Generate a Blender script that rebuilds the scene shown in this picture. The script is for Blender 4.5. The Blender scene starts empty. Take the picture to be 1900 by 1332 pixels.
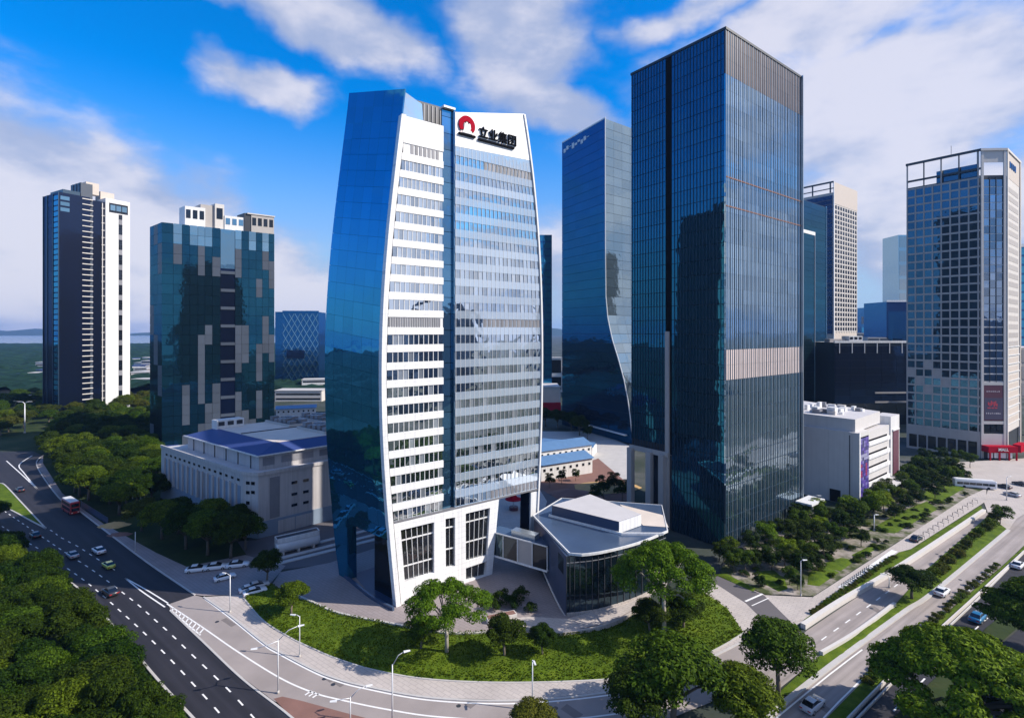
import bpy, bmesh, math, random
import numpy as np
from mathutils import Vector, Matrix
random.seed(7); RNG = np.random.default_rng(7)
R = math.radians
scene = bpy.context.scene
COL = scene.collection

# ---------------------------------------------------------------- camera
CAMH, F, CX, HY = 60.0, 971.0, 950.0, 615.0      # metres above ground, focal length / principal point in photo pixels
cam = bpy.data.cameras.new('camera')
cam.sensor_width = 36.0; cam.sensor_fit = 'HORIZONTAL'
cam.lens = 36.0 * F / 1900.0
cam.shift_y = -(666.0 - HY) / 1900.0
cam.clip_start = 0.5; cam.clip_end = 40000
cam_ob = bpy.data.objects.new('camera', cam); COL.objects.link(cam_ob)
cam_ob.location = (0, 0, CAMH); cam_ob.rotation_euler = (R(90), 0, 0)
scene.camera = cam_ob

# ---------------------------------------------------------------- light and sky
SUN_EL = 37.0
SUN_V = Vector((0.985, -0.17, 0)).normalized()    # horizontal direction towards the sun
sun_dir = Vector((SUN_V.x * math.cos(R(SUN_EL)), SUN_V.y * math.cos(R(SUN_EL)), math.sin(R(SUN_EL))))
sl = bpy.data.lights.new('sun', 'SUN'); sl.energy = 5.0; sl.angle = R(0.5); sl.color = (1.0, 0.92, 0.82)
so = bpy.data.objects.new('sun', sl); COL.objects.link(so)
so.rotation_euler = (-sun_dir).to_track_quat('-Z', 'Y').to_euler()
so.location = (120, -40, 300)

world = bpy.data.worlds.new('World'); scene.world = world; world.use_nodes = True
wt = world.node_tree; wt.nodes.clear()
def wn(t, **k):
    n = wt.nodes.new(t)
    for a, b in k.items(): setattr(n, a, b)
    return n
def wl(a, b): wt.links.new(a, b)
def wmath(op, a, b=None, c=None, clamp=False):
    n = wn('ShaderNodeMath', operation=op, use_clamp=clamp)
    for i, v in enumerate((a, b, c)):
        if v is None: continue
        if hasattr(v, 'is_linked') or hasattr(v, 'links'): wl(v, n.inputs[i])
        else: n.inputs[i].default_value = v
    return n.outputs[0]
sky = wn('ShaderNodeTexSky'); sky.sky_type = 'NISHITA'; sky.sun_disc = False
sky.sun_elevation = R(SUN_EL); sky.sun_rotation = math.atan2(SUN_V.x, SUN_V.y)
sky.air_density = 1.0; sky.dust_density = 0.6; sky.ozone_density = 3.0
hs = wn('ShaderNodeHueSaturation'); hs.inputs['Saturation'].default_value = 1.75; hs.inputs['Value'].default_value = 1.0
wl(sky.outputs[0], hs.inputs['Color'])
tc = wn('ShaderNodeTexCoord'); nrm = wn('ShaderNodeVectorMath', operation='NORMALIZE'); wl(tc.outputs['Generated'], nrm.inputs[0])
sep = wn('ShaderNodeSeparateXYZ'); wl(nrm.outputs[0], sep.inputs[0])
az = wmath('ARCTAN2', sep.outputs[0], sep.outputs[1])
el = wmath('ARCSINE', sep.outputs[2])
# clouds: soft banks placed by azimuth / elevation, broken up by noise in direction space
def dirang(px, py):
    x, z = (px - CX) / F, (HY - py) / F
    return math.atan2(x, 1.0), math.atan2(z, math.hypot(x, 1.0))
wrp = wn('ShaderNodeTexNoise'); wrp.inputs['Scale'].default_value = 5.0; wrp.inputs['Detail'].default_value = 5; wl(nrm.outputs[0], wrp.inputs['Vector'])
wsep = wn('ShaderNodeSeparateColor'); wl(wrp.outputs['Color'], wsep.inputs[0])
azw = wmath('ADD', az, wmath('MULTIPLY', wmath('SUBTRACT', wsep.outputs[0], 0.5), 0.26))
elw = wmath('ADD', el, wmath('MULTIPLY', wmath('SUBTRACT', wsep.outputs[1], 0.5), 0.17))
BANKS = [  # px, py, half-width px, half-height px, slope (radians), weight
    (60, 440, 450, 190, -0.30, 1.6), (430, 540, 330, 120, -0.26, 1.4),
    (505, 155, 125, 52, -0.2, 0.95), (640, 40, 165, 72, -0.28, 1.2), (430, 10, 130, 22, 0.0, 0.5),
    (985, 95, 128, 145, 0.1, 1.3), (1040, 205, 130, 55, -0.15, 1.0), (1120, 300, 120, 55, -0.2, 0.55),
    (1660, 200, 480, 170, 0.05, 1.2), (1480, 70, 330, 80, 0.12, 0.95), (1330, 20, 200, 40, 0.0, 0.8), (1720, 400, 420, 150, 0.0, 1.0), (1090, 480, 170, 110, 0.0, 0.75)]
tot = None
for (px, py, hw, hh, sl_, wgt) in BANKS:
    a0, e0 = dirang(px, py)
    sx = abs(dirang(px + hw, py)[0] - dirang(px - hw, py)[0]) / 2
    sy = abs(dirang(px, py - hh)[1] - dirang(px, py + hh)[1]) / 2
    dx = wmath('SUBTRACT', azw, a0); dy = wmath('SUBTRACT', elw, e0)
    c, s = math.cos(sl_), math.sin(sl_)
    rx = wmath('DIVIDE', wmath('ADD', wmath('MULTIPLY', dx, c), wmath('MULTIPLY', dy, s)), sx)
    ry = wmath('DIVIDE', wmath('SUBTRACT', wmath('MULTIPLY', dy, c), wmath('MULTIPLY', dx, s)), sy)
    d2_ = wmath('ADD', wmath('MULTIPLY', rx, rx), wmath('MULTIPLY', ry, ry))
    g = wmath('MULTIPLY', wmath('EXPONENT', wmath('MULTIPLY', d2_, -0.75)), wgt)
    tot = g if tot is None else wmath('MAXIMUM', tot, g)
# outside the view the same broken cloud goes on, thicker towards the sun's side as in view
cmap = wn('ShaderNodeMapping'); cmap.inputs['Scale'].default_value = (1.0, 1.0, 2.2); wl(nrm.outputs[0], cmap.inputs['Vector'])
n1 = wn('ShaderNodeTexNoise'); n1.inputs['Scale'].default_value = 3.1; n1.inputs['Detail'].default_value = 9; n1.inputs['Roughness'].default_value = 0.52; wl(cmap.outputs[0], n1.inputs['Vector'])
n2 = wn('ShaderNodeTexNoise'); n2.inputs['Scale'].default_value = 8.0; n2.inputs['Detail'].default_value = 7; n2.inputs['Roughness'].default_value = 0.55; wl(cmap.outputs[0], n2.inputs['Vector'])
outv = wmath('SUBTRACT', wmath('ABSOLUTE', az), 0.80); outv = wmath('MULTIPLY', outv, 4.0, clamp=True)
side = wmath('MULTIPLY_ADD', sep.outputs[0], 0.34, 0.52)
wide = wmath('MULTIPLY', wmath('ADD', wmath('MULTIPLY', wmath('SUBTRACT', n1.outputs[0], 0.5), 2.6), side), outv)
tot = wmath('MAXIMUM', tot, wide)
dens = wmath('ADD', tot, wmath('MULTIPLY', wmath('SUBTRACT', n2.outputs[0], 0.5), 0.75))
mr = wn('ShaderNodeMapRange', interpolation_type='SMOOTHSTEP'); wl(dens, mr.inputs[0])
mr.inputs[1].default_value = 0.26; mr.inputs[2].default_value = 0.80; mr.inputs[3].default_value = 0.0; mr.inputs[4].default_value = 0.93
# shading of the clouds: thick cores a little greyer, sunward side whiter
core = wn('ShaderNodeMapRange', interpolation_type='SMOOTHSTEP'); wl(wmath('ADD', wmath('MULTIPLY', dens, 0.6), wmath('ADD', wmath('MULTIPLY', wmath('SUBTRACT', n1.outputs[0], 0.5), 2.0), wmath('MULTIPLY_ADD', wmath('SUBTRACT', n2.outputs[0], 0.5), 1.3, 0.3))), core.inputs[0])
core.inputs[1].default_value = 0.45; core.inputs[2].default_value = 1.15
cc = wn('ShaderNodeMix', data_type='RGBA'); wl(core.outputs[0], cc.inputs[0])
cc.inputs[6].default_value = (3.7, 4.4, 6.4, 1); cc.inputs[7].default_value = (6.9, 6.9, 7.9, 1)
# pale air towards the horizon
hz = wn('ShaderNodeMapRange', interpolation_type='SMOOTHSTEP'); wl(sep.outputs[2], hz.inputs[0])
hz.inputs[1].default_value = 0.02; hz.inputs[2].default_value = 0.40; hz.inputs[3].default_value = 0.95; hz.inputs[4].default_value = 0.0
SKYBLUE = wn('ShaderNodeMix', data_type='RGBA', blend_type='MULTIPLY'); SKYBLUE.inputs[0].default_value = 1.0
wl(hs.outputs[0], SKYBLUE.inputs[6]); SKYBLUE.inputs[7].default_value = (0.14, 1.85, 2.15, 1)
hm = wn('ShaderNodeMix', data_type='RGBA'); wl(hz.outputs[0], hm.inputs[0]); wl(SKYBLUE.outputs[2], hm.inputs[6]); hm.inputs[7].default_value = (3.9, 5.0, 7.2, 1)
cm = wn('ShaderNodeMix', data_type='RGBA'); wl(mr.outputs[0], cm.inputs[0]); wl(hm.outputs[2], cm.inputs[6]); wl(cc.outputs[2], cm.inputs[7])
bg = wn('ShaderNodeBackground'); bg.inputs['Strength'].default_value = 0.085
wl(cm.outputs[2], bg.inputs['Color'])
wo = wn('ShaderNodeOutputWorld'); wl(bg.outputs[0], wo.inputs[0])

vs = scene.view_settings
vs.view_transform = 'Standard'; vs.look = 'None'; vs.gamma = 1.0; vs.exposure = 0.40
vs.use_curve_mapping = False
scene.render.engine = 'CYCLES'
scene.cycles.use_denoising = True
scene.cycles.max_bounces = 6; scene.cycles.diffuse_bounces = 2; scene.cycles.glossy_bounces = 4
scene.cycles.transmission_bounces = 3; scene.cycles.transparent_max_bounces = 6
scene.cycles.caustics_reflective = False; scene.cycles.caustics_refractive = False
scene.cycles.sample_clamp_indirect = 4.0

# ---------------------------------------------------------------- helpers
def G(px, py, z=0.0):
    """photo pixel of a ground point -> place on the ground"""
    Y = F * (CAMH - z) / (py - HY)
    return ((px - CX) / F * Y, Y)
def ZAT(py, Y): return CAMH - (py - HY) * Y / F
def hit(px, p, d):
    """distance along ground line p + s*d at which it crosses the photo column px"""
    t = (px - CX) / F
    return (p[0] - t * p[1]) / (t * d[1] - d[0])
def add2(p, d, s): return (p[0] + d[0] * s, p[1] + d[1] * s)
def unit(d):
    l = math.hypot(*d); return (d[0] / l, d[1] / l)
D1 = unit((-750, 971)); D2 = unit((1257, 971))      # the district's street grid

def link(o, parent=None):
    COL.objects.link(o)
    if parent is not None: o.parent = parent
    return o
def tag(o, label=None, cat=None, group=None, kind=None):
    if label: o['label'] = label
    if cat: o['category'] = cat
    if group: o['group'] = group
    if kind: o['kind'] = kind
    return o
def thing(name, label, cat, loc=(0, 0, 0), rz=0, group=None):
    o = bpy.data.objects.new(name, None); o.empty_display_size = 0.5
    o.location = loc; o.rotation_euler = (0, 0, rz)
    COL.objects.link(o); tag(o, label, cat, group)
    return o
def rawmesh(name, vs_, fs_, mats, midx=None, smooth=False):
    me = bpy.data.meshes.new(name)
    me.from_pydata([tuple(v) for v in vs_], [], [tuple(f) for f in fs_])
    if not isinstance(mats, (list, tuple)): mats = [mats]
    for m in mats: me.materials.append(m)
    if midx is not None: me.polygons.foreach_set('material_index', midx)
    if smooth: me.polygons.foreach_set('use_smooth', [True] * len(me.polygons))
    me.update(); return me
class MB:
    def __init__(s): s.v = []; s.f = []; s.m = []
    def quad(s, a, b, c, d, m=0):
        i = len(s.v); s.v += [a, b, c, d]; s.f.append((i, i + 1, i + 2, i + 3)); s.m.append(m)
    def poly(s, pts, m=0):
        i = len(s.v); s.v += list(pts); s.f.append(tuple(range(i, i + len(pts)))); s.m.append(m)
    def hexa(s, p, m=0):
        """p: 8 points, bottom loop 0-3 then top loop 4-7, counter-clockwise from above"""
        i = len(s.v); s.v += list(p)
        for q in ((3, 2, 1, 0), (4, 5, 6, 7), (0, 1, 5, 4), (1, 2, 6, 5), (2, 3, 7, 6), (3, 0, 4, 7)):
            s.f.append(tuple(i + k for k in q)); s.m.append(m)
    def box(s, x0, x1, y0, y1, z0, z1, m=0):
        s.hexa([(x0, y0, z0), (x1, y0, z0), (x1, y1, z0), (x0, y1, z0), (x0, y0, z1), (x1, y0, z1), (x1, y1, z1), (x0, y1, z1)], m)
    def prism(s, foot, z0, z1, m=0, mtop=None):
        n = len(foot); i = len(s.v)
        s.v += [(p[0], p[1], z0) for p in foot] + [(p[0], p[1], z1) for p in foot]
        for k in range(n):
            s.f.append((i + k, i + (k + 1) % n, i + n + (k + 1) % n, i + n + k)); s.m.append(m)
        s.f.append(tuple(i + n + k for k in range(n))); s.m.append(m if mtop is None else mtop)
        s.f.append(tuple(i + n - 1 - k for k in range(n))); s.m.append(m)
    def tube(s, pts, r0, r1=None, n=8, m=0):
        r1 = r0 if r1 is None else r1; rings = []
        pts = [Vector(p) for p in pts]
        for k, p in enumerate(pts):
            d = (pts[min(k + 1, len(pts) - 1)] - pts[max(k - 1, 0)]).normalized()
            a = d.orthogonal().normalized() if abs(d.z) < 0.95 else Vector((1, 0, 0)); a = (a - d * a.dot(d)).normalized(); b = d.cross(a)
            r = r0 + (r1 - r0) * k / max(1, len(pts) - 1); i = len(s.v)
            s.v += [tuple(p + a * r * math.cos(2 * math.pi * j / n) + b * r * math.sin(2 * math.pi * j / n)) for j in range(n)]
            rings.append(i)
        for a, b in zip(rings, rings[1:]):
            for j in range(n): s.f.append((a + j, a + (j + 1) % n, b + (j + 1) % n, b + j)); s.m.append(m)
        s.f.append(tuple(rings[0] + n - 1 - j for j in range(n))); s.m.append(m)
        s.f.append(tuple(rings[-1] + j for j in range(n))); s.m.append(m)
    def mesh(s, name, mats, smooth=False): return rawmesh(name, s.v, s.f, mats, s.m if isinstance(mats, (list, tuple)) else None, smooth)
    def build(s, name, mats, parent=None, smooth=False, local=True):
        """vertices are in world space; they are re-expressed from the parent's base"""
        if parent is not None and local:
            r = root_of(parent)
            lx, ly, lz = r.location; s.v = [(a - lx, b - ly, c - lz) for a, b, c in s.v]
        return link(bpy.data.objects.new(name, s.mesh(name, mats, smooth)), parent)
def root_of(o):
    while o.parent is not None: o = o.parent
    return o
_SH = {}
def shared_box(key, w, d, h, mat, name):
    """box centred on x, y in [-d, 0] (outward is -y), z from 0"""
    k = (key, round(w, 3), round(d, 3), round(h, 3), mat.name)
    if k not in _SH:
        b = MB(); b.box(-w / 2, w / 2, -d, 0, 0, h); _SH[k] = b.mesh(name, mat)
    return _SH[k]
def place(name, me, parent, loc, rz=0):
    o = bpy.data.objects.new(name, me); r = root_of(parent).location
    o.location = (loc[0] - r[0], loc[1] - r[1], loc[2] - r[2]); o.rotation_euler = (0, 0, rz)
    return link(o, parent)
class Face:
    """a vertical wall face from p0 to p1 (outward side on the right when walking p0 -> p1)"""
    def __init__(s, th, p0, p1):
        s.th = th; s.p0 = p0; s.e = unit((p1[0] - p0[0], p1[1] - p0[1])); s.w = math.hypot(p1[0] - p0[0], p1[1] - p0[1])
        s.n = (s.e[1], -s.e[0]); s.rz = math.atan2(s.e[1], s.e[0])
    def pt(s, a, z, off=0.0): return (s.p0[0] + s.e[0] * a + s.n[0] * off, s.p0[1] + s.e[1] * a + s.n[1] * off, z)
    def boxpart(s, name, mat, a0, a1, z0, z1, d, off=0.0):
        """a piece standing d proud of the wall plane (+off)"""
        o = place(name, shared_box(name, a1 - a0, d, z1 - z0, mat, name), s.th, s.pt((a0 + a1) / 2, z0, off), s.rz)
        if 'glass' in name or 'pane' in name: o.rotation_euler = (random.gauss(0, .0022), 0, s.rz + random.gauss(0, .0022))   # panes never sit dead true
        return o
    def add(s, mb, a0, a1, z0, z1, d, off=0.0, m=0):
        q = [s.pt(a0, z0, off + d), s.pt(a1, z0, off + d), s.pt(a1, z0, off), s.pt(a0, z0, off)]
        mb.hexa(q + [(x, y, z1) for x, y, _ in q], m)
def pane_grid(face, name, mats, a0, a1, z0, z1, nc, nr, fw, fh, d=0.06, off=0.0, cap=300, pick=None, skip=None, bottom=True):
    """a grid of panes: the ones that show largest are objects, the rest one joined part"""
    cw, rh = (a1 - a0) / nc, (z1 - z0) / nr
    rest = MB(); cnt = 0
    cells = [(r, c) for r in range(nr) for c in range(nc)]
    for (r, c) in cells:
        if skip and skip(r, c): continue
        x0 = a0 + cw * (c + (1 - fw) / 2); x1 = x0 + cw * fw
        y0 = z0 + rh * (r + (1 - fh) / 2); y1 = y0 + rh * fh
        m = pick(r, c) if pick else 0
        if cnt < cap:
            face.boxpart(name, mats[m], x0, x1, y0, y1, d, off); cnt += 1
        else: face.add(rest, x0, x1, y0, y1, d, off, m)
    if rest.v: tag(rest.build(name + '_field', mats, face.th), kind='stuff')

# ---------------------------------------------------------------- materials
def mat_nodes(name):
    m = bpy.data.materials.new(name); m.use_nodes = True; nt = m.node_tree; nt.nodes.clear()
    out = nt.nodes.new('ShaderNodeOutputMaterial')
    def N(t, **k):
        n = nt.nodes.new(t)
        for a, b in k.items(): setattr(n, a, b)
        return n
    return m, nt, N, (lambda a, b: nt.links.new(a, b)), out
def plain(name, col, rough=0.6, var=0.10, scale=0.6, metal=0.0, bump=0.0, spec=0.5, objvar=0.0, detail=6, tiles=0.0, streak=0.0, cladding=None, lane=None):
    """painted / stone / asphalt surface with patchy wear"""
    m, nt, N, L, out = mat_nodes(name)
    b = N('ShaderNodeBsdfPrincipled'); L(b.outputs[0], out.inputs[0])
    b.inputs['Roughness'].default_value = rough; b.inputs['Metallic'].default_value = metal
    b.inputs['Specular IOR Level'].default_value = spec
    geo = N('ShaderNodeNewGeometry')
    n = N('ShaderNodeTexNoise'); n.inputs['Scale'].default_value = scale; n.inputs['Detail'].default_value = detail; n.inputs['Roughness'].default_value = 0.62
    L(geo.outputs['Position'], n.inputs['Vector'])
    mx = N('ShaderNodeMix', data_type='RGBA'); L(n.outputs[0], mx.inputs[0])
    mx.inputs[6].default_value = tuple(c * (1 - 2 * var) for c in col) + (1,); mx.inputs[7].default_value = tuple(min(1, c * (1 + 2 * var)) for c in col) + (1,)
    src = mx.outputs[2]
    if objvar:
        oi = N('ShaderNodeObjectInfo'); mp = N('ShaderNodeMapRange'); L(oi.outputs['Random'], mp.inputs[0])
        mp.inputs[3].default_value = 1 - objvar; mp.inputs[4].default_value = 1 + objvar
        mu = N('ShaderNodeMix', data_type='RGBA', blend_type='MULTIPLY'); mu.inputs[0].default_value = 1; L(src, mu.inputs[6]); L(mp.outputs[0], mu.inputs[7]); src = mu.outputs[2]
    if tiles:
        bt_ = N('ShaderNodeTexBrick'); bt_.inputs['Scale'].default_value = 1.0; bt_.inputs['Brick Width'].default_value = tiles; bt_.inputs['Row Height'].default_value = tiles * .5; bt_.inputs['Mortar Size'].default_value = .05
        bt_.inputs['Color1'].default_value = (1, 1, 1, 1); bt_.inputs['Color2'].default_value = (.93, .93, .94, 1); bt_.inputs['Mortar'].default_value = (.74, .74, .75, 1)
        mpn = N('ShaderNodeMapping'); mpn.inputs['Rotation'].default_value = (0, 0, R(37)); L(geo.outputs['Position'], mpn.inputs['Vector']); L(mpn.outputs[0], bt_.inputs['Vector'])
        mu = N('ShaderNodeMix', data_type='RGBA', blend_type='MULTIPLY'); mu.inputs[0].default_value = 1; L(src, mu.inputs[6]); L(bt_.outputs[0], mu.inputs[7]); src = mu.outputs[2]
    if cladding:      # joints between the cladding sheets of the white face
        sx_ = N('ShaderNodeSeparateXYZ'); L(geo.outputs['Position'], sx_.inputs[0])
        dt_ = N('ShaderNodeVectorMath', operation='DOT_PRODUCT'); L(geo.outputs['Position'], dt_.inputs[0]); dt_.inputs[1].default_value = (0.80, 0.60, 0)
        cbn = N('ShaderNodeCombineXYZ'); L(dt_.outputs['Value'], cbn.inputs[0]); L(sx_.outputs[2], cbn.inputs[1])
        bt_ = N('ShaderNodeTexBrick'); bt_.inputs['Scale'].default_value = 1.0; bt_.inputs['Brick Width'].default_value = cladding[0]; bt_.inputs['Row Height'].default_value = cladding[1]; bt_.inputs['Mortar Size'].default_value = .03; bt_.offset = 0
        bt_.inputs['Color1'].default_value = (1, 1, 1, 1); bt_.inputs['Color2'].default_value = (.93, .93, .94, 1); bt_.inputs['Mortar'].default_value = (.70, .70, .72, 1); L(cbn.outputs[0], bt_.inputs['Vector'])
        mu = N('ShaderNodeMix', data_type='RGBA', blend_type='MULTIPLY'); mu.inputs[0].default_value = 1; L(src, mu.inputs[6]); L(bt_.outputs[0], mu.inputs[7]); src = mu.outputs[2]
    if lane is not None:   # tyre wear drawn out along the road
        mpn = N('ShaderNodeMapping'); mpn.vector_type = 'TEXTURE'; mpn.inputs['Rotation'].default_value = (0, 0, lane); mpn.inputs['Scale'].default_value = (45, 1.3, 1); L(geo.outputs['Position'], mpn.inputs['Vector'])
        n4 = N('ShaderNodeTexNoise'); n4.inputs['Scale'].default_value = 1.0; n4.inputs['Detail'].default_value = 5; L(mpn.outputs[0], n4.inputs['Vector'])
        rg = N('ShaderNodeMapRange'); L(n4.outputs[0], rg.inputs[0]); rg.inputs[1].default_value = .3; rg.inputs[2].default_value = .7; rg.inputs[3].default_value = .72; rg.inputs[4].default_value = 1.25
        mu = N('ShaderNodeMix', data_type='RGBA', blend_type='MULTIPLY'); mu.inputs[0].default_value = 1; L(src, mu.inputs[6]); L(rg.outputs[0], mu.inputs[7]); src = mu.outputs[2]
    if streak:
        mpn = N('ShaderNodeMapping'); mpn.inputs['Scale'].default_value = (1.6, 1.6, .05); L(geo.outputs['Position'], mpn.inputs['Vector'])
        n4 = N('ShaderNodeTexNoise'); n4.inputs['Scale'].default_value = 1.0; n4.inputs['Detail'].default_value = 6; L(mpn.outputs[0], n4.inputs['Vector'])
        rg = N('ShaderNodeMapRange'); L(n4.outputs[0], rg.inputs[0]); rg.inputs[1].default_value = .45; rg.inputs[2].default_value = .75; rg.inputs[3].default_value = 1.0; rg.inputs[4].default_value = 1 - streak
        mu = N('ShaderNodeMix', data_type='RGBA', blend_type='MULTIPLY'); mu.inputs[0].default_value = 1; L(src, mu.inputs[6]); L(rg.outputs[0], mu.inputs[7]); src = mu.outputs[2]
    L(src, b.inputs['Base Color'])
    if bump:
        n3 = N('ShaderNodeTexNoise'); n3.inputs['Scale'].default_value = scale * 9; n3.inputs['Detail'].default_value = 5; L(geo.outputs['Position'], n3.inputs['Vector'])
        bp = N('ShaderNodeBump'); bp.inputs['Strength'].default_value = bump; bp.inputs['Distance'].default_value = 0.05; L(n3.outputs[0], bp.inputs['Height']); L(bp.outputs[0], b.inputs['Normal'])
    return m
def glass(name, body, tint, r0=0.35, rough=0.03, warp=0.012, objvar=0.25, ior=1.55, bodyrough=0.4, var=0.0):
    """coated facade glass: dark tinted body, mirror coat whose strength grows at grazing angles, slightly warped panes"""
    m, nt, N, L, out = mat_nodes(name)
    geo = N('ShaderNodeNewGeometry'); oi = N('ShaderNodeObjectInfo')
    d = N('ShaderNodeBsdfPrincipled'); d.inputs['Roughness'].default_value = bodyrough; d.inputs['Specular IOR Level'].default_value = 0.2
    g = N('ShaderNodeBsdfGlossy'); g.inputs['Roughness'].default_value = rough
    mp = N('ShaderNodeMapRange'); L(oi.outputs['Random'], mp.inputs[0]); mp.inputs[3].default_value = 1 - objvar; mp.inputs[4].default_value = 1 + objvar
    for col, sock in ((body, d.inputs['Base Color']), (tint, g.inputs['Color'])):
        mu = N('ShaderNodeMix', data_type='RGBA', blend_type='MULTIPLY'); mu.inputs[0].default_value = 1; mu.inputs[6].default_value = tuple(col) + (1,); L(mp.outputs[0], mu.inputs[7]); L(mu.outputs[2], sock)
    fr = N('ShaderNodeFresnel'); fr.inputs['IOR'].default_value = ior
    f2 = N('ShaderNodeMapRange'); L(fr.outputs[0], f2.inputs[0]); f2.inputs[1].default_value = 0.03; f2.inputs[2].default_value = 0.9; f2.inputs[3].default_value = r0; f2.inputs[4].default_value = 1.0
    n = N('ShaderNodeTexNoise'); n.inputs['Scale'].default_value = 0.22; n.inputs['Detail'].default_value = 2; L(geo.outputs['Position'], n.inputs['Vector'])
    bp = N('ShaderNodeBump'); bp.inputs['Strength'].default_value = 1.0; bp.inputs['Distance'].default_value = warp * 4; L(n.outputs[0], bp.inputs['Height'])
    L(bp.outputs[0], g.inputs['Normal'])
    mx = N('ShaderNodeMixShader'); L(f2.outputs[0], mx.inputs[0]); L(d.outputs[0], mx.inputs[1]); L(g.outputs[0], mx.inputs[2]); L(mx.outputs[0], out.inputs[0])
    return m
def leaf(name, dark, light, objvar=0.18, trans=0.25, hue=0.02):
    m, nt, N, L, out = mat_nodes(name)
    geo = N('ShaderNodeNewGeometry'); oi = N('ShaderNodeObjectInfo')
    mx = N('ShaderNodeMix', data_type='RGBA'); L(geo.outputs['Random Per Island'], mx.inputs[0]); mx.inputs[6].default_value = tuple(dark) + (1,); mx.inputs[7].default_value = tuple(light) + (1,)
    h = N('ShaderNodeHueSaturation')
    a = N('ShaderNodeMapRange'); L(oi.outputs['Random'], a.inputs[0]); a.inputs[3].default_value = 1 - objvar; a.inputs[4].default_value = 1 + objvar; L(a.outputs[0], h.inputs['Value'])
    a2 = N('ShaderNodeMapRange'); L(oi.outputs['Random'], a2.inputs[0]); a2.inputs[3].default_value = 0.5 + hue; a2.inputs[4].default_value = 0.5 - hue; L(a2.outputs[0], h.inputs['Hue'])
    L(mx.outputs[2], h.inputs['Color'])
    d = N('ShaderNodeBsdfPrincipled'); d.inputs['Roughness'].default_value = 0.6; d.inputs['Specular IOR Level'].default_value = 0.06; L(h.outputs[0], d.inputs['Base Color'])
    t = N('ShaderNodeBsdfTranslucent'); mu = N('ShaderNodeMix', data_type='RGBA', blend_type='MULTIPLY'); mu.inputs[0].default_value = 1; L(h.outputs[0], mu.inputs[6]); mu.inputs[7].default_value = (1.3, 1.2, 0.5, 1); L(mu.outputs[2], t.inputs[0])
    ms = N('ShaderNodeMixShader'); ms.inputs[0].default_value = trans; L(d.outputs[0], ms.inputs[1]); L(t.outputs[0], ms.inputs[2]); L(ms.outputs[0], out.inputs[0])
    return m
def ground_mat(name, cols, scale, rough=0.9, bump=0.4, scale2=None):
    """mottled ground from several colours"""
    m, nt, N, L, out = mat_nodes(name)
    b = N('ShaderNodeBsdfPrincipled'); b.inputs['Roughness'].default_value = rough; b.inputs['Specular IOR Level'].default_value = 0.15; L(b.outputs[0], out.inputs[0])
    geo = N('ShaderNodeNewGeometry')
    n = N('ShaderNodeTexNoise'); n.inputs['Scale'].default_value = scale; n.inputs['Detail'].default_value = 8; n.inputs['Roughness'].default_value = 0.65; L(geo.outputs['Position'], n.inputs['Vector'])
    rp = N('ShaderNodeValToRGB'); L(n.outputs[0], rp.inputs[0])
    while len(rp.color_ramp.elements) < len(cols): rp.color_ramp.elements.new(0.5)
    for i, c in enumerate(cols):
        rp.color_ramp.elements[i].position = 0.32 + 0.36 * i / (len(cols) - 1); rp.color_ramp.elements[i].color = tuple(c) + (1,)
    L(rp.outputs[0], b.inputs['Base Color'])
    n2 = N('ShaderNodeTexNoise'); n2.inputs['Scale'].default_value = scale2 or scale * 8; n2.inputs['Detail'].default_value = 6; L(geo.outputs['Position'], n2.inputs['Vector'])
    bp = N('ShaderNodeBump'); bp.inputs['Strength'].default_value = bump; bp.inputs['Distance'].default_value = 0.15; L(n2.outputs[0], bp.inputs['Height']); L(bp.outputs[0], b.inputs['Normal'])
    return m
M = {}
M['white'] = plain('white_cladding', (0.80, 0.80, 0.80), 0.42, 0.03, 0.25, streak=0.16, cladding=(2.4, 1.25))
M['white_panel'] = plain('white_panel', (0.72, 0.72, 0.72), 0.4, 0.04, 0.25, objvar=0.05, streak=0.18)
M['pale_glass'] = glass('pale_spandrel_glass', (0.34, 0.41, 0.50), (0.82, 0.91, 1.0), r0=0.34, rough=0.06, objvar=0.10)
M['grey_metal'] = plain('grey_metal', (0.32, 0.34, 0.37), 0.45, 0.08, 0.5, 0.3)
M['dark_metal'] = plain('dark_metal', (0.035, 0.04, 0.05), 0.45, 0.1, 0.5, 0.2)
M['recess_glass'] = glass('recess_glass', (0.02, 0.06, 0.12), (0.16, 0.38, 0.58), r0=0.5, rough=0.03, objvar=0.2)
M['hero_blind'] = glass('office_window_with_blind', (0.26, 0.29, 0.33), (0.80, 0.90, 1.0), r0=0.40, rough=0.03, warp=0.02, objvar=0.25)
M['louver'] = plain('louver_grey', (0.20, 0.20, 0.22), 0.5, 0.08, 1.0, objvar=0.2)
M['louver_dark'] = plain('louver_dark', (0.05, 0.052, 0.06), 0.5, 0.08, 1.0, objvar=0.2)
M['hero_side'] = glass('deep_blue_glass', (0.005, 0.080, 0.15), (0.06, 0.37, 0.60), r0=0.62, rough=0.025, warp=0.010, objvar=0.06)
M['hero_win'] = glass('office_window_glass', (0.014, 0.022, 0.034), (0.84, 0.93, 1.0), r0=0.72, rough=0.02, warp=0.02, objvar=0.30)
M['hero_curtain'] = glass('curtain_window_glass', (0.018, 0.032, 0.052), (0.82, 0.92, 1.0), r0=0.76, rough=0.02, warp=0.02, objvar=0.25)
M['portal_glass'] = glass('lobby_glass', (0.012, 0.013, 0.014), (0.30, 0.32, 0.35), r0=0.30, rough=0.02, warp=0.03, objvar=0.1)
M['h_left'] = glass('dark_tower_glass', (0.002, 0.024, 0.050), (0.028, 0.20, 0.31), r0=0.55, rough=0.03, warp=0.012, objvar=0.07)
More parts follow.
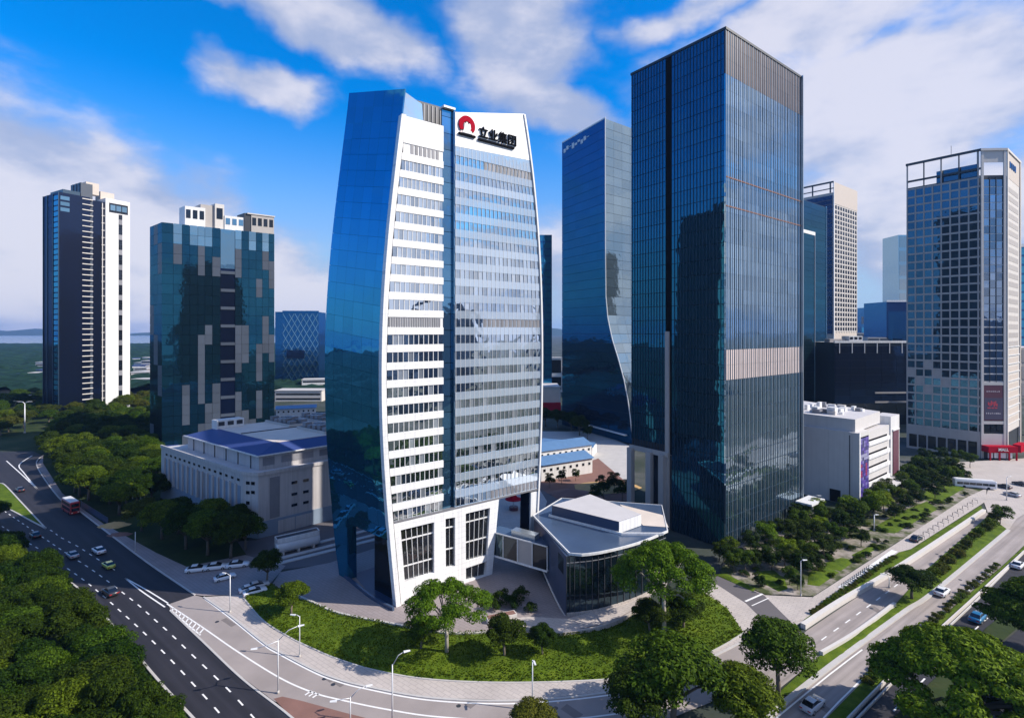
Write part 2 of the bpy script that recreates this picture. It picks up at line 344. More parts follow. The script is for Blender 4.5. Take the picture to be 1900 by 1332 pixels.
M['h_right'] = glass('dark_tower_lit_tint_glass', (0.008, 0.040, 0.070), (0.64, 0.82, 0.95), r0=0.72, rough=0.03, warp=0.012, objvar=0.10)  # brighter copy of the tower's glass; bright sky reflection put into its tint
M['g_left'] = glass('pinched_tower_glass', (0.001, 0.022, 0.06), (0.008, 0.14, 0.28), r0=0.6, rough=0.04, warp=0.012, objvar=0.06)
M['g_right'] = glass('pinched_tower_sky_tint_glass', (0.05, 0.08, 0.10), (0.50, 0.62, 0.68), r0=0.5, rough=0.05, warp=0.012, objvar=0.08)  # paler copy of the flared tower's glass; light sky reflection painted into the colour
M['b_glass'] = glass('teal_glass', (0.002, 0.018, 0.03), (0.018, 0.14, 0.235), r0=0.5, rough=0.04, warp=0.01, objvar=0.10)
M['b_pale'] = glass('pale_teal_glass', (0.05, 0.12, 0.18), (0.45, 0.66, 0.78), r0=0.5, rough=0.04, objvar=0.15)
M['navy'] = glass('navy_glass', (0.002, 0.006, 0.02), (0.02, 0.06, 0.16), r0=0.4, rough=0.05, objvar=0.2)
M['blue_far'] = glass('far_blue_glass', (0.003, 0.03, 0.10), (0.03, 0.20, 0.46), r0=0.5, rough=0.08, objvar=0.15)
M['l_glass'] = glass('grid_tower_glass', (0.003, 0.010, 0.022), (0.06, 0.19, 0.32), r0=0.5, rough=0.03, warp=0.015, objvar=0.22)
M['l_bay'] = glass('bay_glass', (0.01, 0.02, 0.04), (0.45, 0.60, 0.80), r0=0.45, rough=0.03, warp=0.015, objvar=0.35)
M['dark_glass'] = glass('dark_glass', (0.004, 0.006, 0.009), (0.15, 0.18, 0.22), r0=0.25, rough=0.03, objvar=0.2)
M['pav_glass'] = glass('pavilion_glass', (0.003, 0.010, 0.018), (0.12, 0.19, 0.24), r0=0.35, rough=0.03, warp=0.02, objvar=0.2)
M['pav_wall'] = plain('slate_blue_panel', (0.03, 0.05, 0.105), 0.35, 0.06, 0.4)
M['pav_roof'] = plain('blue_grey_roof_membrane', (0.05, 0.08, 0.14), 0.22, 0.10, 0.25)
M['roof_pale'] = plain('pale_roof_membrane', (0.52, 0.50, 0.50), 0.6, 0.06, 0.3)
M['stone'] = plain('grey_stone', (0.37, 0.345, 0.33), 0.7, 0.06, 0.4, objvar=0.05)
M['stone_pale'] = plain('pale_stone', (0.56, 0.53, 0.50), 0.7, 0.05, 0.4, objvar=0.05)
M['stone_tan'] = plain('tan_stone', (0.50, 0.44, 0.39), 0.7, 0.05, 0.4, objvar=0.05)
M['b_grey'] = plain('grey_solid_panel', (0.045, 0.060, 0.088), 0.45, 0.05, 0.4, objvar=0.15)
M['ind_wall'] = plain('plant_wall_render', (0.46, 0.44, 0.44), 0.7, 0.06, 0.3, streak=0.25)
M['ind_base'] = plain('plant_plinth_blue', (0.20, 0.26, 0.34), 0.7, 0.06, 0.4)
M['ind_roof'] = plain('blue_metal_roof', (0.036, 0.06, 0.19), 0.45, 0.08, 0.4)
M['shed_roof'] = plain('light_blue_metal_roof', (0.10, 0.20, 0.36), 0.45, 0.12, 0.4)
M['tan_roof'] = plain('cream_flat_roof', (0.62, 0.54, 0.47), 0.7, 0.08, 0.2)
M['pink_louver'] = plain('pink_louver', (0.62, 0.52, 0.50), 0.5, 0.04, 0.5)
M['copper'] = plain('copper_band', (0.20, 0.11, 0.09), 0.5, 0.05, 1.0, spec=0.1)
M['bronze'] = plain('bronze_louver', (0.085, 0.055, 0.06), 0.45, 0.1, 0.5)
M['fin'] = plain('aluminium_fin', (0.40, 0.45, 0.50), 0.3, 0.04, 0.5, 0.7)
M['fin_dark'] = plain('dark_fin', (0.03, 0.06, 0.10), 0.35, 0.05, 0.5, 0.4)
M['red'] = plain('red_enamel', (0.36, 0.006, 0.022), 0.85, 0.05, 1.0, spec=0.05)
M['maroon'] = plain('maroon_panel', (0.11, 0.035, 0.055), 0.5, 0.08, 0.6)
M['black'] = plain('black_letter_and_shadow', (0.006, 0.006, 0.008), 0.9, 0.05, 1.0, spec=0.05)  # letters, and the painted shadow bars under sign and emblem
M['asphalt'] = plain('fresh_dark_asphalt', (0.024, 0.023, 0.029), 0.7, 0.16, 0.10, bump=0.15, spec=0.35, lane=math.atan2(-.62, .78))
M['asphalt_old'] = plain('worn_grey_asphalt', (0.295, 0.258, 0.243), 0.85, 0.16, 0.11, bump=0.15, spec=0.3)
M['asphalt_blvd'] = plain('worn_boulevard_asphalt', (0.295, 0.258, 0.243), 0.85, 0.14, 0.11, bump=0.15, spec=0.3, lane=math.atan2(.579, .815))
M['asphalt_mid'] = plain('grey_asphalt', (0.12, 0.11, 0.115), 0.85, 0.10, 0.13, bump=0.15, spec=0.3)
M['paving'] = plain('pinkish_paving', (0.29, 0.25, 0.245), 0.8, 0.10, 0.2, bump=0.1, spec=0.3, tiles=1.6)
M['paving_pale'] = plain('pale_paving', (0.47, 0.42, 0.385), 0.8, 0.11, 0.2, bump=0.1, spec=0.3, tiles=1.6)
M['concrete'] = plain('concrete', (0.46, 0.44, 0.42), 0.8, 0.10, 0.3, bump=0.1)
M['paint'] = plain('road_paint', (0.75, 0.74, 0.72), 0.6, 0.08, 0.8)
M['soil'] = plain('red_brown_soil', (0.20, 0.105, 0.085), 0.95, 0.15, 0.25, bump=0.5)
M['sand'] = plain('yellow_sand', (0.48, 0.30, 0.12), 0.95, 0.15, 0.6, bump=0.5)
M['bark'] = plain('bark', (0.13, 0.105, 0.08), 0.9, 0.2, 1.5, bump=0.5)
M['bark_pale'] = plain('pale_bark', (0.34, 0.31, 0.26), 0.9, 0.15, 1.5, bump=0.4)
M['lawn'] = ground_mat('lawn_grass', [(0.040, 0.072, 0.004), (0.072, 0.118, 0.006), (0.110, 0.155, 0.010)], 0.35, bump=0.8)
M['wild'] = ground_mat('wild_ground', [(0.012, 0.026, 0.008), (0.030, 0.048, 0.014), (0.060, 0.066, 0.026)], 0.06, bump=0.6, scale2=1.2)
M['city'] = ground_mat('city_ground', [(0.020, 0.034, 0.020), (0.05, 0.06, 0.05), (0.13, 0.13, 0.13)], 0.02, bump=0.2)
M['leaf_mid'] = leaf('leaf_mid', (0.012, 0.030, 0.002), (0.095, 0.150, 0.009))
M['leaf_bright'] = leaf('leaf_bright', (0.030, 0.066, 0.003), (0.155, 0.235, 0.012))
M['leaf_dark'] = leaf('leaf_dark', (0.005, 0.015, 0.002), (0.038, 0.070, 0.005))
M['leaf_olive'] = leaf('leaf_olive', (0.016, 0.024, 0.003), (0.105, 0.120, 0.014))
M['grass_blade'] = leaf('grass_blade', (0.045, 0.080, 0.004), (0.110, 0.165, 0.010))
M['mall_wall'] = plain('mall_wall_stone', (0.58, 0.56, 0.55), 0.6, 0.05, 0.3, streak=0.07)
M['garden'] = ground_mat('garden_mix', [(0.035, 0.05, 0.015), (0.07, 0.085, 0.03), (0.26, 0.23, 0.20), (0.36, 0.32, 0.29)], 0.16, bump=0.5)
M['patch'] = plain('repair_patch', (0.175, 0.152, 0.145), 0.85, 0.12, 0.5, bump=0.2)
M['tyre'] = plain('tyre', (0.012, 0.012, 0.013), 0.85, 0.1, 2.0)
M['rim'] = plain('rim', (0.45, 0.46, 0.48), 0.35, 0.05, 2.0, 0.7)
M['car_glass'] = glass('car_glass', (0.006, 0.008, 0.01), (0.35, 0.38, 0.42), r0=0.15, rough=0.03, objvar=0.05)
M['lamp_lens'] = plain('lamp_lens', (0.7, 0.7, 0.68), 0.15, 0.02, 2.0)
M['tail_lens'] = plain('tail_lens', (0.35, 0.01, 0.01), 0.2, 0.02, 2.0)
M['pole'] = plain('galvanised_pole', (0.62, 0.63, 0.65), 0.45, 0.05, 0.8, 0.2)
def paint(name, c): 
    m = plain(name, c, 0.28, 0.01, 0.5); m.node_tree.nodes['Principled BSDF'].inputs['Coat Weight'].default_value = 0.6; return m
M['car_white'] = paint('white_car_paint', (0.75, 0.76, 0.78)); M['car_silver'] = paint('silver_car_paint', (0.42, 0.43, 0.46))
M['car_blue'] = paint('blue_car_paint', (0.02, 0.16, 0.34)); M['car_dark'] = paint('dark_car_paint', (0.02, 0.022, 0.03))
M['car_red'] = paint('red_bus_paint', (0.42, 0.03, 0.025)); M['car_taxi'] = paint('yellow_green_taxi_paint', (0.55, 0.60, 0.10))
# sea: real water, rippled
def water():
    m, nt, N, L, out = mat_nodes('sea_water')
    b = N('ShaderNodeBsdfPrincipled'); b.inputs['Base Color'].default_value = (0.03, 0.11, 0.20, 1); b.inputs['Roughness'].default_value = 0.22; L(b.outputs[0], out.inputs[0])
    n = N('ShaderNodeTexNoise'); n.inputs['Scale'].default_value = 0.05; n.inputs['Detail'].default_value = 6
    geo = N('ShaderNodeNewGeometry'); L(geo.outputs['Position'], n.inputs['Vector'])
    bp = N('ShaderNodeBump'); bp.inputs['Strength'].default_value = 0.5; bp.inputs['Distance'].default_value = 2.0; L(n.outputs[0], bp.inputs['Height']); L(bp.outputs[0], b.inputs['Normal'])
    return m
M['sea'] = water()
# ================================================================ SETTING: ground, roads, water
def gp(pts): return [G(*p) for p in pts]
def sheet(name, pts, z, mat, label, parent=None, world=False):
    pw = pts if world else gp(pts)
    a = sum(pw[i][0] * pw[(i + 1) % len(pw)][1] - pw[(i + 1) % len(pw)][0] * pw[i][1] for i in range(len(pw)))
    if a < 0: pw = pw[::-1]
    b = MB(); b.poly([(x, y, z) for x, y in pw])
    o = b.build(name, M[mat], parent)
    if parent is None: tag(o, label, None, None, 'structure')
    return o
def catmull(pts, n=8):
    out = []
    P = [pts[0]] + list(pts) + [pts[-1]]
    for i in range(1, len(P) - 2):
        p0, p1, p2, p3 = [np.array(P[j], float) for j in (i - 1, i, i + 1, i + 2)]
        for k in range(n):
            t = k / n
            out.append(tuple(0.5 * ((2 * p1) + (-p0 + p2) * t + (2 * p0 - 5 * p1 + 4 * p2 - p3) * t * t + (-p0 + 3 * p1 - 3 * p2 + p3) * t ** 3)))
    out.append(tuple(map(float, pts[-1]))); return out
def ribbon(mb, line, w, z0, z1=None, m=0):
    """a strip of width w along a ground line; with z1 a solid kerb"""
    n = len(line); L_, R_ = [], []
    for i, p in enumerate(line):
        a, b = line[max(i - 1, 0)], line[min(i + 1, n - 1)]
        d = unit((b[0] - a[0], b[1] - a[1])); q = (-d[1] * w / 2, d[0] * w / 2)
        L_.append((p[0] + q[0], p[1] + q[1])); R_.append((p[0] - q[0], p[1] - q[1]))
    for i in range(n - 1):
        if z1 is None: mb.quad((*R_[i], z0), (*R_[i + 1], z0), (*L_[i + 1], z0), (*L_[i], z0), m)
        else: mb.hexa([(*R_[i], z0), (*R_[i + 1], z0), (*L_[i + 1], z0), (*L_[i], z0), (*R_[i], z1), (*R_[i + 1], z1), (*L_[i + 1], z1), (*L_[i], z1)], m)
def smooth_line(pts, n=8): return catmull(gp(pts), n)
def kerb(pts, parent, w=0.35, h=0.16, mat='concrete', name='kerb', n=6, z0=0.0):
    b = MB(); ribbon(b, smooth_line(pts, n), w, z0, h); return b.build(name, M[mat], parent)
def line_mark(pts, parent, w=0.22, z=0.035, n=8, name='painted_line'):
    b = MB(); ribbon(b, smooth_line(pts, n), w, z); return b.build(name, M['paint'], parent)
def dashes(pts, parent, length=2.4, gap=4.0, w=0.24, z=0.035, start=0.0):
    ln = smooth_line(pts, 12); acc = [0.0]
    for a, b in zip(ln, ln[1:]): acc.append(acc[-1] + math.hypot(b[0] - a[0], b[1] - a[1]))
    xs = [p[0] for p in ln]; ys = [p[1] for p in ln]; s = start
    while s + length < acc[-1]:
        p = [(float(np.interp(q, acc, xs)), float(np.interp(q, acc, ys))) for q in (s, s + length)]
        b = MB(); ribbon(b, p, w, z); b.build('lane_dash', M['paint'], parent); s += length + gap

# the ground to the horizon, with the bay beyond the woods on the far left
gb = MB(); gb.poly([(-900, -600, -0.12), (2500, -600, -0.12), (20000, 2000, -0.12), (20000, 20000, -0.12), (900, 20000, -0.12), (160, 2600, -0.12), (-300, 2250, -0.12), (-3000, 2250, -0.12), (-3000, 300, -0.12)])
tag(gb.build('ground', M['city']), 'grey green city ground stretching to the horizon', kind='structure')
sb = MB(); sb.poly([(-26000, 300, -1.0), (3000, 1800, -1.0), (3000, 26000, -1.0), (-26000, 26000, -1.0)])
tag(sb.build('sea', M['sea']), 'pale blue bay water beyond the dark woods', kind='structure')
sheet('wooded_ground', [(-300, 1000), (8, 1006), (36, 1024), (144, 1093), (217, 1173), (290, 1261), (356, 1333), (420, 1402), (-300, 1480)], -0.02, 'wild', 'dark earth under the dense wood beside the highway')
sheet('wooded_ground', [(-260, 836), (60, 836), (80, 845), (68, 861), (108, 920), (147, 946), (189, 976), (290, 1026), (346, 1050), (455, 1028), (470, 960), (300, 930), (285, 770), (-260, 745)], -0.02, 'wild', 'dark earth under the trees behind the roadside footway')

hw = sheet('highway', [(-260, 840), (60, 838), (80, 845), (68, 863), (108, 922), (147, 948), (189, 980), (271, 1042), (362, 1106), (310, 1121), (316, 1133), (450, 1260), (542, 1332), (620, 1410), (430, 1410),
    (356, 1331), (290, 1259), (217, 1171), (144, 1091), (36, 1022), (8, 1004), (-260, 885)], 0.02, 'asphalt', 'wide fresh dark asphalt highway with dashed lanes')
dashes([(-60, 935), (33, 995), (77, 1021), (100, 1037), (146, 1069), (172, 1089), (198, 1111), (226, 1136), (256, 1163), (287, 1193), (321, 1228), (357, 1267), (398, 1312), (460, 1385)], hw, 1.9, 2.9)
dashes([(-40, 915), (105, 1014), (153, 1045), (178, 1062), (204, 1081), (230, 1101), (260, 1125), (290, 1152), (317, 1176), (356, 1214), (395, 1251), (438, 1294), (500, 1365)], hw, 1.9, 2.9, start=1.0)
dashes([(60, 965), (98, 986), (109, 995), (121, 1001), (133, 1008), (145, 1014), (181, 1037), (195, 1045), (221, 1063)], hw, 1.9, 3.2)
line_mark([(232, 1072), (262, 1096), (306, 1126)], hw, 0.3)
line_mark([(232, 1072), (275, 1096), (312, 1119)], hw, 0.3)
line_mark([(12, 855), (40, 880), (70, 908)], hw, 0.4); line_mark([(70, 908), (45, 878), (36, 862), (60, 845)], hw, 0.4)
kerb([(8, 1004), (36, 1022), (144, 1091), (217, 1171), (290, 1259), (356, 1331), (420, 1400)], hw, 0.4, 0.25)
kerb([(316, 1133), (380, 1194), (450, 1260), (542, 1332), (620, 1410)], hw, 0.35, 0.14)
md = sheet('median_lawn', [(-120, 860), (0, 897), (10, 901), (42, 935), (85, 981), (60, 968), (0, 938), (-120, 900)], 0.16, 'lawn', 'grass wedge dividing the highway carriageways')
kerb([(0, 897), (10, 901), (42, 935), (85, 981)], md, 0.4, 0.22); kerb([(85, 981), (60, 968), (0, 938), (-100, 905)], md, 0.4, 0.22)

ws = [(80, 845), (68, 863), (108, 922), (147, 948), (189, 980), (271, 1042), (362, 1104)]
fw = sheet('footway', ws + [(378, 1106), (447, 1104), (470, 1092), (500, 1085), (530, 1050), (455, 1030), (346, 1052), (290, 1026), (192, 972), (150, 942), (115, 915), (80, 860)], 0.13, 'paving', 'pinkish grey footway and parking bay beside the highway')
kerb(ws, fw, 0.4, 0.17)
outer = [(362, 1104), (378, 1108), (424, 1140), (489, 1192), (519, 1210), (580, 1242), (620, 1258), (676, 1273), (801, 1295), (967, 1300), (1144, 1282), (1250, 1252), (1340, 1210), (1420, 1168)]
inner = [(1500, 1200), (1440, 1240), (1350, 1290), (1200, 1350), (1000, 1375), (850, 1370), (700, 1345), (600, 1316), (535, 1310), (508, 1300), (430, 1241), (318, 1134), (312, 1121)]
slip = sheet('slip_road', [q for q in outer] + [(1480, 1165)] + inner, 0.026, 'asphalt_old', 'worn pale grey slip road curving past the lawn')
line_mark([(310, 1120), (375, 1163), (440, 1208), (519, 1257), (580, 1284), (628, 1297), (720, 1316), (820, 1330), (1000, 1338), (1160, 1322)], slip, 0.3)
line_mark([(316, 1131), (345, 1156), (372, 1178)], slip, 0.3)
for k in range(9):   # ladder hatching of the gore
    t = k / 8; a = (322 + 56 * t, 1128 + 38 * t); c_ = (319 + 50 * t, 1133 + 43 * t)
    line_mark([c_, a], slip, 0.34, n=1, name='gore_bar')
line_mark([(380, 1111), (424, 1144), (489, 1196), (519, 1214), (580, 1246), (620, 1262), (676, 1277), (801, 1299), (967, 1304.5), (1144, 1287), (1240, 1262)], slip, 0.3)
for k in range(3): line_mark([(566 + 7 * k, 1289 + 2.4 * k), (578 + 7 * k, 1281 + 2.4 * k)], slip, 0.3, n=1, name='hatch_bar')
sheet('verge_soil', [(508, 1296), (524, 1292), (560, 1300), (640, 1322), (760, 1352), (860, 1380), (640, 1430), (560, 1350)], 0.05, 'soil', 'bare red brown soil wedge between highway and slip road')
lawn_edge = [(447, 1104), (486, 1150), (535, 1182), (580, 1204), (620, 1221), (690, 1243), (786, 1260), (912, 1267), (1059, 1265), (1177, 1256), (1260, 1235), (1330, 1205), (1380, 1175)]
sw = sheet('pavement', outer[1:] + lawn_edge[::-1], 0.13, 'paving_pale', 'pale curved pavement between slip road and lawn')
kerb(outer[1:], sw, 0.4, 0.17)
lawn_in = [(1350, 1130), (1300, 1095), (1210, 1128), (1133, 1164), (1040, 1180), (948, 1172), (838, 1178), (727, 1160), (628, 1140), (580, 1120), (530, 1098), (505, 1085), (470, 1090)]
# the lawn: a gently swelling turf sheet with mown tufts
def turf(name, pts, mat, label, amp=0.35, cell=1.6, z=0.16, parent=None):
    pw = gp(pts); bm = bmesh.new()
    f = bm.faces.new([bm.verts.new((x, y, z)) for x, y in pw])
    if f.normal.z < 0: f.normal_flip()
    bmesh.ops.triangulate(bm, faces=bm.faces[:])
    for _ in range(6):
        es = [e for e in bm.edges if e.calc_length() > cell * 1.8]
        if not es: break
        bmesh.ops.subdivide_edges(bm, edges=es, cuts=1, use_grid_fill=True)
        bmesh.ops.triangulate(bm, faces=bm.faces[:])
    bd = {v for e in bm.edges if e.is_boundary for v in e.verts}
    for v in bm.verts:
        if v in bd: continue
        v.co.z += amp * (0.55 + 0.45 * math.sin(v.co.x * 0.31 + 1.3) * math.cos(v.co.y * 0.27)) + random.uniform(-0.05, 0.05)
    me = bpy.data.meshes.new(name); bm.normal_update(); bm.to_mesh(me); bm.free(); me.materials.append(M[mat])
    for p in me.polygons: p.use_smooth = True
    o = link(bpy.data.objects.new(name, me), parent)
    if parent is None: tag(o, label, None, None, 'structure')
    return o
def inside(p, poly):
    x, y = p; c = False; n = len(poly)
    for i in range(n):
        x1, y1 = poly[i]; x2, y2 = poly[(i + 1) % n]
        if (y1 > y) != (y2 > y) and x < (x2 - x1) * (y - y1) / (y2 - y1) + x1: c = not c
    return c
def scatter_in(pts, n, rng, world=False):
    pw = pts if world else gp(pts)
    xs = [p[0] for p in pw]; ys = [p[1] for p in pw]; out = []; tries = 0
    while len(out) < n and tries < n * 60:
        tries += 1
        p = (rng.uniform(min(xs), max(xs)), rng.uniform(min(ys), max(ys)))
        if inside(p, pw): out.append(p)
    return out
LAWN = lawn_edge + lawn_in
lawn = turf('lawn', LAWN, 'lawn', 'bright green sloping lawn ringed by the slip road', 0.6)
kerb(lawn_edge, lawn, 0.3, 0.22)
def tufts(name, pts, n, mat, h0, h1, zf, label, kind='stuff', parent=None, world=False):
    b = []; f = []; rng = random.Random(len(name) + n)
    for (x, y) in scatter_in(pts, n, rng, world):
        h = rng.uniform(h0, h1); w = h * rng.uniform(0.35, 0.8); z = zf(x, y)
        for _ in range(3):
            a = rng.uniform(0, 6.283); dx, dy = math.cos(a) * w, math.sin(a) * w; lx, ly = rng.uniform(-.5, .5) * h, rng.uniform(-.5, .5) * h
            i = len(b); b += [(x - dx, y - dy, z), (x + dx, y + dy, z), (x + lx, y + ly, z + h)]; f.append((i, i + 1, i + 2))
    o = link(bpy.data.objects.new(name, rawmesh(name, b, f, M[mat])), parent)
    return tag(o, label, None, None, kind)
tufts('lawn_grass', LAWN, 15000, 'grass_blade', 0.14, 0.30, lambda x, y: .10 + .6 * (0.55 + 0.45 * math.sin(x * 0.31 + 1.3) * math.cos(y * 0.27)), 'short bright grass tufts covering the big lawn')

plz = sheet('plaza', [(530, 1098), (505, 1085), (520, 1062), (610, 1045), (720, 1010), (900, 985), (1000, 985), (1090, 990), (1206, 1100), (1210, 1128), (1133, 1164), (1040, 1180), (948, 1172), (838, 1178), (727, 1160), (628, 1140), (580, 1120)], 0.14, 'paving', 'pinkish grey paved plaza around the curved white tower')
kerb([(530, 1098), (580, 1120), (628, 1140), (727, 1160), (838, 1178), (948, 1172)], plz, 0.5, 0.55)
# paving joints of the plaza
pw_ = gp([(530, 1098), (505, 1085), (520, 1062), (610, 1045), (720, 1010), (715, 1150), (628, 1140), (580, 1120)])
wallp = sheet('garden_path', [(1206, 1118), (1133, 1158), (1050, 1176), (960, 1166), (935, 1152), (985, 1148), (1052, 1152), (1120, 1132), (1186, 1108)], 0.5, 'paving_pale', 'pale raised curved path below the slate blue pavilion')
bw = MB(); ribbon(bw, smooth_line([(935, 1160), (985, 1172), (1045, 1180), (1133, 1163), (1208, 1122)]), 0.5, 0.0, 0.95); bw.build('retaining_wall', M['paving_pale'], wallp)
# the service lane behind the white tower
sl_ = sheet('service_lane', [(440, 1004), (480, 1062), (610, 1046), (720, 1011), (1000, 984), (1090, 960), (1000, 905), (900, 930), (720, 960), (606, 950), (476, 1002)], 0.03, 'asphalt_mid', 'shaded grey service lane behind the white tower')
for a, b_ in (((500, 1050), (722, 995)), ((505, 1040), (722, 986)), ((520, 1025), (722, 974))): kerb([a, b_], sl_, 1.6, 0.22, 'concrete', 'lane_divider', 2)
sheet('rear_court', [(880, 965), (905, 984), (1000, 983), (1015, 930), (1000, 906), (925, 918), (885, 940)], 0.07, 'paving_pale', 'pale paved court seen through the white tower arch')
rp = sheet('garage_ramp', [(655, 1066), (720, 1045), (728, 1128), (690, 1108)], 0.16, 'pav_wall', 'garage ramp under the white tower, shade put into its blue grey')  # dark floor: the shade under the tower is put into its colour
kerb([(640, 1072), (662, 1090), (690, 1112), (730, 1134)], rp, 0.5, 0.9, 'pav_roof', 'ramp_wall')

# boulevard on the right
sheet('forecourt', [(1300, 1094), (1345, 1073), (1420, 1104), (1509, 1108), (1492, 1152), (1465, 1168), (1420, 1200), (1380, 1178), (1350, 1132)], 0.05, 'paving_pale', 'pale paved forecourt at the side street mouth')
ss = sheet('side_street', [(1313, 1073), (1336, 1068), (1418, 1105), (1474, 1160), (1432, 1166), (1384, 1119)], 0.08, 'asphalt_mid', 'short purple grey side street meeting the boulevard')
line_mark([(1383, 1116), (1415, 1102)], ss, 0.5, 0.10, 1); line_mark([(1395, 1124), (1426, 1110)], ss, 0.25, 0.10, 1)
c1 = sheet('boulevard', [(1300, 1430), (1422, 1332), (1538, 1239), (1679, 1135), (1734, 1098), (1871, 984), (1886, 962), (1990, 900), (2150, 930), (1900, 1013), (1856, 1054), (1723, 1165), (1649, 1228), (1605, 1261), (1535, 1332), (1440, 1430)], 0.03, 'asphalt_blvd', 'pale grey boulevard carriageway with two passing cars')
line_mark([(1440, 1332), (1538, 1252), (1600, 1205)], c1, 0.25, 0.045, 2); line_mark([(1528, 1332), (1600, 1259), (1718, 1160), (1850, 1052)], c1, 0.25, 0.045, 2)
kerb([(1422, 1332), (1538, 1239), (1679, 1135), (1734, 1098), (1871, 984)], c1, 0.9, 0.3)
c2 = sheet('underpass_road', [(1400, 1250), (1498, 1169), (1642, 1073), (1723, 1021), (1826, 951), (1862, 950), (1836, 958), (1723, 1054), (1660, 1123), (1586, 1178), (1524, 1215), (1430, 1290)], 0.028, 'asphalt_blvd', 'sunken grey road between pale parapets and the planted median')
kerb([(1490, 1166), (1560, 1120), (1642, 1072), (1723, 1020), (1826, 950)], c2, 1.0, 1.0, 'stone_pale', 'parapet_wall')
kerb([(1524, 1216), (1586, 1179), (1660, 1124)], c2, 0.6, 0.8, 'stone_pale', 'parapet_wall')
dashes([(1500, 1205), (1530, 1183), (1590, 1140), (1640, 1103), (1700, 1058)], c2, 2.2, 3.0, z=0.045)
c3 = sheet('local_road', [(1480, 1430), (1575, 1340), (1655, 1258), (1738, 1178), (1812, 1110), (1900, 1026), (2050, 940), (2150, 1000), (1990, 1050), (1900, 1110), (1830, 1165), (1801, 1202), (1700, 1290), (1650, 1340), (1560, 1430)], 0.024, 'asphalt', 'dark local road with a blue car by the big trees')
dashes([(1600, 1380), (1700, 1275), (1770, 1205), (1850, 1130), (1940, 1050)], c3, 2.2, 3.5, z=0.045)
for off in (0, 7): kerb([(1572 + off, 1340 + off), (1652 + off, 1258 + off), (1736 + off * .7, 1178 + off * .7), (1810 + off * .5, 1110 + off * .5), (1900, 1026)], c3, 0.22, 0.75 - off * 0.05, 'stone_pale', 'guard_rail')
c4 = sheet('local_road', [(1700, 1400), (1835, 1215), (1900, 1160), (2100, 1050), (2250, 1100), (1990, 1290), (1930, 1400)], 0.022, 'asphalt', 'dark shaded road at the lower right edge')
v1 = turf('verge', [(1524, 1215), (1586, 1178), (1660, 1123), (1723, 1054), (1834, 957), (1868, 982), (1734, 1095), (1679, 1132), (1538, 1236), (1470, 1290), (1440, 1290)], 'lawn', 'planted median strip of the boulevard', 0.25, 2.5)
v2 = turf('verge', [(1535, 1332), (1605, 1261), (1649, 1228), (1723, 1165), (1856, 1054), (1900, 1013), (2050, 930), (2040, 942), (1900, 1024), (1812, 1107), (1738, 1175), (1655, 1255), (1572, 1338), (1480, 1425), (1440, 1425)], 'lawn', 'green verge between boulevard and dark local road', 0.25, 2.5)
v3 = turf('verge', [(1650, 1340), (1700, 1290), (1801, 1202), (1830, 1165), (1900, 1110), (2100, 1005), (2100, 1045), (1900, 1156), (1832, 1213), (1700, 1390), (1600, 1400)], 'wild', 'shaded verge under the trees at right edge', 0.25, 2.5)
v4 = turf('verge', [(1492, 1150), (1600, 1075), (1668, 1025), (1690, 1020), (1820, 938), (1826, 949), (1723, 1018), (1642, 1070), (1494, 1162)], 'lawn', 'narrow hedge strip beside the sunken road', 0.2, 2.5)
wk = sheet('walkway', [(1465, 1157), (1492, 1150), (1600, 1075), (1668, 1025), (1690, 1019), (1830, 930), (1830, 906), (1790, 925), (1664, 1008), (1509, 1108)], 0.13, 'paving_pale', 'pale straight walkway along the garden')
line_mark([(1560, 1092), (1610, 1058), (1660, 1022)], wk, 1.4, 0.135, 2, 'cycle_rack_pad')
sheet('garden_ground', [(1336, 1066), (1420, 1103), (1509, 1106), (1664, 1006), (1826, 914), (1800, 880), (1700, 850), (1690, 885), (1593, 948), (1484, 955), (1347, 1026)], 0.09, 'garden', 'planted garden ground between dark tower and walkway')
for i, q in enumerate(([(1402, 1072), (1412, 1060), (1436, 1058), (1456, 1075), (1462, 1093), (1445, 1098), (1415, 1082)], [(1498, 1085), (1500, 1062), (1530, 1050), (1557, 1062), (1520, 1088)], [(1530, 1045), (1560, 1035), (1588, 1040), (1560, 1060), (1535, 1055)], [(1580, 1030), (1620, 1010), (1625, 1020), (1590, 1036)], [(1325, 1066), (1345, 1064), (1402, 1092), (1398, 1098)], [(1610, 985), (1670, 950), (1720, 930), (1740, 945), (1660, 990)], [(1700, 920), (1790, 880), (1800, 900), (1740, 935)])):
    turf('lawn', q, 'lawn', ['grass mound below the dark tower corner', 'grass mound beside the walkway nearest the side street', 'smaller grass mound further along the walkway', 'thin grass patch by the garden edge', 'grass strip along the side street kerb', 'grass bed in front of the white mall', 'grass bed near the far bus stop'][i], 0.5, 1.6, 0.11)
sheet('junction', [(1770, 858), (2100, 838), (2100, 905), (1990, 960), (1885, 964), (1872, 990), (1850, 975), (1834, 954), (1826, 932), (1834, 905), (1795, 880)], 0.026, 'paving_pale', 'bright pale road junction in front of the red mall entrance')
sheet('work_yard', [(1000, 905), (1005, 885), (1110, 850), (1175, 905), (1170, 960), (1090, 960)], -0.03, 'soil', 'bare earth yard behind the pavilion')
sheet('work_yard', [(1000, 800), (1105, 800), (1175, 830), (1175, 905), (1110, 850), (1005, 885)], -0.03, 'concrete', 'grey concrete yard around the blue roofed sheds')

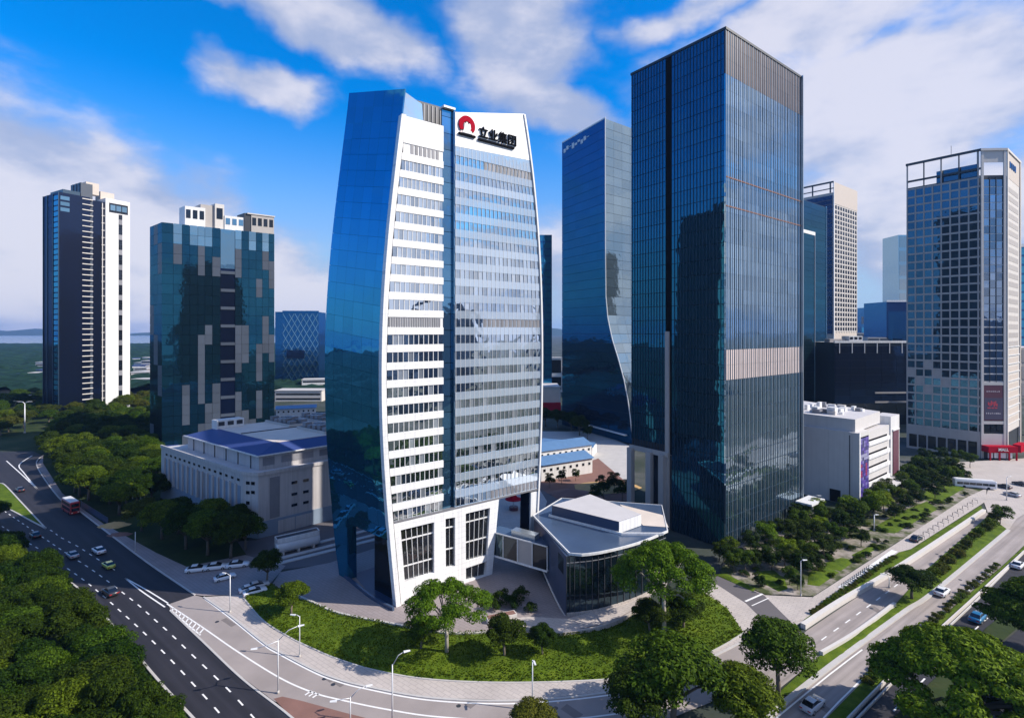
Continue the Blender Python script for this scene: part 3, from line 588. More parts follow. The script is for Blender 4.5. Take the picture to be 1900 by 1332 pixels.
# repairs and covers in the road surface
rngp = random.Random(77)
for par, pts, zz in ((slip, [(410, 1150), (600, 1258), (618, 1266), (860, 1306), (1040, 1315)], .031), (c1, [(1640, 1190), (1790, 1075), (1500, 1300)], .036), (c2, [(1610, 1125), (1750, 1025)], .034)):
    for (x, y) in pts:
        a, c = G(x, y), G(x + 6, y + 4); d = unit((c[0] - a[0], c[1] - a[1])); n_ = (-d[1], d[0]); l, w = rngp.uniform(1.5, 5), rngp.uniform(.7, 1.8)
        b = MB(); b.poly([(a[0] + d[0] * i + n_[0] * j, a[1] + d[1] * i + n_[1] * j, zz) for i, j in ((0, 0), (l, 0), (l, w), (0, w))][::-1]); b.build('repair_patch', M['patch'], par)
        q = G(x + rngp.uniform(-14, 14), y + rngp.uniform(-5, 5)); b = MB(); b.poly([(q[0] + .4 * math.cos(k * .6283), q[1] + .4 * math.sin(k * .6283), zz + .003) for k in range(10)]); b.build('manhole_cover', M['dark_metal'], par)
# ================================================================ BUILDINGS
def body(th, foot, z0, z1, mat, name='wall', top=None):
    b = MB(); b.prism(foot, z0, z1, 0, 1); return b.build(name, [M[mat], M[top or 'roof_pale']], th)
def building(name, label, base, cat='building', group=None): return thing(name, label, cat, (base[0], base[1], 0), 0, group)

# ---------------------------------------------------------------- the curved white tower (the subject)
P0 = (-26.8, 113.1); U = unit((1300, 971)); NF = (U[1], -U[0]); V = unit((-1150, 971)); DEP = 23.0
FL = 3.84
_zl = [0, 18.4, 32.8, 50, 66.4, 85, 107.5, 119]; _sl = [1.9, .26, -.97, -1.46, -.97, .64, 3.1, 4.6]
_zr = [0, 10, 17.6, 29, 47.8, 73.6, 98.9, 116.4]; _sr = [41, 41.7, 42.2, 43, 43.3, 43, 40.6, 37.4]
_cl = np.polyfit(_zl, _sl, 4); _cr = np.polyfit(_zr, _sr, 4)
sL = lambda z: float(np.polyval(_cl, z)); sR = lambda z: float(np.polyval(_cr, z))
def FP(s, z, off=0.0, k=0.0):
    """point on the white face: s along it, z up, off outwards, k metres back along the side face"""
    return (P0[0] + U[0] * s + NF[0] * off + V[0] * k, P0[1] + U[1] * s + NF[1] * off + V[1] * k, z)
SPX = lambda px: hit(px, P0, U)
def SZ(px, py):
    s = SPX(px); return s, ZAT(py, P0[1] + U[1] * s)
hero = building('curved_office_tower', 'white and blue glass office tower with bowed edges and red emblem', FP(20, 0)[:2], 'tower')
def fpiece(name, mat, c, d0, d1, parent=hero, join=None, m=0):
    """piece of the white face: c = four (s, z) corners bottom-left, bottom-right, top-right, top-left; from d0 to d1 proud"""
    b = join if join is not None else MB()
    o = [FP(s, z, d1) for s, z in c]; i_ = [FP(s, z, d0) for s, z in c]
    n = len(b.v); b.v += o + i_
    for q in ((0, 1, 2, 3), (7, 6, 5, 4), (0, 4, 5, 1), (1, 5, 6, 2), (2, 6, 7, 3), (3, 7, 4, 0)): b.f.append(tuple(n + k for k in q)); b.m.append(m)
    return None if join is not None else b.build(name, M[mat], parent)
# core mass, floor by floor so that it follows the bowed sides
zs = list(np.linspace(18.2, 107.0, 24)); SA = 13.6; SB = 16.7
def core(fa, fb, off, k0, k1):
    cb = MB(); rings = []
    for z in zs:
        i = len(cb.v); cb.v += [FP(fa(z), z, off, k0), FP(fb(z), z, off, k0), FP(fb(z), z, -.35, k1), FP(fa(z), z, -.35, k1)]; rings.append(i)
    for a, b in zip(rings, rings[1:]):
        for k in range(4): cb.f.append((a + k, a + (k + 1) % 4, b + (k + 1) % 4, b + k)); cb.m.append(0)
    cb.f.append(tuple(rings[-1] + k for k in range(4))); cb.m.append(1); cb.f.append(tuple(rings[0] + 3 - k for k in range(4))); cb.m.append(1)
    cb.build('core_wall', [M['dark_metal'], M['roof_pale']], hero)
core(lambda z: sL(z) + .35, lambda z: SA - .05, -.35, 0, 4); core(lambda z: SB + .05, lambda z: sR(z) - .2, -.35, 0, 4)
core(lambda z: sL(z) + .35, lambda z: sR(z) - .25, -.35, 4.01, DEP - .2)
# bowed side of deep blue glass: storey-high panels
NR, NC = 26, 6
def side_top(k): return 113.5 + 6.0 * k                     # the crown rises towards the back
for r in range(NR):
    for c in range(NC):
        k0, k1 = c / NC, (c + 1) / NC; g = 0.0012; b = MB()
        def zz(rr, k): return 17.2 + (side_top(k) - 17.2) * rr / NR
        q = [(zz(r, k1) + .03, k1 - g), (zz(r, k0) + .03, k0 + g), (zz(r + 1, k0) - .02, k0 + g), (zz(r + 1, k1) - .02, k1 - g)]
        o = [FP(sL(z) + random.uniform(-.012, .012), z, 0, k * DEP) for z, k in q]; i_ = [FP(sL(z) + .3, z, 0, k * DEP) for z, k in q]
        n = 0; b.v += o + i_
        for f_ in ((0, 1, 2, 3), (7, 6, 5, 4), (0, 4, 5, 1), (1, 5, 6, 2), (2, 6, 7, 3), (3, 7, 4, 0)): b.f.append(f_); b.m.append(0)
        b.build('side_glass_panel', M['hero_side'], hero)
# white edge fin up the near corner, and the thin dark joint beside it
fb = MB(); jb = MB(); zl = list(np.linspace(0, 107.6, 40))
for a, b in zip(zl, zl[1:]):
    fpiece('', '', [(sL(a) - .25, a), (sL(a) + .85, a), (sL(b) + .85, b), (sL(b) - .25, b)], -1.2, .55, join=fb)
    fpiece('', '', [(sL(a) + .86, a), (sL(a) + 1.12, a), (sL(b) + 1.12, b), (sL(b) + .86, b)], -.2, .08, join=jb)
fb.build('edge_fin', M['white'], hero); jb.build('dark_joint', M['black'], hero)
fb = MB(); zl = list(np.linspace(2, 116, 36))
for a, b in zip(zl, zl[1:]): fpiece('', '', [(sR(a) - .45, a), (sR(a), a), (sR(b), b), (sR(b) - .45, b)], -.8, .45, join=fb)
fb.build('edge_fin', M['white_panel'], hero)
# left half of the white face: bands of windows between white spandrels
SA = 13.6; SB = 16.7
rows = [19.8 + FL * k for k in range(22)]                    # middle heights of the window rows, 19.8 .. 100.4
LOUV = {11, 21}
prev = 18.3
for i, zc in enumerate(rows):
    w0, w1 = zc - 1.12, zc + 1.12
    fpiece('spandrel', 'white', [(sL(prev) + 1.12, prev), (SA, prev), (SA, w0), (sL(w0) + 1.12, w0)], -.4, .12)
    ncol = 11; a0, a1 = sL(zc) + 1.25, SA - .12
    if i in LOUV:
        fpiece('louver_backing', 'white_panel', [(a0, w0), (a1, w0), (a1, w1), (a0, w1)], -.3, -.05)
        n = 22 if i == 11 else 7; b0, b1 = (a0, a1 - .6) if i == 11 else (a0 + 1.6, a1 - .9)
        for c in range(n):
            x0 = b0 + (b1 - b0) * (c + .18) / n; x1 = b0 + (b1 - b0) * (c + .82) / n
            fpiece('louver_slat', 'louver', [(x0, w0 + .05), (x1, w0 + .05), (x1, w1 - .05), (x0, w1 - .05)], -.05, .05)
    else:
        for c in range(ncol):
            x0 = a0 + (a1 - a0) * c / ncol + .07; x1 = a0 + (a1 - a0) * (c + 1) / ncol - .07
            fpiece('window_pane', 'hero_blind' if random.random() < .16 else 'hero_win', [(x0, w0), (x1, w0), (x1, w1), (x0, w1)], -.28, -.12)
    prev = w1
for i, zc in enumerate(rows):
    if i in LOUV: continue
    a0, a1 = sL(zc) + 1.25, SA - .12
    for c in range(1, 11):
        x = a0 + (a1 - a0) * c / 11; fpiece('mullion', 'white_panel', [(x - .065, zc - 1.12), (x + .065, zc - 1.12), (x + .065, zc + 1.12), (x - .065, zc + 1.12)], -.3, 0.0)
fpiece('parapet', 'white', [(sL(prev) + 1.12, prev), (SA, prev), (SA, 107.5), (sL(107.5) + .9, 107.5)], -.9, .12)
# recessed dark joint between the two halves
for k in range(25):
    z0 = 18.3 + FL * k - .2; z1 = min(z0 + FL - .12, 112)
    if z0 < 111: fpiece('recess_panel', 'recess_glass', [(SA + .02, z0), (SB - .02, z0), (SB - .02, z1), (SA + .02, z1)], -1.2, -.7)
fpiece('recess_cheek', 'recess_glass', [(SB - .3, 18.3), (SB, 18.3), (SB, 112), (SB - .3, 112)], -2.0, -.05)
fpiece('recess_cap', 'white', [(SA + .1, 112.02), (SB + .1, 112.02), (SB + .1, 112.5), (SA + .1, 112.5)], -2.3, .1)
# right half: curtain wall of pale spandrels and narrow panes
NCR = 20; cnt = 0; rest = MB(); prev = 18.3
for i, zc in enumerate(rows):
    w0, w1 = zc - 1.0, zc + 1.0
    fpiece('spandrel_band', 'pale_glass', [(SB, prev), (sR(prev) - .46, prev), (sR(w0) - .46, w0), (SB, w0)], -.3, .10)
    a0, a1 = SB + .2, sR(zc) - .6
    for c in range(NCR):
        x0 = a0 + (a1 - a0) * c / NCR + .12; x1 = a0 + (a1 - a0) * (c + 1) / NCR - .12
        louv = (i == 11 and c > 5) or (i == 0 and c > 7) or (i == 21 and c > 6)
        if louv:
            x0 += .14; x1 -= .14
            fpiece('louver_slat', 'louver', [(x0, w0), (x1, w0), (x1, w1), (x0, w1)], -.2, 0.03)
            continue
        j = None
        if cnt >= 300: j = rest
        fpiece('curtain_pane', 'hero_blind' if j is None and random.random() < .14 else 'hero_curtain', [(x0, w0), (x1, w0), (x1, w1), (x0, w1)], -.2, -.04, join=j); cnt += 1
    fpiece('wall_strip', 'pale_glass', [(SB, w0), (sR(w0) - .46, w0), (sR(w1) - .46, w1), (SB, w1)], -.34, -.21)
    prev = w1
if rest.v: tag(rest.build('curtain_panes', M['hero_curtain'], hero), kind='stuff')
for c in range(NCR + 1):
    mb = MB()
    zz_ = list(np.linspace(19, 103.6, 12))
    for a, b in zip(zz_, zz_[1:]):
        f_ = lambda z: SB + .2 + (sR(z) - .6 - SB - .2) * c / NCR
        fpiece('', '', [(f_(a) - .03, a), (f_(a) + .03, a), (f_(b) + .03, b), (f_(b) - .03, b)], .1, .15, join=mb)
    mb.build('curtain_mullion', M['white_panel'], hero)
zt = lambda s: 111.5 + (s - 16.7) * .225
fpiece('spandrel_band', 'pale_glass', [(SB, prev), (sR(prev) - .46, prev), (sR(105) - .46, 104.5), (SB, 103.5)], -.3, .10)
fpiece('sign_wall', 'white', [(SB, 103.52), (sR(104.6) - .46, 104.52), (sR(115.5) - .3, zt(sR(115.5))), (SB, zt(SB))], -1.2, .14)
# crown pieces behind the parapet
fpiece('crown_screen', 'pale_glass', [(sL(107) + .3, 106.8), (9.2, 106.8), (8.8, 111.8), (sL(113.5) + .25, 113.6)], -1.7, -1.3)
b = MB(); q = [FP(9.5, 107, -5), FP(20, 107, -5), FP(20, 107, -5, 14), FP(9.5, 107, -5, 14)]; b.hexa(q + [(x, y, 114.2) for x, y, _ in q]); b.build('plant_room', M['dark_metal'], hero)
for k in range(6): fpiece('plant_louver', 'louver', [(9.9 + k * 1.1, 107.6), (10.3 + k * 1.1, 107.6), (10.3 + k * 1.1, 113.8), (9.9 + k * 1.1, 113.8)], -4.99, -4.85)
# white portal at the foot, with tall lobby windows
w1_ = [SZ(750.4, 1077.6), SZ(805, 1061.8), SZ(805, 968), SZ(743, 983)]
w2_ = [SZ(827, 1053), SZ(844, 1049), SZ(844, 959), SZ(826, 962)]
w3_ = [SZ(864, 1041), SZ(903.5, 1030), SZ(908.7, 941.4), SZ(863.5, 952.5)]
w4_ = [SZ(864, 1076), SZ(899.7, 1067), SZ(901.7, 1040.8), SZ(864, 1053.5)]
ZP = 18.3; er = lambda z: 27.2 + 2.1 * z / ZP; el_ = lambda z: sL(z) + 1.12
pf = MB()
def pq(c): fpiece('', '', c, -1.0, .16, join=pf)
# piers and beams around the openings
pq([(el_(0), 0), (w1_[0][0], 0), (w1_[0][0], w1_[0][1]), (el_(w1_[0][1]), w1_[0][1])])
pq([(el_(w1_[0][1]), w1_[0][1]), (w1_[0][0], w1_[0][1]), (w1_[3][0], w1_[3][1]), (el_(w1_[3][1]), w1_[3][1])])
zt_ = max(w1_[2][1], w1_[3][1], w2_[2][1], w3_[2][1])
pq([(el_(w1_[3][1]), w1_[3][1]), (w1_[3][0], w1_[3][1]), (w1_[3][0], ZP), (el_(ZP), ZP)])
pq([(w1_[0][0], 0), (w1_[1][0], 0), (w1_[1][0], w1_[1][1]), (w1_[0][0], w1_[0][1])])
pq([(w1_[3][0], w1_[3][1]), (w1_[2][0], w1_[2][1]), (w1_[2][0], ZP), (w1_[3][0], ZP)])
pq([(w1_[1][0], 0), (w2_[0][0], 0), (w2_[3][0], ZP), (w1_[2][0], ZP)])
pq([(w2_[0][0], 0), (w2_[1][0], 0), (w2_[1][0], w2_[1][1]), (w2_[0][0], w2_[0][1])])
pq([(w2_[3][0], w2_[3][1]), (w2_[2][0], w2_[2][1]), (w2_[2][0], ZP), (w2_[3][0], ZP)])
pq([(w2_[1][0], 0), (w4_[0][0], 0), (w3_[3][0], ZP), (w2_[2][0], ZP)])
pq([(w4_[0][0], 0), (w4_[1][0], 0), (w4_[1][0], w4_[1][1]), (w4_[0][0], w4_[0][1])])
pq([(w4_[3][0], w4_[3][1]), (w4_[2][0], w4_[2][1]), (w3_[1][0], w3_[1][1]), (w3_[0][0], w3_[0][1])])
pq([(w3_[3][0], w3_[3][1]), (w3_[2][0], w3_[2][1]), (w3_[2][0], ZP), (w3_[3][0], ZP)])
pq([(w4_[1][0], 0), (er(0), 0), (er(w4_[1][1]), w4_[1][1]), (w4_[1][0], w4_[1][1])])
pq([(w4_[1][0], w4_[1][1]), (er(w4_[1][1]), w4_[1][1]), (er(w3_[1][1]), w3_[1][1]), (w3_[1][0], w3_[1][1])])
pq([(w3_[1][0], w3_[1][1]), (er(w3_[1][1]), w3_[1][1]), (er(w3_[2][1]), w3_[2][1]), (w3_[2][0], w3_[2][1])])
pq([(w3_[2][0], w3_[2][1]), (er(w3_[2][1]), w3_[2][1]), (er(ZP), ZP), (w3_[2][0], ZP)])
pf.build('portal_frame', M['white'], hero)
def lerp4(q, a, b):
    lo = (q[0][0] + (q[1][0] - q[0][0]) * a, q[0][1] + (q[1][1] - q[0][1]) * a); hi = (q[3][0] + (q[2][0] - q[3][0]) * a, q[3][1] + (q[2][1] - q[3][1]) * a)
    return (lo[0] + (hi[0] - lo[0]) * b, lo[1] + (hi[1] - lo[1]) * b)
for q, nc, cuts in ((w1_, 6, (0, .27, .78, 1)), (w2_, 2, (0, .36, .80, 1)), (w3_, 5, (0, .38, .80, 1)), (w4_, 3, (0, 1))):
    win = fpiece('lobby_window', 'dark_metal', [lerp4(q, 0, 0), lerp4(q, 1, 0), lerp4(q, 1, 1), lerp4(q, 0, 1)], -.75, -.6)
    for c in range(nc):
        for a, b in zip(cuts, cuts[1:]):
            e = .012
            fpiece('pane', 'portal_glass', [lerp4(q, c / nc + e, a + e), lerp4(q, (c + 1) / nc - e, a + e), lerp4(q, (c + 1) / nc - e, b - e), lerp4(q, c / nc + e, b - e)], -.6, -.5, parent=win)
    mm = MB()
    for c in range(1, nc): fpiece('', '', [lerp4(q, c / nc - .006, 0), lerp4(q, c / nc + .006, 0), lerp4(q, c / nc + .006, 1), lerp4(q, c / nc - .006, 1)], -.5, -.3, join=mm)
    for a in cuts[1:-1]: fpiece('', '', [lerp4(q, 0, a - .012), lerp4(q, 1, a - .012), lerp4(q, 1, a + .012), lerp4(q, 0, a + .012)], -.52, -.33, join=mm)
    if mm.v: mm.build('frame', M['white_panel'], win)
fpiece('soffit_band', 'louver', [(el_(ZP), ZP - .02), (sR(ZP) - .46, ZP - .02), (sR(ZP) - .46, ZP + .4), (el_(ZP), ZP + .4)], -.9, .22)
# lobby block behind the portal, far blue leg, beam and right-hand leg
b = MB(); q = [FP(3, 0, -1.1), FP(26.6, 0, -1.1), FP(26.6, 0, -1.1, 9), FP(3, 0, -1.1, 9)]; b.hexa(q + [(x, y, 18.0) for x, y, _ in q]); b.build('lobby_wall', M['dark_glass'], hero)
def sideblock(name, mat, zk, th_=1.2):
    """part of the bowed side: list of (z, k0, k1) rings"""
    b = MB(); prevr = None
    for z, k0, k1 in zk:
        i = len(b.v); b.v += [FP(sL(z) - .05, z, 0, k1 * DEP), FP(sL(z) - .05, z, 0, k0 * DEP), FP(sL(z) + th_, z, 0, k0 * DEP), FP(sL(z) + th_, z, 0, k1 * DEP)]
        if prevr is not None:
            for a in range(4): b.f.append((prevr + a, prevr + (a + 1) % 4, i + (a + 1) % 4, i + a)); b.m.append(0)
        else: b.f.append((i + 3, i + 2, i + 1, i)); b.m.append(0)
        prevr = i
    b.f.append((prevr, prevr + 1, prevr + 2, prevr + 3)); b.m.append(0)
    return b.build(name, M[mat], hero)
sideblock('leg', 'hero_side', [(0, .82, .98), (6, .78, 1.0), (12, .74, 1.0), (17.2, .70, 1.0)], 2.2)
sideblock('transfer_beam', 'hero_side', [(14.6, .02, .70), (17.2, .02, .70)], 2.0)
b = MB(); q = [FP(39.2, 0, 0.1), FP(sR(0), 0, 0.1), FP(sR(0), 0, 0.1, 3), FP(39.2, 0, 0.1, 3)]; t_ = [FP(39.6, 17.9, .1), FP(sR(18), 17.9, .1), FP(sR(18), 17.9, .1, 3), FP(39.6, 17.9, .1, 3)]; b.hexa(q + t_); b.build('leg', M['white_panel'], hero)
b = MB(); q = [FP(38.8, 0, -.3), FP(39.19, 0, -.3), FP(39.19, 0, -.3, 2.8), FP(38.8, 0, -.3, 2.8)]; t_ = [FP(39.2, 17.9, -.3), FP(39.59, 17.9, -.3), FP(39.59, 17.9, -.3, 2.8), FP(39.2, 17.9, -.3, 2.8)]; b.hexa(q + t_); b.build('leg_lining', M['navy'], hero)
def text_mesh(name, cu):
    o = bpy.data.objects.new(name + '_outline', cu); COL.objects.link(o); bpy.context.view_layer.update()
    me = bpy.data.meshes.new_from_object(o.evaluated_get(bpy.context.evaluated_depsgraph_get())); me.name = name
    bpy.data.objects.remove(o); return bpy.data.objects.new(name, me)
# emblem and lettering on the sign wall
em_s, em_z = SZ(865, 234); EM = Matrix((( U[0], 0, NF[0]), (U[1], 0, NF[1]), (0, 1, 0)))
def face_mat(s, z, off):
    p = FP(s, z, off); r = root_of(hero).location
    m = Matrix(((U[0], 0, NF[0], p[0] - r[0]), (U[1], 0, NF[1], p[1] - r[1]), (0, 1, 0, p[2] - r[2]), (0, 0, 0, 1))); return m
def flat(name, rings, mat, s, z, off, d, parent=hero):
    """flat shape in the face's own plane (outline points), d thick"""
    b = MB(); n = len(rings); b.v += [(x, y, d) for x, y in rings] + [(x, y, 0) for x, y in rings]
    b.f.append(tuple(range(n))); b.m.append(0)
    for k in range(n): b.f.append((k, n + k, n + (k + 1) % n, (k + 1) % n)); b.m.append(0)
    o = link(bpy.data.objects.new(name, b.mesh(name, M[mat])), parent); o.matrix_local = face_mat(s, z, off); return o
arc = lambda r, a0, a1, n=26, cx=0, cy=0: [(cx + r * math.cos(R(a0 + (a1 - a0) * k / n)), cy + r * math.sin(R(a0 + (a1 - a0) * k / n))) for k in range(n + 1)]
flat('emblem', arc(2.25, -38, 218) + arc(1.15, 222, -42, cy=-.25), 'red', em_s, em_z, .16, .35)
flat('emblem_figure', [(-1.25, -1.9), (1.5, -1.9), (1.1, -.9), (.95, .35), (.6, .55), (.35, .2), (.1, .75), (-.2, .75), (-.35, .3), (-.7, .5), (-.85, -.9)], 'white_panel', em_s, em_z, .17, .3)
flat('emblem_base_and_shadow', [(-2.3, -2.55), (2.3, -2.55), (2.3, -2.1), (-2.3, -2.1)], 'black', em_s, em_z, .16, .5)  # black bar modelled as the shadow of the base bar
flat('emblem_base_and_shadow', [(-2.0, -2.08), (2.3, -2.08), (2.0, -1.5), (-1.6, -1.5)], 'pink_louver', em_s, em_z, .16, .2)
fc = bpy.data.curves.new('sign_lettering', 'FONT'); fc.body = '立业集团'; fc.size = 2.9; fc.extrude = 0.2; fc.offset = 0.02; fc.space_character = 1.0
fc.materials.append(M['black'])
ls, lz = SZ(886.5, 253)
lo = link(text_mesh('sign_lettering', fc), hero); lo.matrix_local = face_mat(ls, lz, .35)
flat('sign_tray_shadow', [(0, -1.1), (10.8, -1.1), (10.8, -.62), (0, -.62)], 'black', ls - .1, lz, .16, .45)  # black bar drawn as the shadow line of the sign tray
lo['label'] = 'black sign characters beside the red emblem'

# ---------------------------------------------------------------- the tall dark tower
HP = (58.8, 143.9); HL = 33.1; HR = 45.9; HZ = 143.7
a_, b_, c_ = add2(HP, D1, HL), HP, add2(HP, D2, HR); d_ = add2(c_, D1, HL)
dt = building('dark_glass_skyscraper', 'tallest dark blue glass skyscraper with thin vertical fins', HP, 'tower')
body(dt, [add2(a_, D2, .5), add2(add2(b_, D1, .5), D2, .5), add2(c_, D1, .5), d_], 22.6, HZ - .6, 'dark_metal')
q0 = add2(a_, D1, -HL * .44)
body(dt, [add2(q0, D2, .5), add2(add2(b_, D1, .5), D2, .5), add2(c_, D1, .5), add2(add2(c_, D1, HL * .44 + 4), D2, 0), add2(q0, D2, 20)], 0, 22.5, 'dark_metal', 'podium_wall')
fl = Face(dt, a_, b_); fr = Face(dt, b_, c_)
RW = HL * .44; NFL = 34; fh_ = HZ / NFL
# left face: panels by storey and bay, a dark slot, mullions, colonnade at the foot
for r in range(NFL):
    z0 = r * fh_
    for k, (x0, x1) in enumerate(((.1, 6.8), (6.8, RW - 1.2), (RW + 1.0, RW + 6.9), (RW + 6.9, RW + 12.6), (RW + 12.6, HL - .15))):
        if z0 < 22 and k < 2: continue
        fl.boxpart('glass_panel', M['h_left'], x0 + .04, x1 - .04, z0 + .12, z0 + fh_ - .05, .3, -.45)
fl.boxpart('slot', M['black'], RW - 1.19, RW + .99, 22.7, HZ - .3, .05, -.45)
fl.boxpart('slot_pier', M['stone'], RW - 1.19, RW + .2, 0, 60, .6, -.35)
for k in range(31):
    x = .5 + (HL - 1.0) * k / 30
    if RW - 1.5 < x < RW + 1.3: continue
    fl.boxpart('mullion', M['fin_dark'], x - .05, x + .05, 23.0 if x < RW else 0.2, HZ - .2, .20, -.15)
for x in (.8, 8.2, RW - 1.6): fl.boxpart('column', M['stone'], x - .9, x + .9, 0, 22.6, 1.7, .1)
fl.boxpart('transfer_beam', M['stone'], -.05, RW + .2, 21.9, 23.4, .6, .12)
b = MB(); fl.add(b, 0, RW, 0, 21.5, .2, -9); b.build('recessed_lobby_glass', M['dark_glass'], dt)
# right face: storey panels, coloured louver bands, fins
for r in range(NFL):
    z0 = r * fh_; z1 = z0 + fh_
    for k in range(5):
        x0, x1 = HR * k / 5, HR * (k + 1) / 5
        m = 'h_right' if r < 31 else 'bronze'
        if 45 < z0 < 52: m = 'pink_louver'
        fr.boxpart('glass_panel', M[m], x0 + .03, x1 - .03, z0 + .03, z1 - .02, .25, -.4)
    if r < 11: fr.boxpart('floor_band', M['fin_dark'] if r % 1 == 0 else M['fin'], .1, HR - .1, z0 + fh_ - .10, z0 + fh_ + .10, .05, -.14) if not 45 < z0 < 52 else None
for zz_ in (94.5, 102.5): fr.boxpart('copper_band', M['copper'], .2, HR - .2, zz_, zz_ + .35, .04, -.05)
NFIN = 40
for k in range(NFIN + 1):
    x = .25 + (HR - .5) * k / NFIN
    hw_ = .08 if k % 2 else .21
    fr.boxpart('fin', M['fin'] if k % 2 else M['fin_dark'], x - hw_, x + hw_, .3, HZ, .12 if k % 2 else .06, -.12)
fr.boxpart('corner_trim', M['fin'], HR - .32, HR + .02, 0, HZ + .1, .6, 0.05)
b = MB(); ring = [a_, b_, c_, d_]
for i in range(4):
    p, q = ring[i], ring[(i + 1) % 4]; e = unit((q[0] - p[0], q[1] - p[1])); n = (e[1], -e[0]); L__ = math.hypot(q[0] - p[0], q[1] - p[1])
    pts = [(p[0] + n[0] * .1, p[1] + n[1] * .1), (q[0] + n[0] * .1, q[1] + n[1] * .1), (q[0] - n[0] * .4, q[1] - n[1] * .4), (p[0] - n[0] * .4, p[1] - n[1] * .4)]
    b.prism(pts, HZ - .55, HZ + .12)
b.build('parapet_rail', M['dark_metal'], dt)
fr.boxpart('entrance_canopy', M['white_panel'], HR - 5.5, HR + 4, 5.0, 5.6, 5.0, 0.5)
for x in (HR - 3.5, HR + 3): fr.boxpart('canopy_post', M['white_panel'], x, x + .35, 0, 5.0, .35, 4.6)

# ---------------------------------------------------------------- the pinched tower behind it
GP_ = (64.0, 277.0); G1 = unit((-.467, .884)); GB = 68.0; GZ = 181.0
pt_ = building('flared_glass_tower', 'blue glass tower whose edge sweeps outwards towards the ground', GP_, 'tower')
gz = [-2, 6, 15, 24, 34, 45, 56, 67.7, 80, 110, 150, GZ]; gs = [0, .8, 2.2, 4.1, 7.3, 12.0, 17.4, 21.2, 22.9, 23.4, 23.5, 23.5]
GS = lambda z: float(np.interp(z, gz, gs))
def GPT(s, z, k=0.0): return (GP_[0] + G1[0] * s + D2[0] * k, GP_[1] + G1[1] * s + D2[1] * k, z)
NR = 34
for r in range(NR):
    z0, z1 = GZ * r / NR, GZ * (r + 1) / NR
    for c in range(6):
        b = MB(); e = .03
        def sc(z, c_): return GB + (GS(z) - GB) * c_ / 6
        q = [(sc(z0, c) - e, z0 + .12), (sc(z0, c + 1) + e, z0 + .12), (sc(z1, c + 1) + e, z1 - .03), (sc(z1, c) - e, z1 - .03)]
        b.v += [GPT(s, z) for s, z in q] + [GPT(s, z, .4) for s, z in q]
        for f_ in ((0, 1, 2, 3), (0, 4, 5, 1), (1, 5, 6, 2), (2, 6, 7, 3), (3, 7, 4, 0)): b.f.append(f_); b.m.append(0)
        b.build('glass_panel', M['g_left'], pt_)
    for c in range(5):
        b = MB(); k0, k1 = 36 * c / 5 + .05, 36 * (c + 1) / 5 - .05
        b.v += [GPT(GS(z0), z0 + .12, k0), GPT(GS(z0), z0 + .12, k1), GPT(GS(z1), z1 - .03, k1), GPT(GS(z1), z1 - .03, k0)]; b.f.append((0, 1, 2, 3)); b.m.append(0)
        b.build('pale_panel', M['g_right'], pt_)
cb = MB(); zs = list(np.linspace(0, GZ - .5, 40)); rr = []
for z in zs:
    i = len(cb.v); cb.v += [GPT(GB - .3, z, .5), GPT(GS(z) + .5, z, .5), GPT(GS(z) + .5, z, 36), GPT(GB - .3, z, 36)]; rr.append(i)
for a, b in zip(rr, rr[1:]):
    for k in range(4): cb.f.append((a + k, a + (k + 1) % 4, b + (k + 1) % 4, b + k)); cb.m.append(0)
cb.f.append(tuple(rr[-1] + k for k in range(4))); cb.m.append(0); cb.build('core_wall', M['dark_metal'], pt_)
eb = MB(); eb.tube([GPT(GS(z), z, 0) for z in np.linspace(0, GZ + .6, 60)], .28, .28, 6); eb.build('edge_trim', M['white_panel'], pt_)
b = MB(); Face(pt_, GPT(GB, 0)[:2], GPT(23.5, 0)[:2]).add(b, 0, GB - 23.5, GZ, GZ + .8, .4, -.3); b.build('parapet_rail', M['white_panel'], pt_)
b = MB(); fg = Face(pt_, GPT(GB, 0)[:2], GPT(23.5, 0)[:2])
for k in range(9): fg.add(b, 2 + k * 3.1, 4.4 + k * 3.1, GZ - 7 + (k % 3), GZ - 4.6 + (k % 2), .12, .02)
b.build('crown_light_panels', M['white_panel'], pt_)
fg2 = Face(pt_, GPT(60, 0)[:2], GPT(0, 0)[:2]); fg2.boxpart('base_canopy', M['white_panel'], 8, 56, 4.2, 4.8, 1.5, .4)
# ---------------------------------------------------------------- patchwork glass tower on the left
B0 = (-166.0, 248.0); B2 = unit((.79, .61)); B1 = unit((-.763, .647)); BZ = 111.8
bt = building('patchwork_glass_tower', 'teal glass tower patched with grey panels and rooftop boxes', B0, 'tower')
bl, br, bb = add2(B0, B1, 18), add2(B0, B2, 50), add2(add2(B0, B2, 50), B1, 18)
body(bt, [add2(bl, B2, .5), add2(add2(B0, B1, .5), B2, .5), add2(br, B1, .5), bb], 0, BZ - .4, 'dark_metal')
fb_ = Face(bt, B0, br); fs_ = Face(bt, bl, B0)
rng = random.Random(11); NR = 23; rh = BZ / NR
xs = [0, 4.6, 8.2, 11.4, 14.8, 17.8, 21.0, 24.6, 31.2, 34.2, 37.6, 41.0, 44.0, 47.2, 50]
grey = set()
for c in range(len(xs) - 1):
    if c == 7: continue
    r = rng.randint(0, 3)
    while r < NR - 3:
        ln = rng.randint(2, 4)
        if rng.random() < (.22 if c not in (6, 8, 13) else .6):
            for k in range(ln): grey.add((c, r + k))
        r += ln + rng.randint(0, 3)
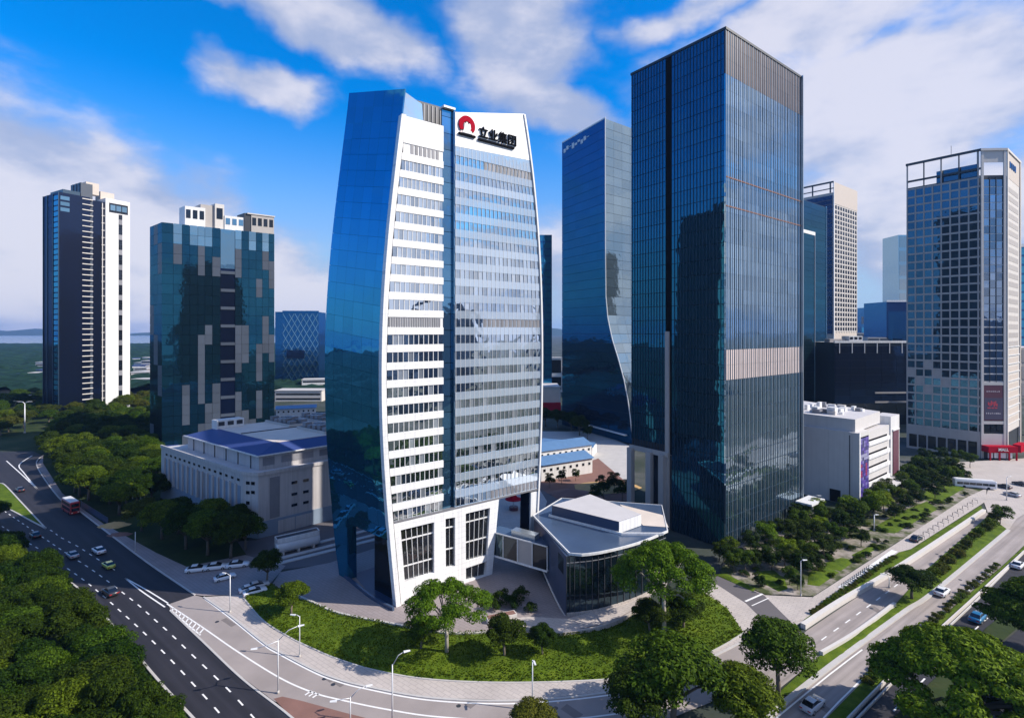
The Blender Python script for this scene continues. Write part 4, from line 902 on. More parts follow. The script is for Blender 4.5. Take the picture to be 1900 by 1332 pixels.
for r in range(NR):
    for c in range(len(xs) - 1):
        if c == 7: continue
        top = r >= NR - 2 and c in (1, 3, 4, 5, 8, 10, 12)
        m = 'b_pale' if top else ('b_grey' if (c, r) in grey else 'b_glass')
        fb_.boxpart('facade_panel', M[m], xs[c] + .06, xs[c + 1] - .06, r * rh + .07, (r + 1) * rh - .05, .3, -.35 + (.12 if m == 'b_grey' else 0))
fb_.boxpart('recess_back', M['navy'], 24.6, 31.2, 0, BZ * .82, .1, -.48)
fb_.boxpart('recess_glass', M['b_pale'], 24.7, 31.1, BZ * .82 + .1, BZ - .2, .2, -.45)
for k in range(10): fb_.boxpart('balcony', M['b_grey'], 24.7, 31.1, 8 + k * 9.0, 9.5 + k * 9.0, .5, -.42)
for r in range(NR):
    for c in range(3):
        m = 'b_grey' if (r // 3 + c) % 4 == 0 else 'b_glass'
        fs_.boxpart('side_panel', M[m], 18 * c / 3 + .05, 18 * (c + 1) / 3 - .05, r * rh + .06, (r + 1) * rh - .05, .3, -.35)
def roofbox(th, p, u, v, a0, a1, b0, b1, z0, z1, mat, name='rooftop_block', trim=None):
    pts = [(p[0] + u[0] * a + v[0] * b, p[1] + u[1] * a + v[1] * b) for a, b in ((a0, b0), (a1, b0), (a1, b1), (a0, b1))]
    b = MB(); b.prism(pts, z0, z1); o = b.build(name, M[mat], th)
    if trim:
        f = Face(th, pts[0], pts[1]); w = a1 - a0
        n = max(1, int(w / 2.4))
        for k in range(n): place('rooftop_window', shared_box('rw', w / n * .66, .08, (z1 - z0) * .42, M[trim], 'rooftop_window'), th, f.pt(w * (k + .5) / n, z0 + (z1 - z0) * .42, .05), f.rz)
    return o
roofbox(bt, B0, B2, B1, 10, 18.6, 2, 10, BZ - .5, BZ + 9.5, 'white_panel', trim='dark_glass')
roofbox(bt, B0, B2, B1, 17, 23, 3.2, 12, BZ - .5, BZ + 11.5, 'stone', 'lift_tower')
roofbox(bt, B0, B2, B1, 22.9, 27, 2, 12, BZ - .5, BZ + 12.5, 'stone_pale', 'lift_tower', 'dark_glass')
roofbox(bt, B0, B2, B1, 27, 36, 1.5, 9, BZ - .5, BZ + 7, 'white_panel', trim='b_pale')
roofbox(bt, B0, B2, B1, 35.9, 39, 1, 10, BZ - .5, BZ + 9.4, 'dark_metal', 'lift_tower')
roofbox(bt, B0, B2, B1, 39, 50, .6, 11, BZ - .5, BZ + 9.0, 'stone', trim='dark_glass')
roofbox(bt, B0, B2, B1, 37, 50.4, .2, 12, BZ + 9.0, BZ + 9.6, 'stone_pale', 'roof_slab')

# ---------------------------------------------------------------- slender residential tower at the far left
A2 = unit((550, 971)); A1 = unit((-1714, 971))
at_ = building('residential_tower', 'slender residential tower with dark left wing and white end slab', (-312, 372), 'tower')
def box_at(corner, w1, w2): return [add2(corner, A1, w1), corner, add2(corner, A2, w2), add2(add2(corner, A2, w2), A1, w1)]
v1c = G(110, 775); v2c = G(150, 770); v5c = G(196, 765)
body(at_, box_at(v1c, 26, 18), 0, 157, 'navy', 'dark_wing'); body(at_, box_at(v2c, 16, 7.1), 0, 167, 'b_grey', 'middle_wing')
body(at_, box_at(add2(add2(v2c, A2, 7.2), A1, .7), 10, 20), 0, 156, 'navy', 'recess_wing'); body(at_, box_at(v5c, 13, 16), 0, 159, 'white_panel', 'white_slab')
f1 = Face(at_, add2(v1c, A1, 26), v1c); f1b = Face(at_, v1c, add2(v1c, A2, 6.6))
NR = 40
for k in range(NR):
    z = 4 + k * 3.8
    f1.boxpart('window_strip', M['navy'], 8, 15, z, z + 2.6, .1, .02); f1.boxpart('window_strip', M['hero_side'], 17.5, 25, z, z + 2.9, .1, .02)
for x in (.4, 7.2, 16.4, 25.5): f1.boxpart('pilaster', M['fin_dark'], x - .35, x + .35, 0, 157, .4, .03)
for k in range(6): f1b.boxpart('window_strip', M['b_pale'], .6, 5.8, 132 + k * 4, 134.6 + k * 4, .1, .02) if k > 2 else None
f2 = Face(at_, v2c, add2(v2c, A2, 7)); f2a = Face(at_, add2(v2c, A1, 16), v2c)
for x in (4, 9, 14): f2a.boxpart('pilaster', M['fin_dark'], x - .5, x + .5, 0, 167, .3, .03)
for k in range(NR):
    z = 3 + k * 3.9
    f2.boxpart('balcony', M['stone_pale'], .3, 6.8, z, z + .6, 1.6, .02)
p4 = add2(v2c, A2, 16); p4 = add2(p4, A1, -1.5); f4 = Face(at_, p4, add2(p4, A2, 16)); 
fq = Face(at_, add2(add2(v2c, A2, 7.2), A1, .7), add2(add2(v2c, A2, 27.2), A1, .7))
for k in range(28): fq.boxpart('floor_slab', M['stone_pale'], 5.5, 19.8, 5 + k * 5.4, 5.5 + k * 5.4, .8, .02)
for x in (6.0, 11.0, 15.5): fq.boxpart('bay_mullion', M['stone_pale'], x - .25, x + .25, 2, 155, .9, .03)
f3 = Face(at_, add2(v5c, A1, 13), v5c)
body(at_, [add2(v5c, A1, 22), add2(v5c, A1, 13.02), add2(add2(v5c, A1, 13.02), A2, 14), add2(add2(v5c, A1, 22), A2, 14)], 0, 150, 'navy', 'glazed_bay')
fbay = Face(at_, add2(v5c, A1, 22), add2(v5c, A1, 13.02))
for k in range(27): fbay.boxpart('floor_slab', M['white_panel'], 0, 8.9, 6 + k * 5.4, 6.6 + k * 5.4, .5, .02)
for x in (2.0, 4.6, 7.2): fbay.boxpart('bay_mullion', M['white_panel'], x - .2, x + .2, 2, 150, .4, .04)
for k in range(40): f3.boxpart('side_window', M['b_glass'], 4, 9, 4 + k * 3.8, 6.4 + k * 3.8, .12, .02)
f5 = Face(at_, v5c, add2(v5c, A2, 16))
for k in range(38):
    f5.boxpart('window', M['dark_glass'] if k % 3 else M['louver'], 8.4, 10.9, 4 + k * 3.8, 7.7 + k * 3.8, .12, .02)
f5.boxpart('sky_terrace_frame', M['dark_glass'], 2.2, 14.6, 149, 156, .1, .03)
for k in range(3): f5.boxpart('terrace_pane', M['b_pale'], 3 + k * 3.8, 6.2 + k * 3.8, 150.6, 154.6, .1, .14)
body(at_, box_at(add2(add2(v2c, A2, 3.3), A1, .5), 5, 8), 160, 168.5, 'stone_tan', 'lift_tower'); body(at_, box_at(add2(v5c, A1, 8), 8, 9), 159, 165, 'stone_tan', 'lift_tower')
body(at_, box_at(add2(v1c, A2, 2), 20, 10), 157, 159.5, 'fin_dark', 'roof_block')

# ---------------------------------------------------------------- diagonal lattice block
C0 = (-(950 - 525) / F * 560, 560.0); cd = unit((1, .10)); cw = 43.0; CZ_ = 81.0
ct = building('lattice_block', 'blue glass block wrapped in pale diagonal lattice', C0, 'building')
cq = [add2(C0, cd, -9), C0, add2(C0, cd, cw), add2(add2(C0, cd, cw), (0, 1), 30), add2(add2(C0, cd, -9), (0, 1), 30)]
body(ct, [add2(C0, cd, -8), C0, add2(C0, cd, 37), add2(add2(C0, cd, 37), (-.1, 1), 30), add2(add2(C0, cd, -8), (-.1, 1), 30)], 0, CZ_, 'blue_far')
fc_ = Face(ct, C0, add2(C0, cd, 37))
def strut(f, x0, z0, x1, z1, w, mat, name):
    if x0 < 0: z0 += (z1 - z0) * (-x0) / (x1 - x0); x0 = 0
    if x1 > f.w: z1 -= (z1 - z0) * (x1 - f.w) / (x1 - x0); x1 = f.w
    if x1 - x0 < .5: return
    b = MB(); q = [f.pt(x0, z0 - w, .35), f.pt(x1, z1 - w, .35), f.pt(x1, z1 + w, .35), f.pt(x0, z0 + w, .35)]; i = [f.pt(x0, z0 - w, .05), f.pt(x1, z1 - w, .05), f.pt(x1, z1 + w, .05), f.pt(x0, z0 + w, .05)]
    b.v += q + i
    for k in ((0, 1, 2, 3), (0, 4, 5, 1), (1, 5, 6, 2), (2, 6, 7, 3), (3, 7, 4, 0)): b.f.append(k); b.m.append(0)
    b.build(name, M[mat], f.th)
for k in range(-5, 9):
    for sgn in (1, -1):
        x0 = k * 6.2; za, zb = (4, CZ_ - 2)
        h = zb - za; run = h / 1.75
        if sgn > 0: strut(fc_, x0, za, x0 + run, zb, .55, 'b_pale', 'lattice_strut')
        else: strut(fc_, x0, zb, x0 + run, za, .55, 'b_pale', 'lattice_strut')
fc_.boxpart('cornice', M['blue_far'], -.3, 37.3, CZ_ - 1, CZ_ + 1.2, .8, .05)
fc_.boxpart('screen', M['navy'], 4, 22, 31, 40, .5, .2)

# ---------------------------------------------------------------- plant building with the blue roof
E1 = unit((-.8, .6)); E2 = unit((.724, .69))
ca = (-78.8, 153.2); cb_ = (-73.6, 151.8); IZ = 18.2
ib = building('plant_building', 'pale plant building with a blue hipped metal roof', ca, 'building')
il = add2(ca, E1, 60); ir = add2(cb_, E2, 46); ibk = add2(ir, E1, 60)
body(ib, [il, ca, cb_, ir, ibk], 0, IZ, 'ind_wall')
fA = Face(ib, il, ca); fC = Face(ib, ca, cb_); fD = Face(ib, cb_, ir)
for f, w in ((fA, 60), (fC, fC.w), (fD, 46)):
    f.boxpart('plinth', M['ind_base'], 0 if f is not fA else 0, w, 0, 4.6 if f is not fA else 6.0, .18, .02)
    f.boxpart('parapet', M['ind_wall'], -.1, w + .1, IZ - .1, IZ + .9, .5, -.2)
for k in range(15):
    x = 3 + k * 3.75
    fA.boxpart('pilaster', M['ind_wall'], x, x + 1.0, 5.9, IZ - 3.2, .45, .03)
    fA.boxpart('tall_window', M['ind_base'] if k not in (7, 8) else M['louver'], x + 1.4, x + 3.2, 6.2 if k not in (7, 8) else 1, IZ - 3.6, .08, .02)
    fA.boxpart('vent_window', M['dark_glass'], x + 1.2, x + 2.6, IZ - 2.3, IZ - 1.6, .08, .03)
for z in (6.6, 9.6, 12.6, 15.4): fC.boxpart('window', M['dark_glass'], 1.2, 2.4, z, z + .9, .08, .03)
for z in (12.8, 15.4): fC.boxpart('window', M['dark_glass'], 3.0, 4.2, z, z + .9, .08, .03)
for x in (3.2, 12.0, 34):
    fD.boxpart('stair_glazing', M['louver'], x, x + (2.8 if x < 5 else 0.01 + 2.4), 5.0, IZ - 1.2, .1, .03) if x != 12.0 else None
for x in (9.5, 13.0, 26, 29.5):
    for z in (7, 10.3, 13.8): fD.boxpart('window', M['dark_glass'], x, x + 1.7, z, z + .8, .1, .03)
fD.boxpart('roller_door', M['ind_wall'], 5.5, 10.5, .2, 3.9, .1, .22); fD.boxpart('roller_door', M['ind_wall'], 10.7, 15.7, .2, 3.9, .1, .22)
# upper storey and roof
ua = add2(add2(ca, E1, 1.0), E2, 5.0); ul = add2(ua, E1, 50); ur = add2(ua, E2, 44); ub = add2(ul, E2, 44)
body(ib, [ul, ua, ur, ub], IZ, IZ + 4.6, 'ind_wall', 'upper_wall')
fu = Face(ib, ua, ur); fu.boxpart('clerestory', M['louver'], 1.0, 4.4, IZ + 1.2, IZ + 3.6, .1, .03)
for k in range(3): fu.boxpart('clerestory', M['louver'], 6.5 + k * 12, 16.5 + k * 12, IZ + 1.4, IZ + 3.4, .1, .03)
fx = Face(ib, ul, ua)
for k in range(6): fx.boxpart('downpipe', M['dark_metal'], 5 + k * 8, 5.25 + k * 8, IZ, IZ + 4.4, .2, .02)
RZ_ = IZ + 4.6
o_ = .9
e0 = add2(add2(ua, E1, -o_), E2, -o_); e1 = add2(add2(ur, E1, -o_), E2, o_); e2 = add2(add2(ub, E1, o_), E2, o_); e3 = add2(add2(ul, E1, o_), E2, -o_)
i0 = add2(add2(ua, E1, 3.6), E2, 6.6); i1 = add2(add2(ur, E1, 3.6), E2, -5); i2 = add2(add2(ub, E1, -5), E2, -5); i3 = add2(add2(ul, E1, -5), E2, 6.6)
b = MB(); E_ = [e0, e1, e2, e3]; I_ = [i0, i1, i2, i3]
for k in range(4): b.quad((*E_[k], RZ_), (*E_[(k + 1) % 4], RZ_), (*I_[(k + 1) % 4], RZ_ + 2.4), (*I_[k], RZ_ + 2.4))
b.poly([(*p, RZ_ - .01) for p in E_[::-1]]); rf = b.build('roof', M['ind_roof'], ib)
b = MB(); b.prism(I_, RZ_ + 1.6, RZ_ + 2.55); b.build('flat_roof', M['tan_roof'], rf)
b = MB(); ribbon(b, [e3, e0, e1], .3, RZ_ - .25, RZ_ + .12); b.build('eaves_trim', M['white_panel'], rf)
b = MB(); mid0 = add2(i0, E1, 22); mid1 = add2(i1, E1, 22); ribbon(b, [mid0, mid1], .5, RZ_ + 2.5, RZ_ + 2.8); b.build('roof_kerb', M['dark_metal'], rf)
b = MB(); ribbon(b, [add2(e0, E1, 26), mid0], .3, RZ_ + .2, RZ_ + 2.6); 
for (u0, w0) in ((17, 9), (29, 8)):
    for j, s0 in enumerate((2, 24)):
        p = add2(add2(i0, E2, u0), E1, s0); pts = [p, add2(p, E2, w0), add2(add2(p, E2, w0), E1, 17), add2(p, E1, 17)]
        b2 = MB(); b2.prism(pts, RZ_ + 2.5, RZ_ + 3.3); tr = b2.build('equipment_tray', M['concrete'], rf)
        b3 = MB(); b3.prism([add2(add2(p, E2, .6), E1, .6), add2(add2(p, E2, w0 - .6), E1, .6), add2(add2(p, E2, w0 - .6), E1, 16.4), add2(add2(p, E2, .6), E1, 16.4)], RZ_ + 3.28, RZ_ + 3.36); b3.build('tray_floor', M['dark_metal'], rf)
        for k in range(10):
            q = add2(add2(p, E2, 1 + (k % 2) * 4), E1, 1.3 + (k // 2) * 3); b4 = MB(); b4.prism([q, add2(q, E2, 2.4), add2(add2(q, E2, 2.4), E1, 1.9), add2(q, E1, 1.9)], RZ_ + 3.3, RZ_ + 4.3 + (k % 3) * .3); b4.build('air_handling_unit', M['louver'], rf)
roofbox(ib, add2(ul, E2, 6), E2, E1, 0, 9, -8, -4, RZ_ + 2, RZ_ + 5.4, 'white_panel', 'roof_frame', 'dark_metal')
# perimeter fence posts along its left side
for k in range(14):
    p = G(246 + k * 7.5, 925 + k * 4.4); b = MB(); b.box(p[0] - .12, p[0] + .12, p[1] - .12, p[1] + .12, 0, 3.2)
    o = b.build('fence_post', M['stone_pale']); tag(o, 'pale upright fence post in the row beside the plant building', 'post', 'fence posts by the plant building')
# the silvery tank on the lane
tk = G(552, 1020); tkd = unit((.80, .60))
tt = thing('storage_tank', 'silver horizontal storage tank with open dark top trough', 'tank', (tk[0], tk[1], 0), math.atan2(tkd[1], tkd[0]))
b = MB(); b.tube([(-5.6, 0, 2.1), (-5.2, 0, 2.1), (5.2, 0, 2.1), (5.6, 0, 2.1)], 1.75, 1.75, 20); b.build('tank_shell', M['pole'], tt, True, False)
b = MB(); b.box(-5.4, 5.4, -1.2, 1.2, 3.5, 4.4); b.build('top_trough', M['dark_metal'], tt, False, False)
b = MB(); b.box(-5.6, 5.6, -1.4, -1.22, 3.4, 4.6); b.box(-5.6, 5.6, 1.22, 1.4, 3.4, 4.6); b.box(-5.6, -5.42, -1.4, 1.4, 3.4, 4.6); b.box(5.42, 5.6, -1.4, 1.4, 3.4, 4.6); b.build('trough_rim', M['white_panel'], tt, False, False)
for x in (-4, 0, 4):
    b = MB(); b.box(x - .3, x + .3, -1.5, 1.5, 0, 1.2); b.build('saddle', M['concrete'], tt, False, False)

# ---------------------------------------------------------------- slate blue pavilion and its glass bridge
pv = building('pavilion', 'angular slate blue pavilion with sloping roof and curved glass front', (22, 122), 'building')
PZ = 13.0
pf_ = G(1051, 1143); pl = (5.8, 133.4); prf = [G(1051, 1143), G(1110, 1135), G(1180, 1113), G(1235, 1085)]
curve = catmull(prf, 6); pr = curve[-1]; pback = (40.0, 141.0); pbl = (14.0, 147.0)
foot = [pl] + curve + [pback, pbl]
inset = lambda p, k=.35: (p[0] + (23 - p[0]) / max(1, math.hypot(23 - p[0], 127 - p[1])) * k, p[1] + (127 - p[1]) / max(1, math.hypot(23 - p[0], 127 - p[1])) * k)
body(pv, [inset(p) for p in foot], 0, PZ - .4, 'dark_metal', 'core_wall', 'pav_roof')
fw_ = Face(pv, pl, pf_)
# the slate wall lifts off the ground in a sweep: panels with a curved lower edge
low = lambda a: 5.2 * max(0, 1 - a / fw_.w * 1.05) ** 1.5
for k in range(10):
    x0, x1 = fw_.w * k / 10, fw_.w * (k + 1) / 10; b = MB()
    q = [(x0 + .02, low(x0)), (x1 - .02, low(x1)), (x1 - .02, PZ - .3), (x0 + .02, PZ - .3)]
    b.v += [fw_.pt(a, z, .15) for a, z in q] + [fw_.pt(a, z, -.2) for a, z in q]
    for f_ in ((0, 1, 2, 3), (0, 4, 5, 1), (1, 5, 6, 2), (2, 6, 7, 3), (3, 7, 4, 0)): b.f.append(f_); b.m.append(0)
    b.build('slate_panel', M['pav_wall'], pv)
b = MB(); b.tube([fw_.pt(x, low(x), .25) for x in np.linspace(0, fw_.w, 16)], .22, .22, 6); b.build('sweep_trim', M['stone_pale'], pv)
fw_.boxpart('side_window', M['pav_glass'], fw_.w * .80, fw_.w * .94, 8.2, 11.6, .06, .17)
for i in range(len(curve) - 1):
    f = Face(pv, curve[i], curve[i + 1])
    for k, (z0, z1) in enumerate(((.5, 4.0), (4.0, 8.2), (8.2, 11.2), (11.2, 12.6))):
        n = max(1, round(f.w / 1.7))
        for c in range(n): f.boxpart('glass_pane', M['pav_glass'], f.w * c / n + .05, f.w * (c + 1) / n - .05, z0 + .05, z1 - .05, .12, -.12)
    f.boxpart('mullion', M['louver_dark'], -.06, .06, .3, 12.7, .14, 0)
    f.boxpart('transom', M['louver'], 0, f.w, 11.15, 11.27, .1, 0)
    f.boxpart('base_kerb', M['paving_pale'], 0, f.w, 0, .75, .5, 0)
roof_pts = [(5.4, 133.6), (12.2, 110.9)] + [(p[0] + .3, p[1] - .5) for p in curve[3:]] + [(40.5, 141.5), (14, 147.5)]
b = MB(); n = len(roof_pts); b.v += [(x, y, PZ) for x, y in roof_pts]; b.f.append(tuple(range(n))); b.m.append(0); b.build('roof', M['pav_roof'], pv)
b = MB(); ribbon(b, roof_pts + [roof_pts[0]], .28, PZ - .35, PZ + .16); b.build('roof_edge', M['white_panel'], pv)
bx = [G(1024, 938.6, 15.6), G(1148, 969, 15.6), G(1189, 955, 15.6), G(1095, 918, 15.6)]
b = MB(); b.prism(bx, PZ, 15.8, 0, 1); b.build('roof_box', [M['pav_wall'], M['roof_pale']], pv)
fbx = Face(pv, bx[1], bx[2])
for k in range(6): fbx.boxpart('cladding_panel', M['white_panel'], fbx.w * k / 6 + .03, fbx.w * (k + 1) / 6 - .03, PZ + .1, 15.75, .12, .02)
b = MB(); ribbon(b, [(9.4, 133.2), add2(bx[1], (.6, -.8), .9), (35.0, 121.0)], .4, PZ, PZ + .5); b.build('roof_upstand', M['white_panel'], pv)
tb = [add2(bx[2], (1, 0), .6), (37.6, 125.6), (38.6, 134), add2(bx[3], (1, 0), 8)]
b = MB(); b.poly([(*p, PZ + .06) for p in tb]); b.build('roof_terrace', M['tan_roof'], pv)

bA = FP(27.6, 0, -1.5)[:2]; bB = (8.3, 121.4)
bg_ = building('glass_footbridge', 'small glass footbridge joining white tower and slate pavilion', ((bA[0] + bB[0]) / 2, (bA[1] + bB[1]) / 2), 'footbridge')
bz0, bz1 = 4.2, 10.2; fbr = Face(bg_, bA, bB)
for nm, z0, z1 in (('floor_deck', bz0, bz0 + .35), ('roof_deck', bz1 - .3, bz1)):
    b = MB(); fbr.add(b, 0, fbr.w, z0, z1, 4.2, -4.2); b.build(nm, M['pav_roof'] if nm == 'roof_deck' else M['white_panel'], bg_)
for k in range(4):
    m = (M['pav_glass'], M['dark_glass'], M['stone'], M['dark_glass'])[k]
    fbr.boxpart('glass_panel', m, fbr.w * k / 4 + .08, fbr.w * (k + 1) / 4 - .08, bz0 + .36, bz1 - .31, .08, -.1)
for k in range(5):
    x = min(max(fbr.w * k / 4, .1), fbr.w - .1); fbr.boxpart('frame_post', M['white_panel'], x - .1, x + .1, bz0, bz1 + .03, .15, .02)
fbr.boxpart('frame_rail', M['white_panel'], 0, fbr.w, bz0 - .05, bz0 + .25, .14, .03); fbr.boxpart('frame_rail', M['white_panel'], 0, fbr.w, bz1 - .22, bz1 + .05, .14, .03)
b = MB(); fbr.add(b, 3, 3.5, bz0 + .4, bz1 - .4, .3, -2.2); b.build('inner_column', M['white_panel'], bg_)
b = MB(); fbr.add(b, fbr.w * .35, fbr.w * .75, bz1, bz1 + 1.2, 2.2, -3.2); b.build('roof_vent', M['fin'], bg_)

# ---------------------------------------------------------------- white mall
N0 = (118.3, 178.7); NZ = 25.2
ml = building('white_mall', 'white windowless mall with purple screen and stepped slot facade', N0, 'building')
nl, nr = add2(N0, D1, 34), add2(N0, D2, 40); nb = add2(nr, D1, 40)
body(ml, [nl, N0, add2(N0, D2, 9), nb, add2(nb, D2, -32)], 0, NZ, 'mall_wall')
body(ml, [add2(add2(N0, D2, 9), D1, .8), add2(add2(N0, D2, 42), D1, .8), nb], 0, 24.5, 'mall_wall', 'front_wall')
body(ml, [add2(add2(nl, D2, 1.5), D1, 3), add2(add2(N0, D2, 1.5), D1, 1.5), add2(add2(N0, D2, 30), D1, 3), nb], NZ, 29.6, 'mall_wall', 'upper_wall')
body(ml, [add2(add2(N0, D2, 33), D1, .4), add2(add2(N0, D2, 42.6), D1, .4), add2(add2(N0, D2, 42.6), D1, 6), add2(add2(N0, D2, 33), D1, 6)], 0, 27.6, 'white_panel', 'end_wall')
fn = Face(ml, N0, add2(N0, D2, 9)); fn2 = Face(ml, add2(add2(N0, D2, 9), D1, .8), add2(add2(N0, D2, 33), D1, .8)); fnl = Face(ml, nl, N0); fne = Face(ml, add2(add2(N0, D2, 33), D1, .4), add2(add2(N0, D2, 42.6), D1, .4))
# vertical purple screen, a mosaic of coloured tiles
M['scr'] = [plain('screen_tile_%d' % i, c, 0.35, 0.08, 1.0) for i, c in enumerate(((.05, .04, .22), (.11, .07, .34), (.03, .03, .12), (.30, .30, .46), (.28, .03, .10), (.18, .16, .40)))]
rng = random.Random(5); scr = fn.boxpart('screen', M['black'], 1.1, 8.7, 3.0, 23.6, .2, .02)
for r in range(18):
    for c in range(5):
        m = M['scr'][3 if (4 < 17 - r < 7 and rng.random() < .7) else (4 if (7 < 17 - r < 12 and c in (0, 3) and rng.random() < .8) else rng.choice((0, 1, 2, 5, 1, 0)))]
        o = place('screen_tile', shared_box('st', 1.36, .06, 1.02, m, 'screen_tile'), scr, fn.pt(1.95 + c * 1.47, 3.2 + r * 1.12, .23), fn.rz); o.location = (Vector(o.location) - Vector(scr.location)); o.rotation_euler = (0, 0, 0); o.location = Matrix.Rotation(-fn.rz, 3, 'Z') @ o.location
fn.boxpart('screen_surround', M['white'], 0.1, 1.0, 0, NZ + .2, .3, .02)
for z in (20.8, 16.0, 11.2, 6.4):
    fn2.boxpart('slot_window', M['black'], 2.5, 21, z, z + .6, .1, .02); fn2.boxpart('ledge', M['white'], 1.2, 22.5, z - 1.4, z - .02, .7, .02)
    fn2.boxpart('notch', M['dark_glass'], .4, 1.9, z - .6, z + 1.6, .1, .03)
fn2.boxpart('tall_slot', M['dark_glass'], .6, 2.1, 18.2, 24.0, .1, .03)
fne.boxpart('maroon_banner', M['maroon'], 2, 8.2, 4.5, 22, .25, .02); fne.boxpart('banner_frame', M['white'], 1.6, 8.6, 22, 22.5, .4, .02)
body(ml, [add2(add2(N0, D2, 13), D1, -5), add2(add2(N0, D2, 36), D1, -4), add2(add2(N0, D2, 36), D1, .3), add2(add2(N0, D2, 13), D1, .3)], 4.2, 4.9, 'white_panel', 'canopy')
for k in range(5): fnl.boxpart('wall_joint', M['stone'], 2 + k * 7.5, 2.06 + k * 7.5, 0, NZ - .2, .03, .01)
fnl.boxpart('corner_groove', M['dark_metal'], 31.2, 31.5, 1, NZ - 1, .05, .01); fnl.boxpart('service_door', M['black'], 25, 28.5, 0.1, 4.4, .06, .02)
b = MB()
for i in range(8): 
    t0, t1 = i / 8, (i + 1) / 8; zf = lambda t: 17.5 + 1.6 * math.sin(t * 3.0)
    b.hexa([fnl.pt(-6 + 10 * t0, 6, 2), fnl.pt(-6 + 10 * t1, 6, 2), fnl.pt(-6 + 10 * t1, 6, .1), fnl.pt(-6 + 10 * t0, 6, .1), fnl.pt(-6 + 10 * t0, zf(t0), 2), fnl.pt(-6 + 10 * t1, zf(t1), 2), fnl.pt(-6 + 10 * t1, zf(t1), .1), fnl.pt(-6 + 10 * t0, zf(t0), .1)])
b.build('curved_bridge', M['stone_pale'], ml)
rng = random.Random(9)
for k in range(26):
    p = add2(add2(N0, D2, rng.uniform(4, 26)), D1, rng.uniform(5, 26)); w, d, h = rng.uniform(1, 3), rng.uniform(1, 3), rng.uniform(.8, 2.6)
    roofbox(ml, p, D2, D1, 0, w, 0, d, 29.6, 29.6 + h, rng.choice(('white_panel', 'louver', 'stone_pale', 'white_panel')), 'roof_unit')
# ---------------------------------------------------------------- gridded office tower on the right
L0 = (222.0, 248.0); LZ = 146.0; LW = 29.0; LC = 11.7
lt = building('grid_office_tower', 'stone gridded office tower with chamfered corner above the red mall entrance', L0, 'tower')
la = add2(L0, D1, LW); lc = (L0[0] + LC, L0[1] - .6); ld = add2(lc, D2, 32); le = add2(ld, D1, LW + 6)
body(lt, [add2(la, D2, .4), (L0[0] + .2, L0[1] + .5), (lc[0] - .2, lc[1] + .5), add2(ld, D1, .5), le], 0, LZ - 12, 'dark_metal')
fL = Face(lt, la, L0); fK = Face(lt, L0, lc); fR = Face(lt, lc, ld)
ZB = 12.0; NRW = 29; rh = (LZ - 13 - ZB) / NRW; NCW = 8
def lp(r, c):
    return 1 if (4 <= r <= 7 and c < 5 and (r + c) % 3 == 0) else 0
pane_grid(fL, 'window_pane', [M['l_glass'], M['stone']], .3, LW - .8, ZB, LZ - 13, NCW, NRW, .86, .78, .1, -.25, 300, lp)
for c in range(NCW + 1):
    x = .3 + (LW - 1.1) * c / NCW; fL.boxpart('pier', M['stone'], x - .28, x + .28, 8, LZ - 12.5 if c not in (0, 4, 8) else LZ, .5, -.3)
for r in range(NRW + 1):
    z = ZB + rh * r; fL.boxpart('spandrel', M['stone'], .1, LW - .1, z - .42, z + .42, .32, -.28)
fL.boxpart('podium_wall', M['stone'], 0, LW - .1, 0, ZB - .4, .3, -.2)
for k in range(7): fL.boxpart('shop_window', M['dark_glass'], 1.2 + k * 3.9, 4.4 + k * 3.9, 1.2, 7.5, .1, .12)
for x in (0.2, LC - 1.3): fK.boxpart('corner_pier', M['stone_pale'], x, x + 1.1, 0, LZ, .5, -.2)
NR2 = 26; r2 = (LZ - 14 - 36) / NR2
for r in range(NR2):
    for c in range(3):
        x0 = 1.6 + c * 2.9; fK.boxpart('bay_pane', M['l_bay'], x0, x0 + 2.5, 36 + r * r2 + .3, 36 + (r + 1) * r2 - .1, .1, -.25)
    fK.boxpart('bay_transom', M['stone_pale'] if r < 9 else M['fin'], 1.35, LC - 1.35, 36 + r * r2 - .08, 36 + r * r2 + (.5 if r < 9 else .16), .16, -.22)
for x in (1.42, 4.25, 7.15): fK.boxpart('bay_mullion', M['dark_metal'], x - .1, x + .1, 36, LZ - 13, .3, -.2)
bn = fK.boxpart('banner', M['maroon'], 1.5, LC - 1.5, 18, 34.5, .3, -.1)
fK.boxpart('banner_sill', M['stone_pale'], 1.31, LC - 1.31, 16.2, 17.6, .4, -.15); fK.boxpart('banner_head', M['stone_pale'], 1.31, LC - 1.31, 34.6, 36, .4, -.15)
for k in range(3): fK.boxpart('shop_window', M['dark_glass'], 1.7 + k * 2.9, 4.1 + k * 2.9, 12.5, 15.8, .1, -.1)
fK.boxpart('corner_wall', M['stone_pale'], 1.31, LC - 1.31, 4.5, 11.6, .35, -.15)
M['banner_red'] = plain('banner_red_print', (.55, .06, .08), .5, .05, 1.0); M['banner_white'] = plain('banner_white_print', (.55, .50, .52), .5, .05, 1.0); M['banner_dark'] = plain('banner_dark_print', (.07, .06, .10), .5, .05, 1.0)
rng = random.Random(3)
fK.boxpart('banner_print', M['banner_dark'], 1.7, LC - 1.7, 18.4, 28.6, .02, .205)
for (x, z, w, h) in [(3.2, 25.2, .5, 1.4), (3.9, 24.6, .4, 1.7), (4.5, 25.0, .5, 2.2), (5.2, 25.5, .4, 1.2), (5.8, 24.4, .5, 2.4), (6.5, 25.1, .4, 2.0), (7.0, 24.6, .5, 1.3), (3.0, 23.6, 1.4, .5), (4.8, 23.6, 1.2, .5), (6.3, 23.6, 1.1, .5)]:
    fK.boxpart('banner_print', M['banner_red'], x, x + w, z, z + h, .03, .24)
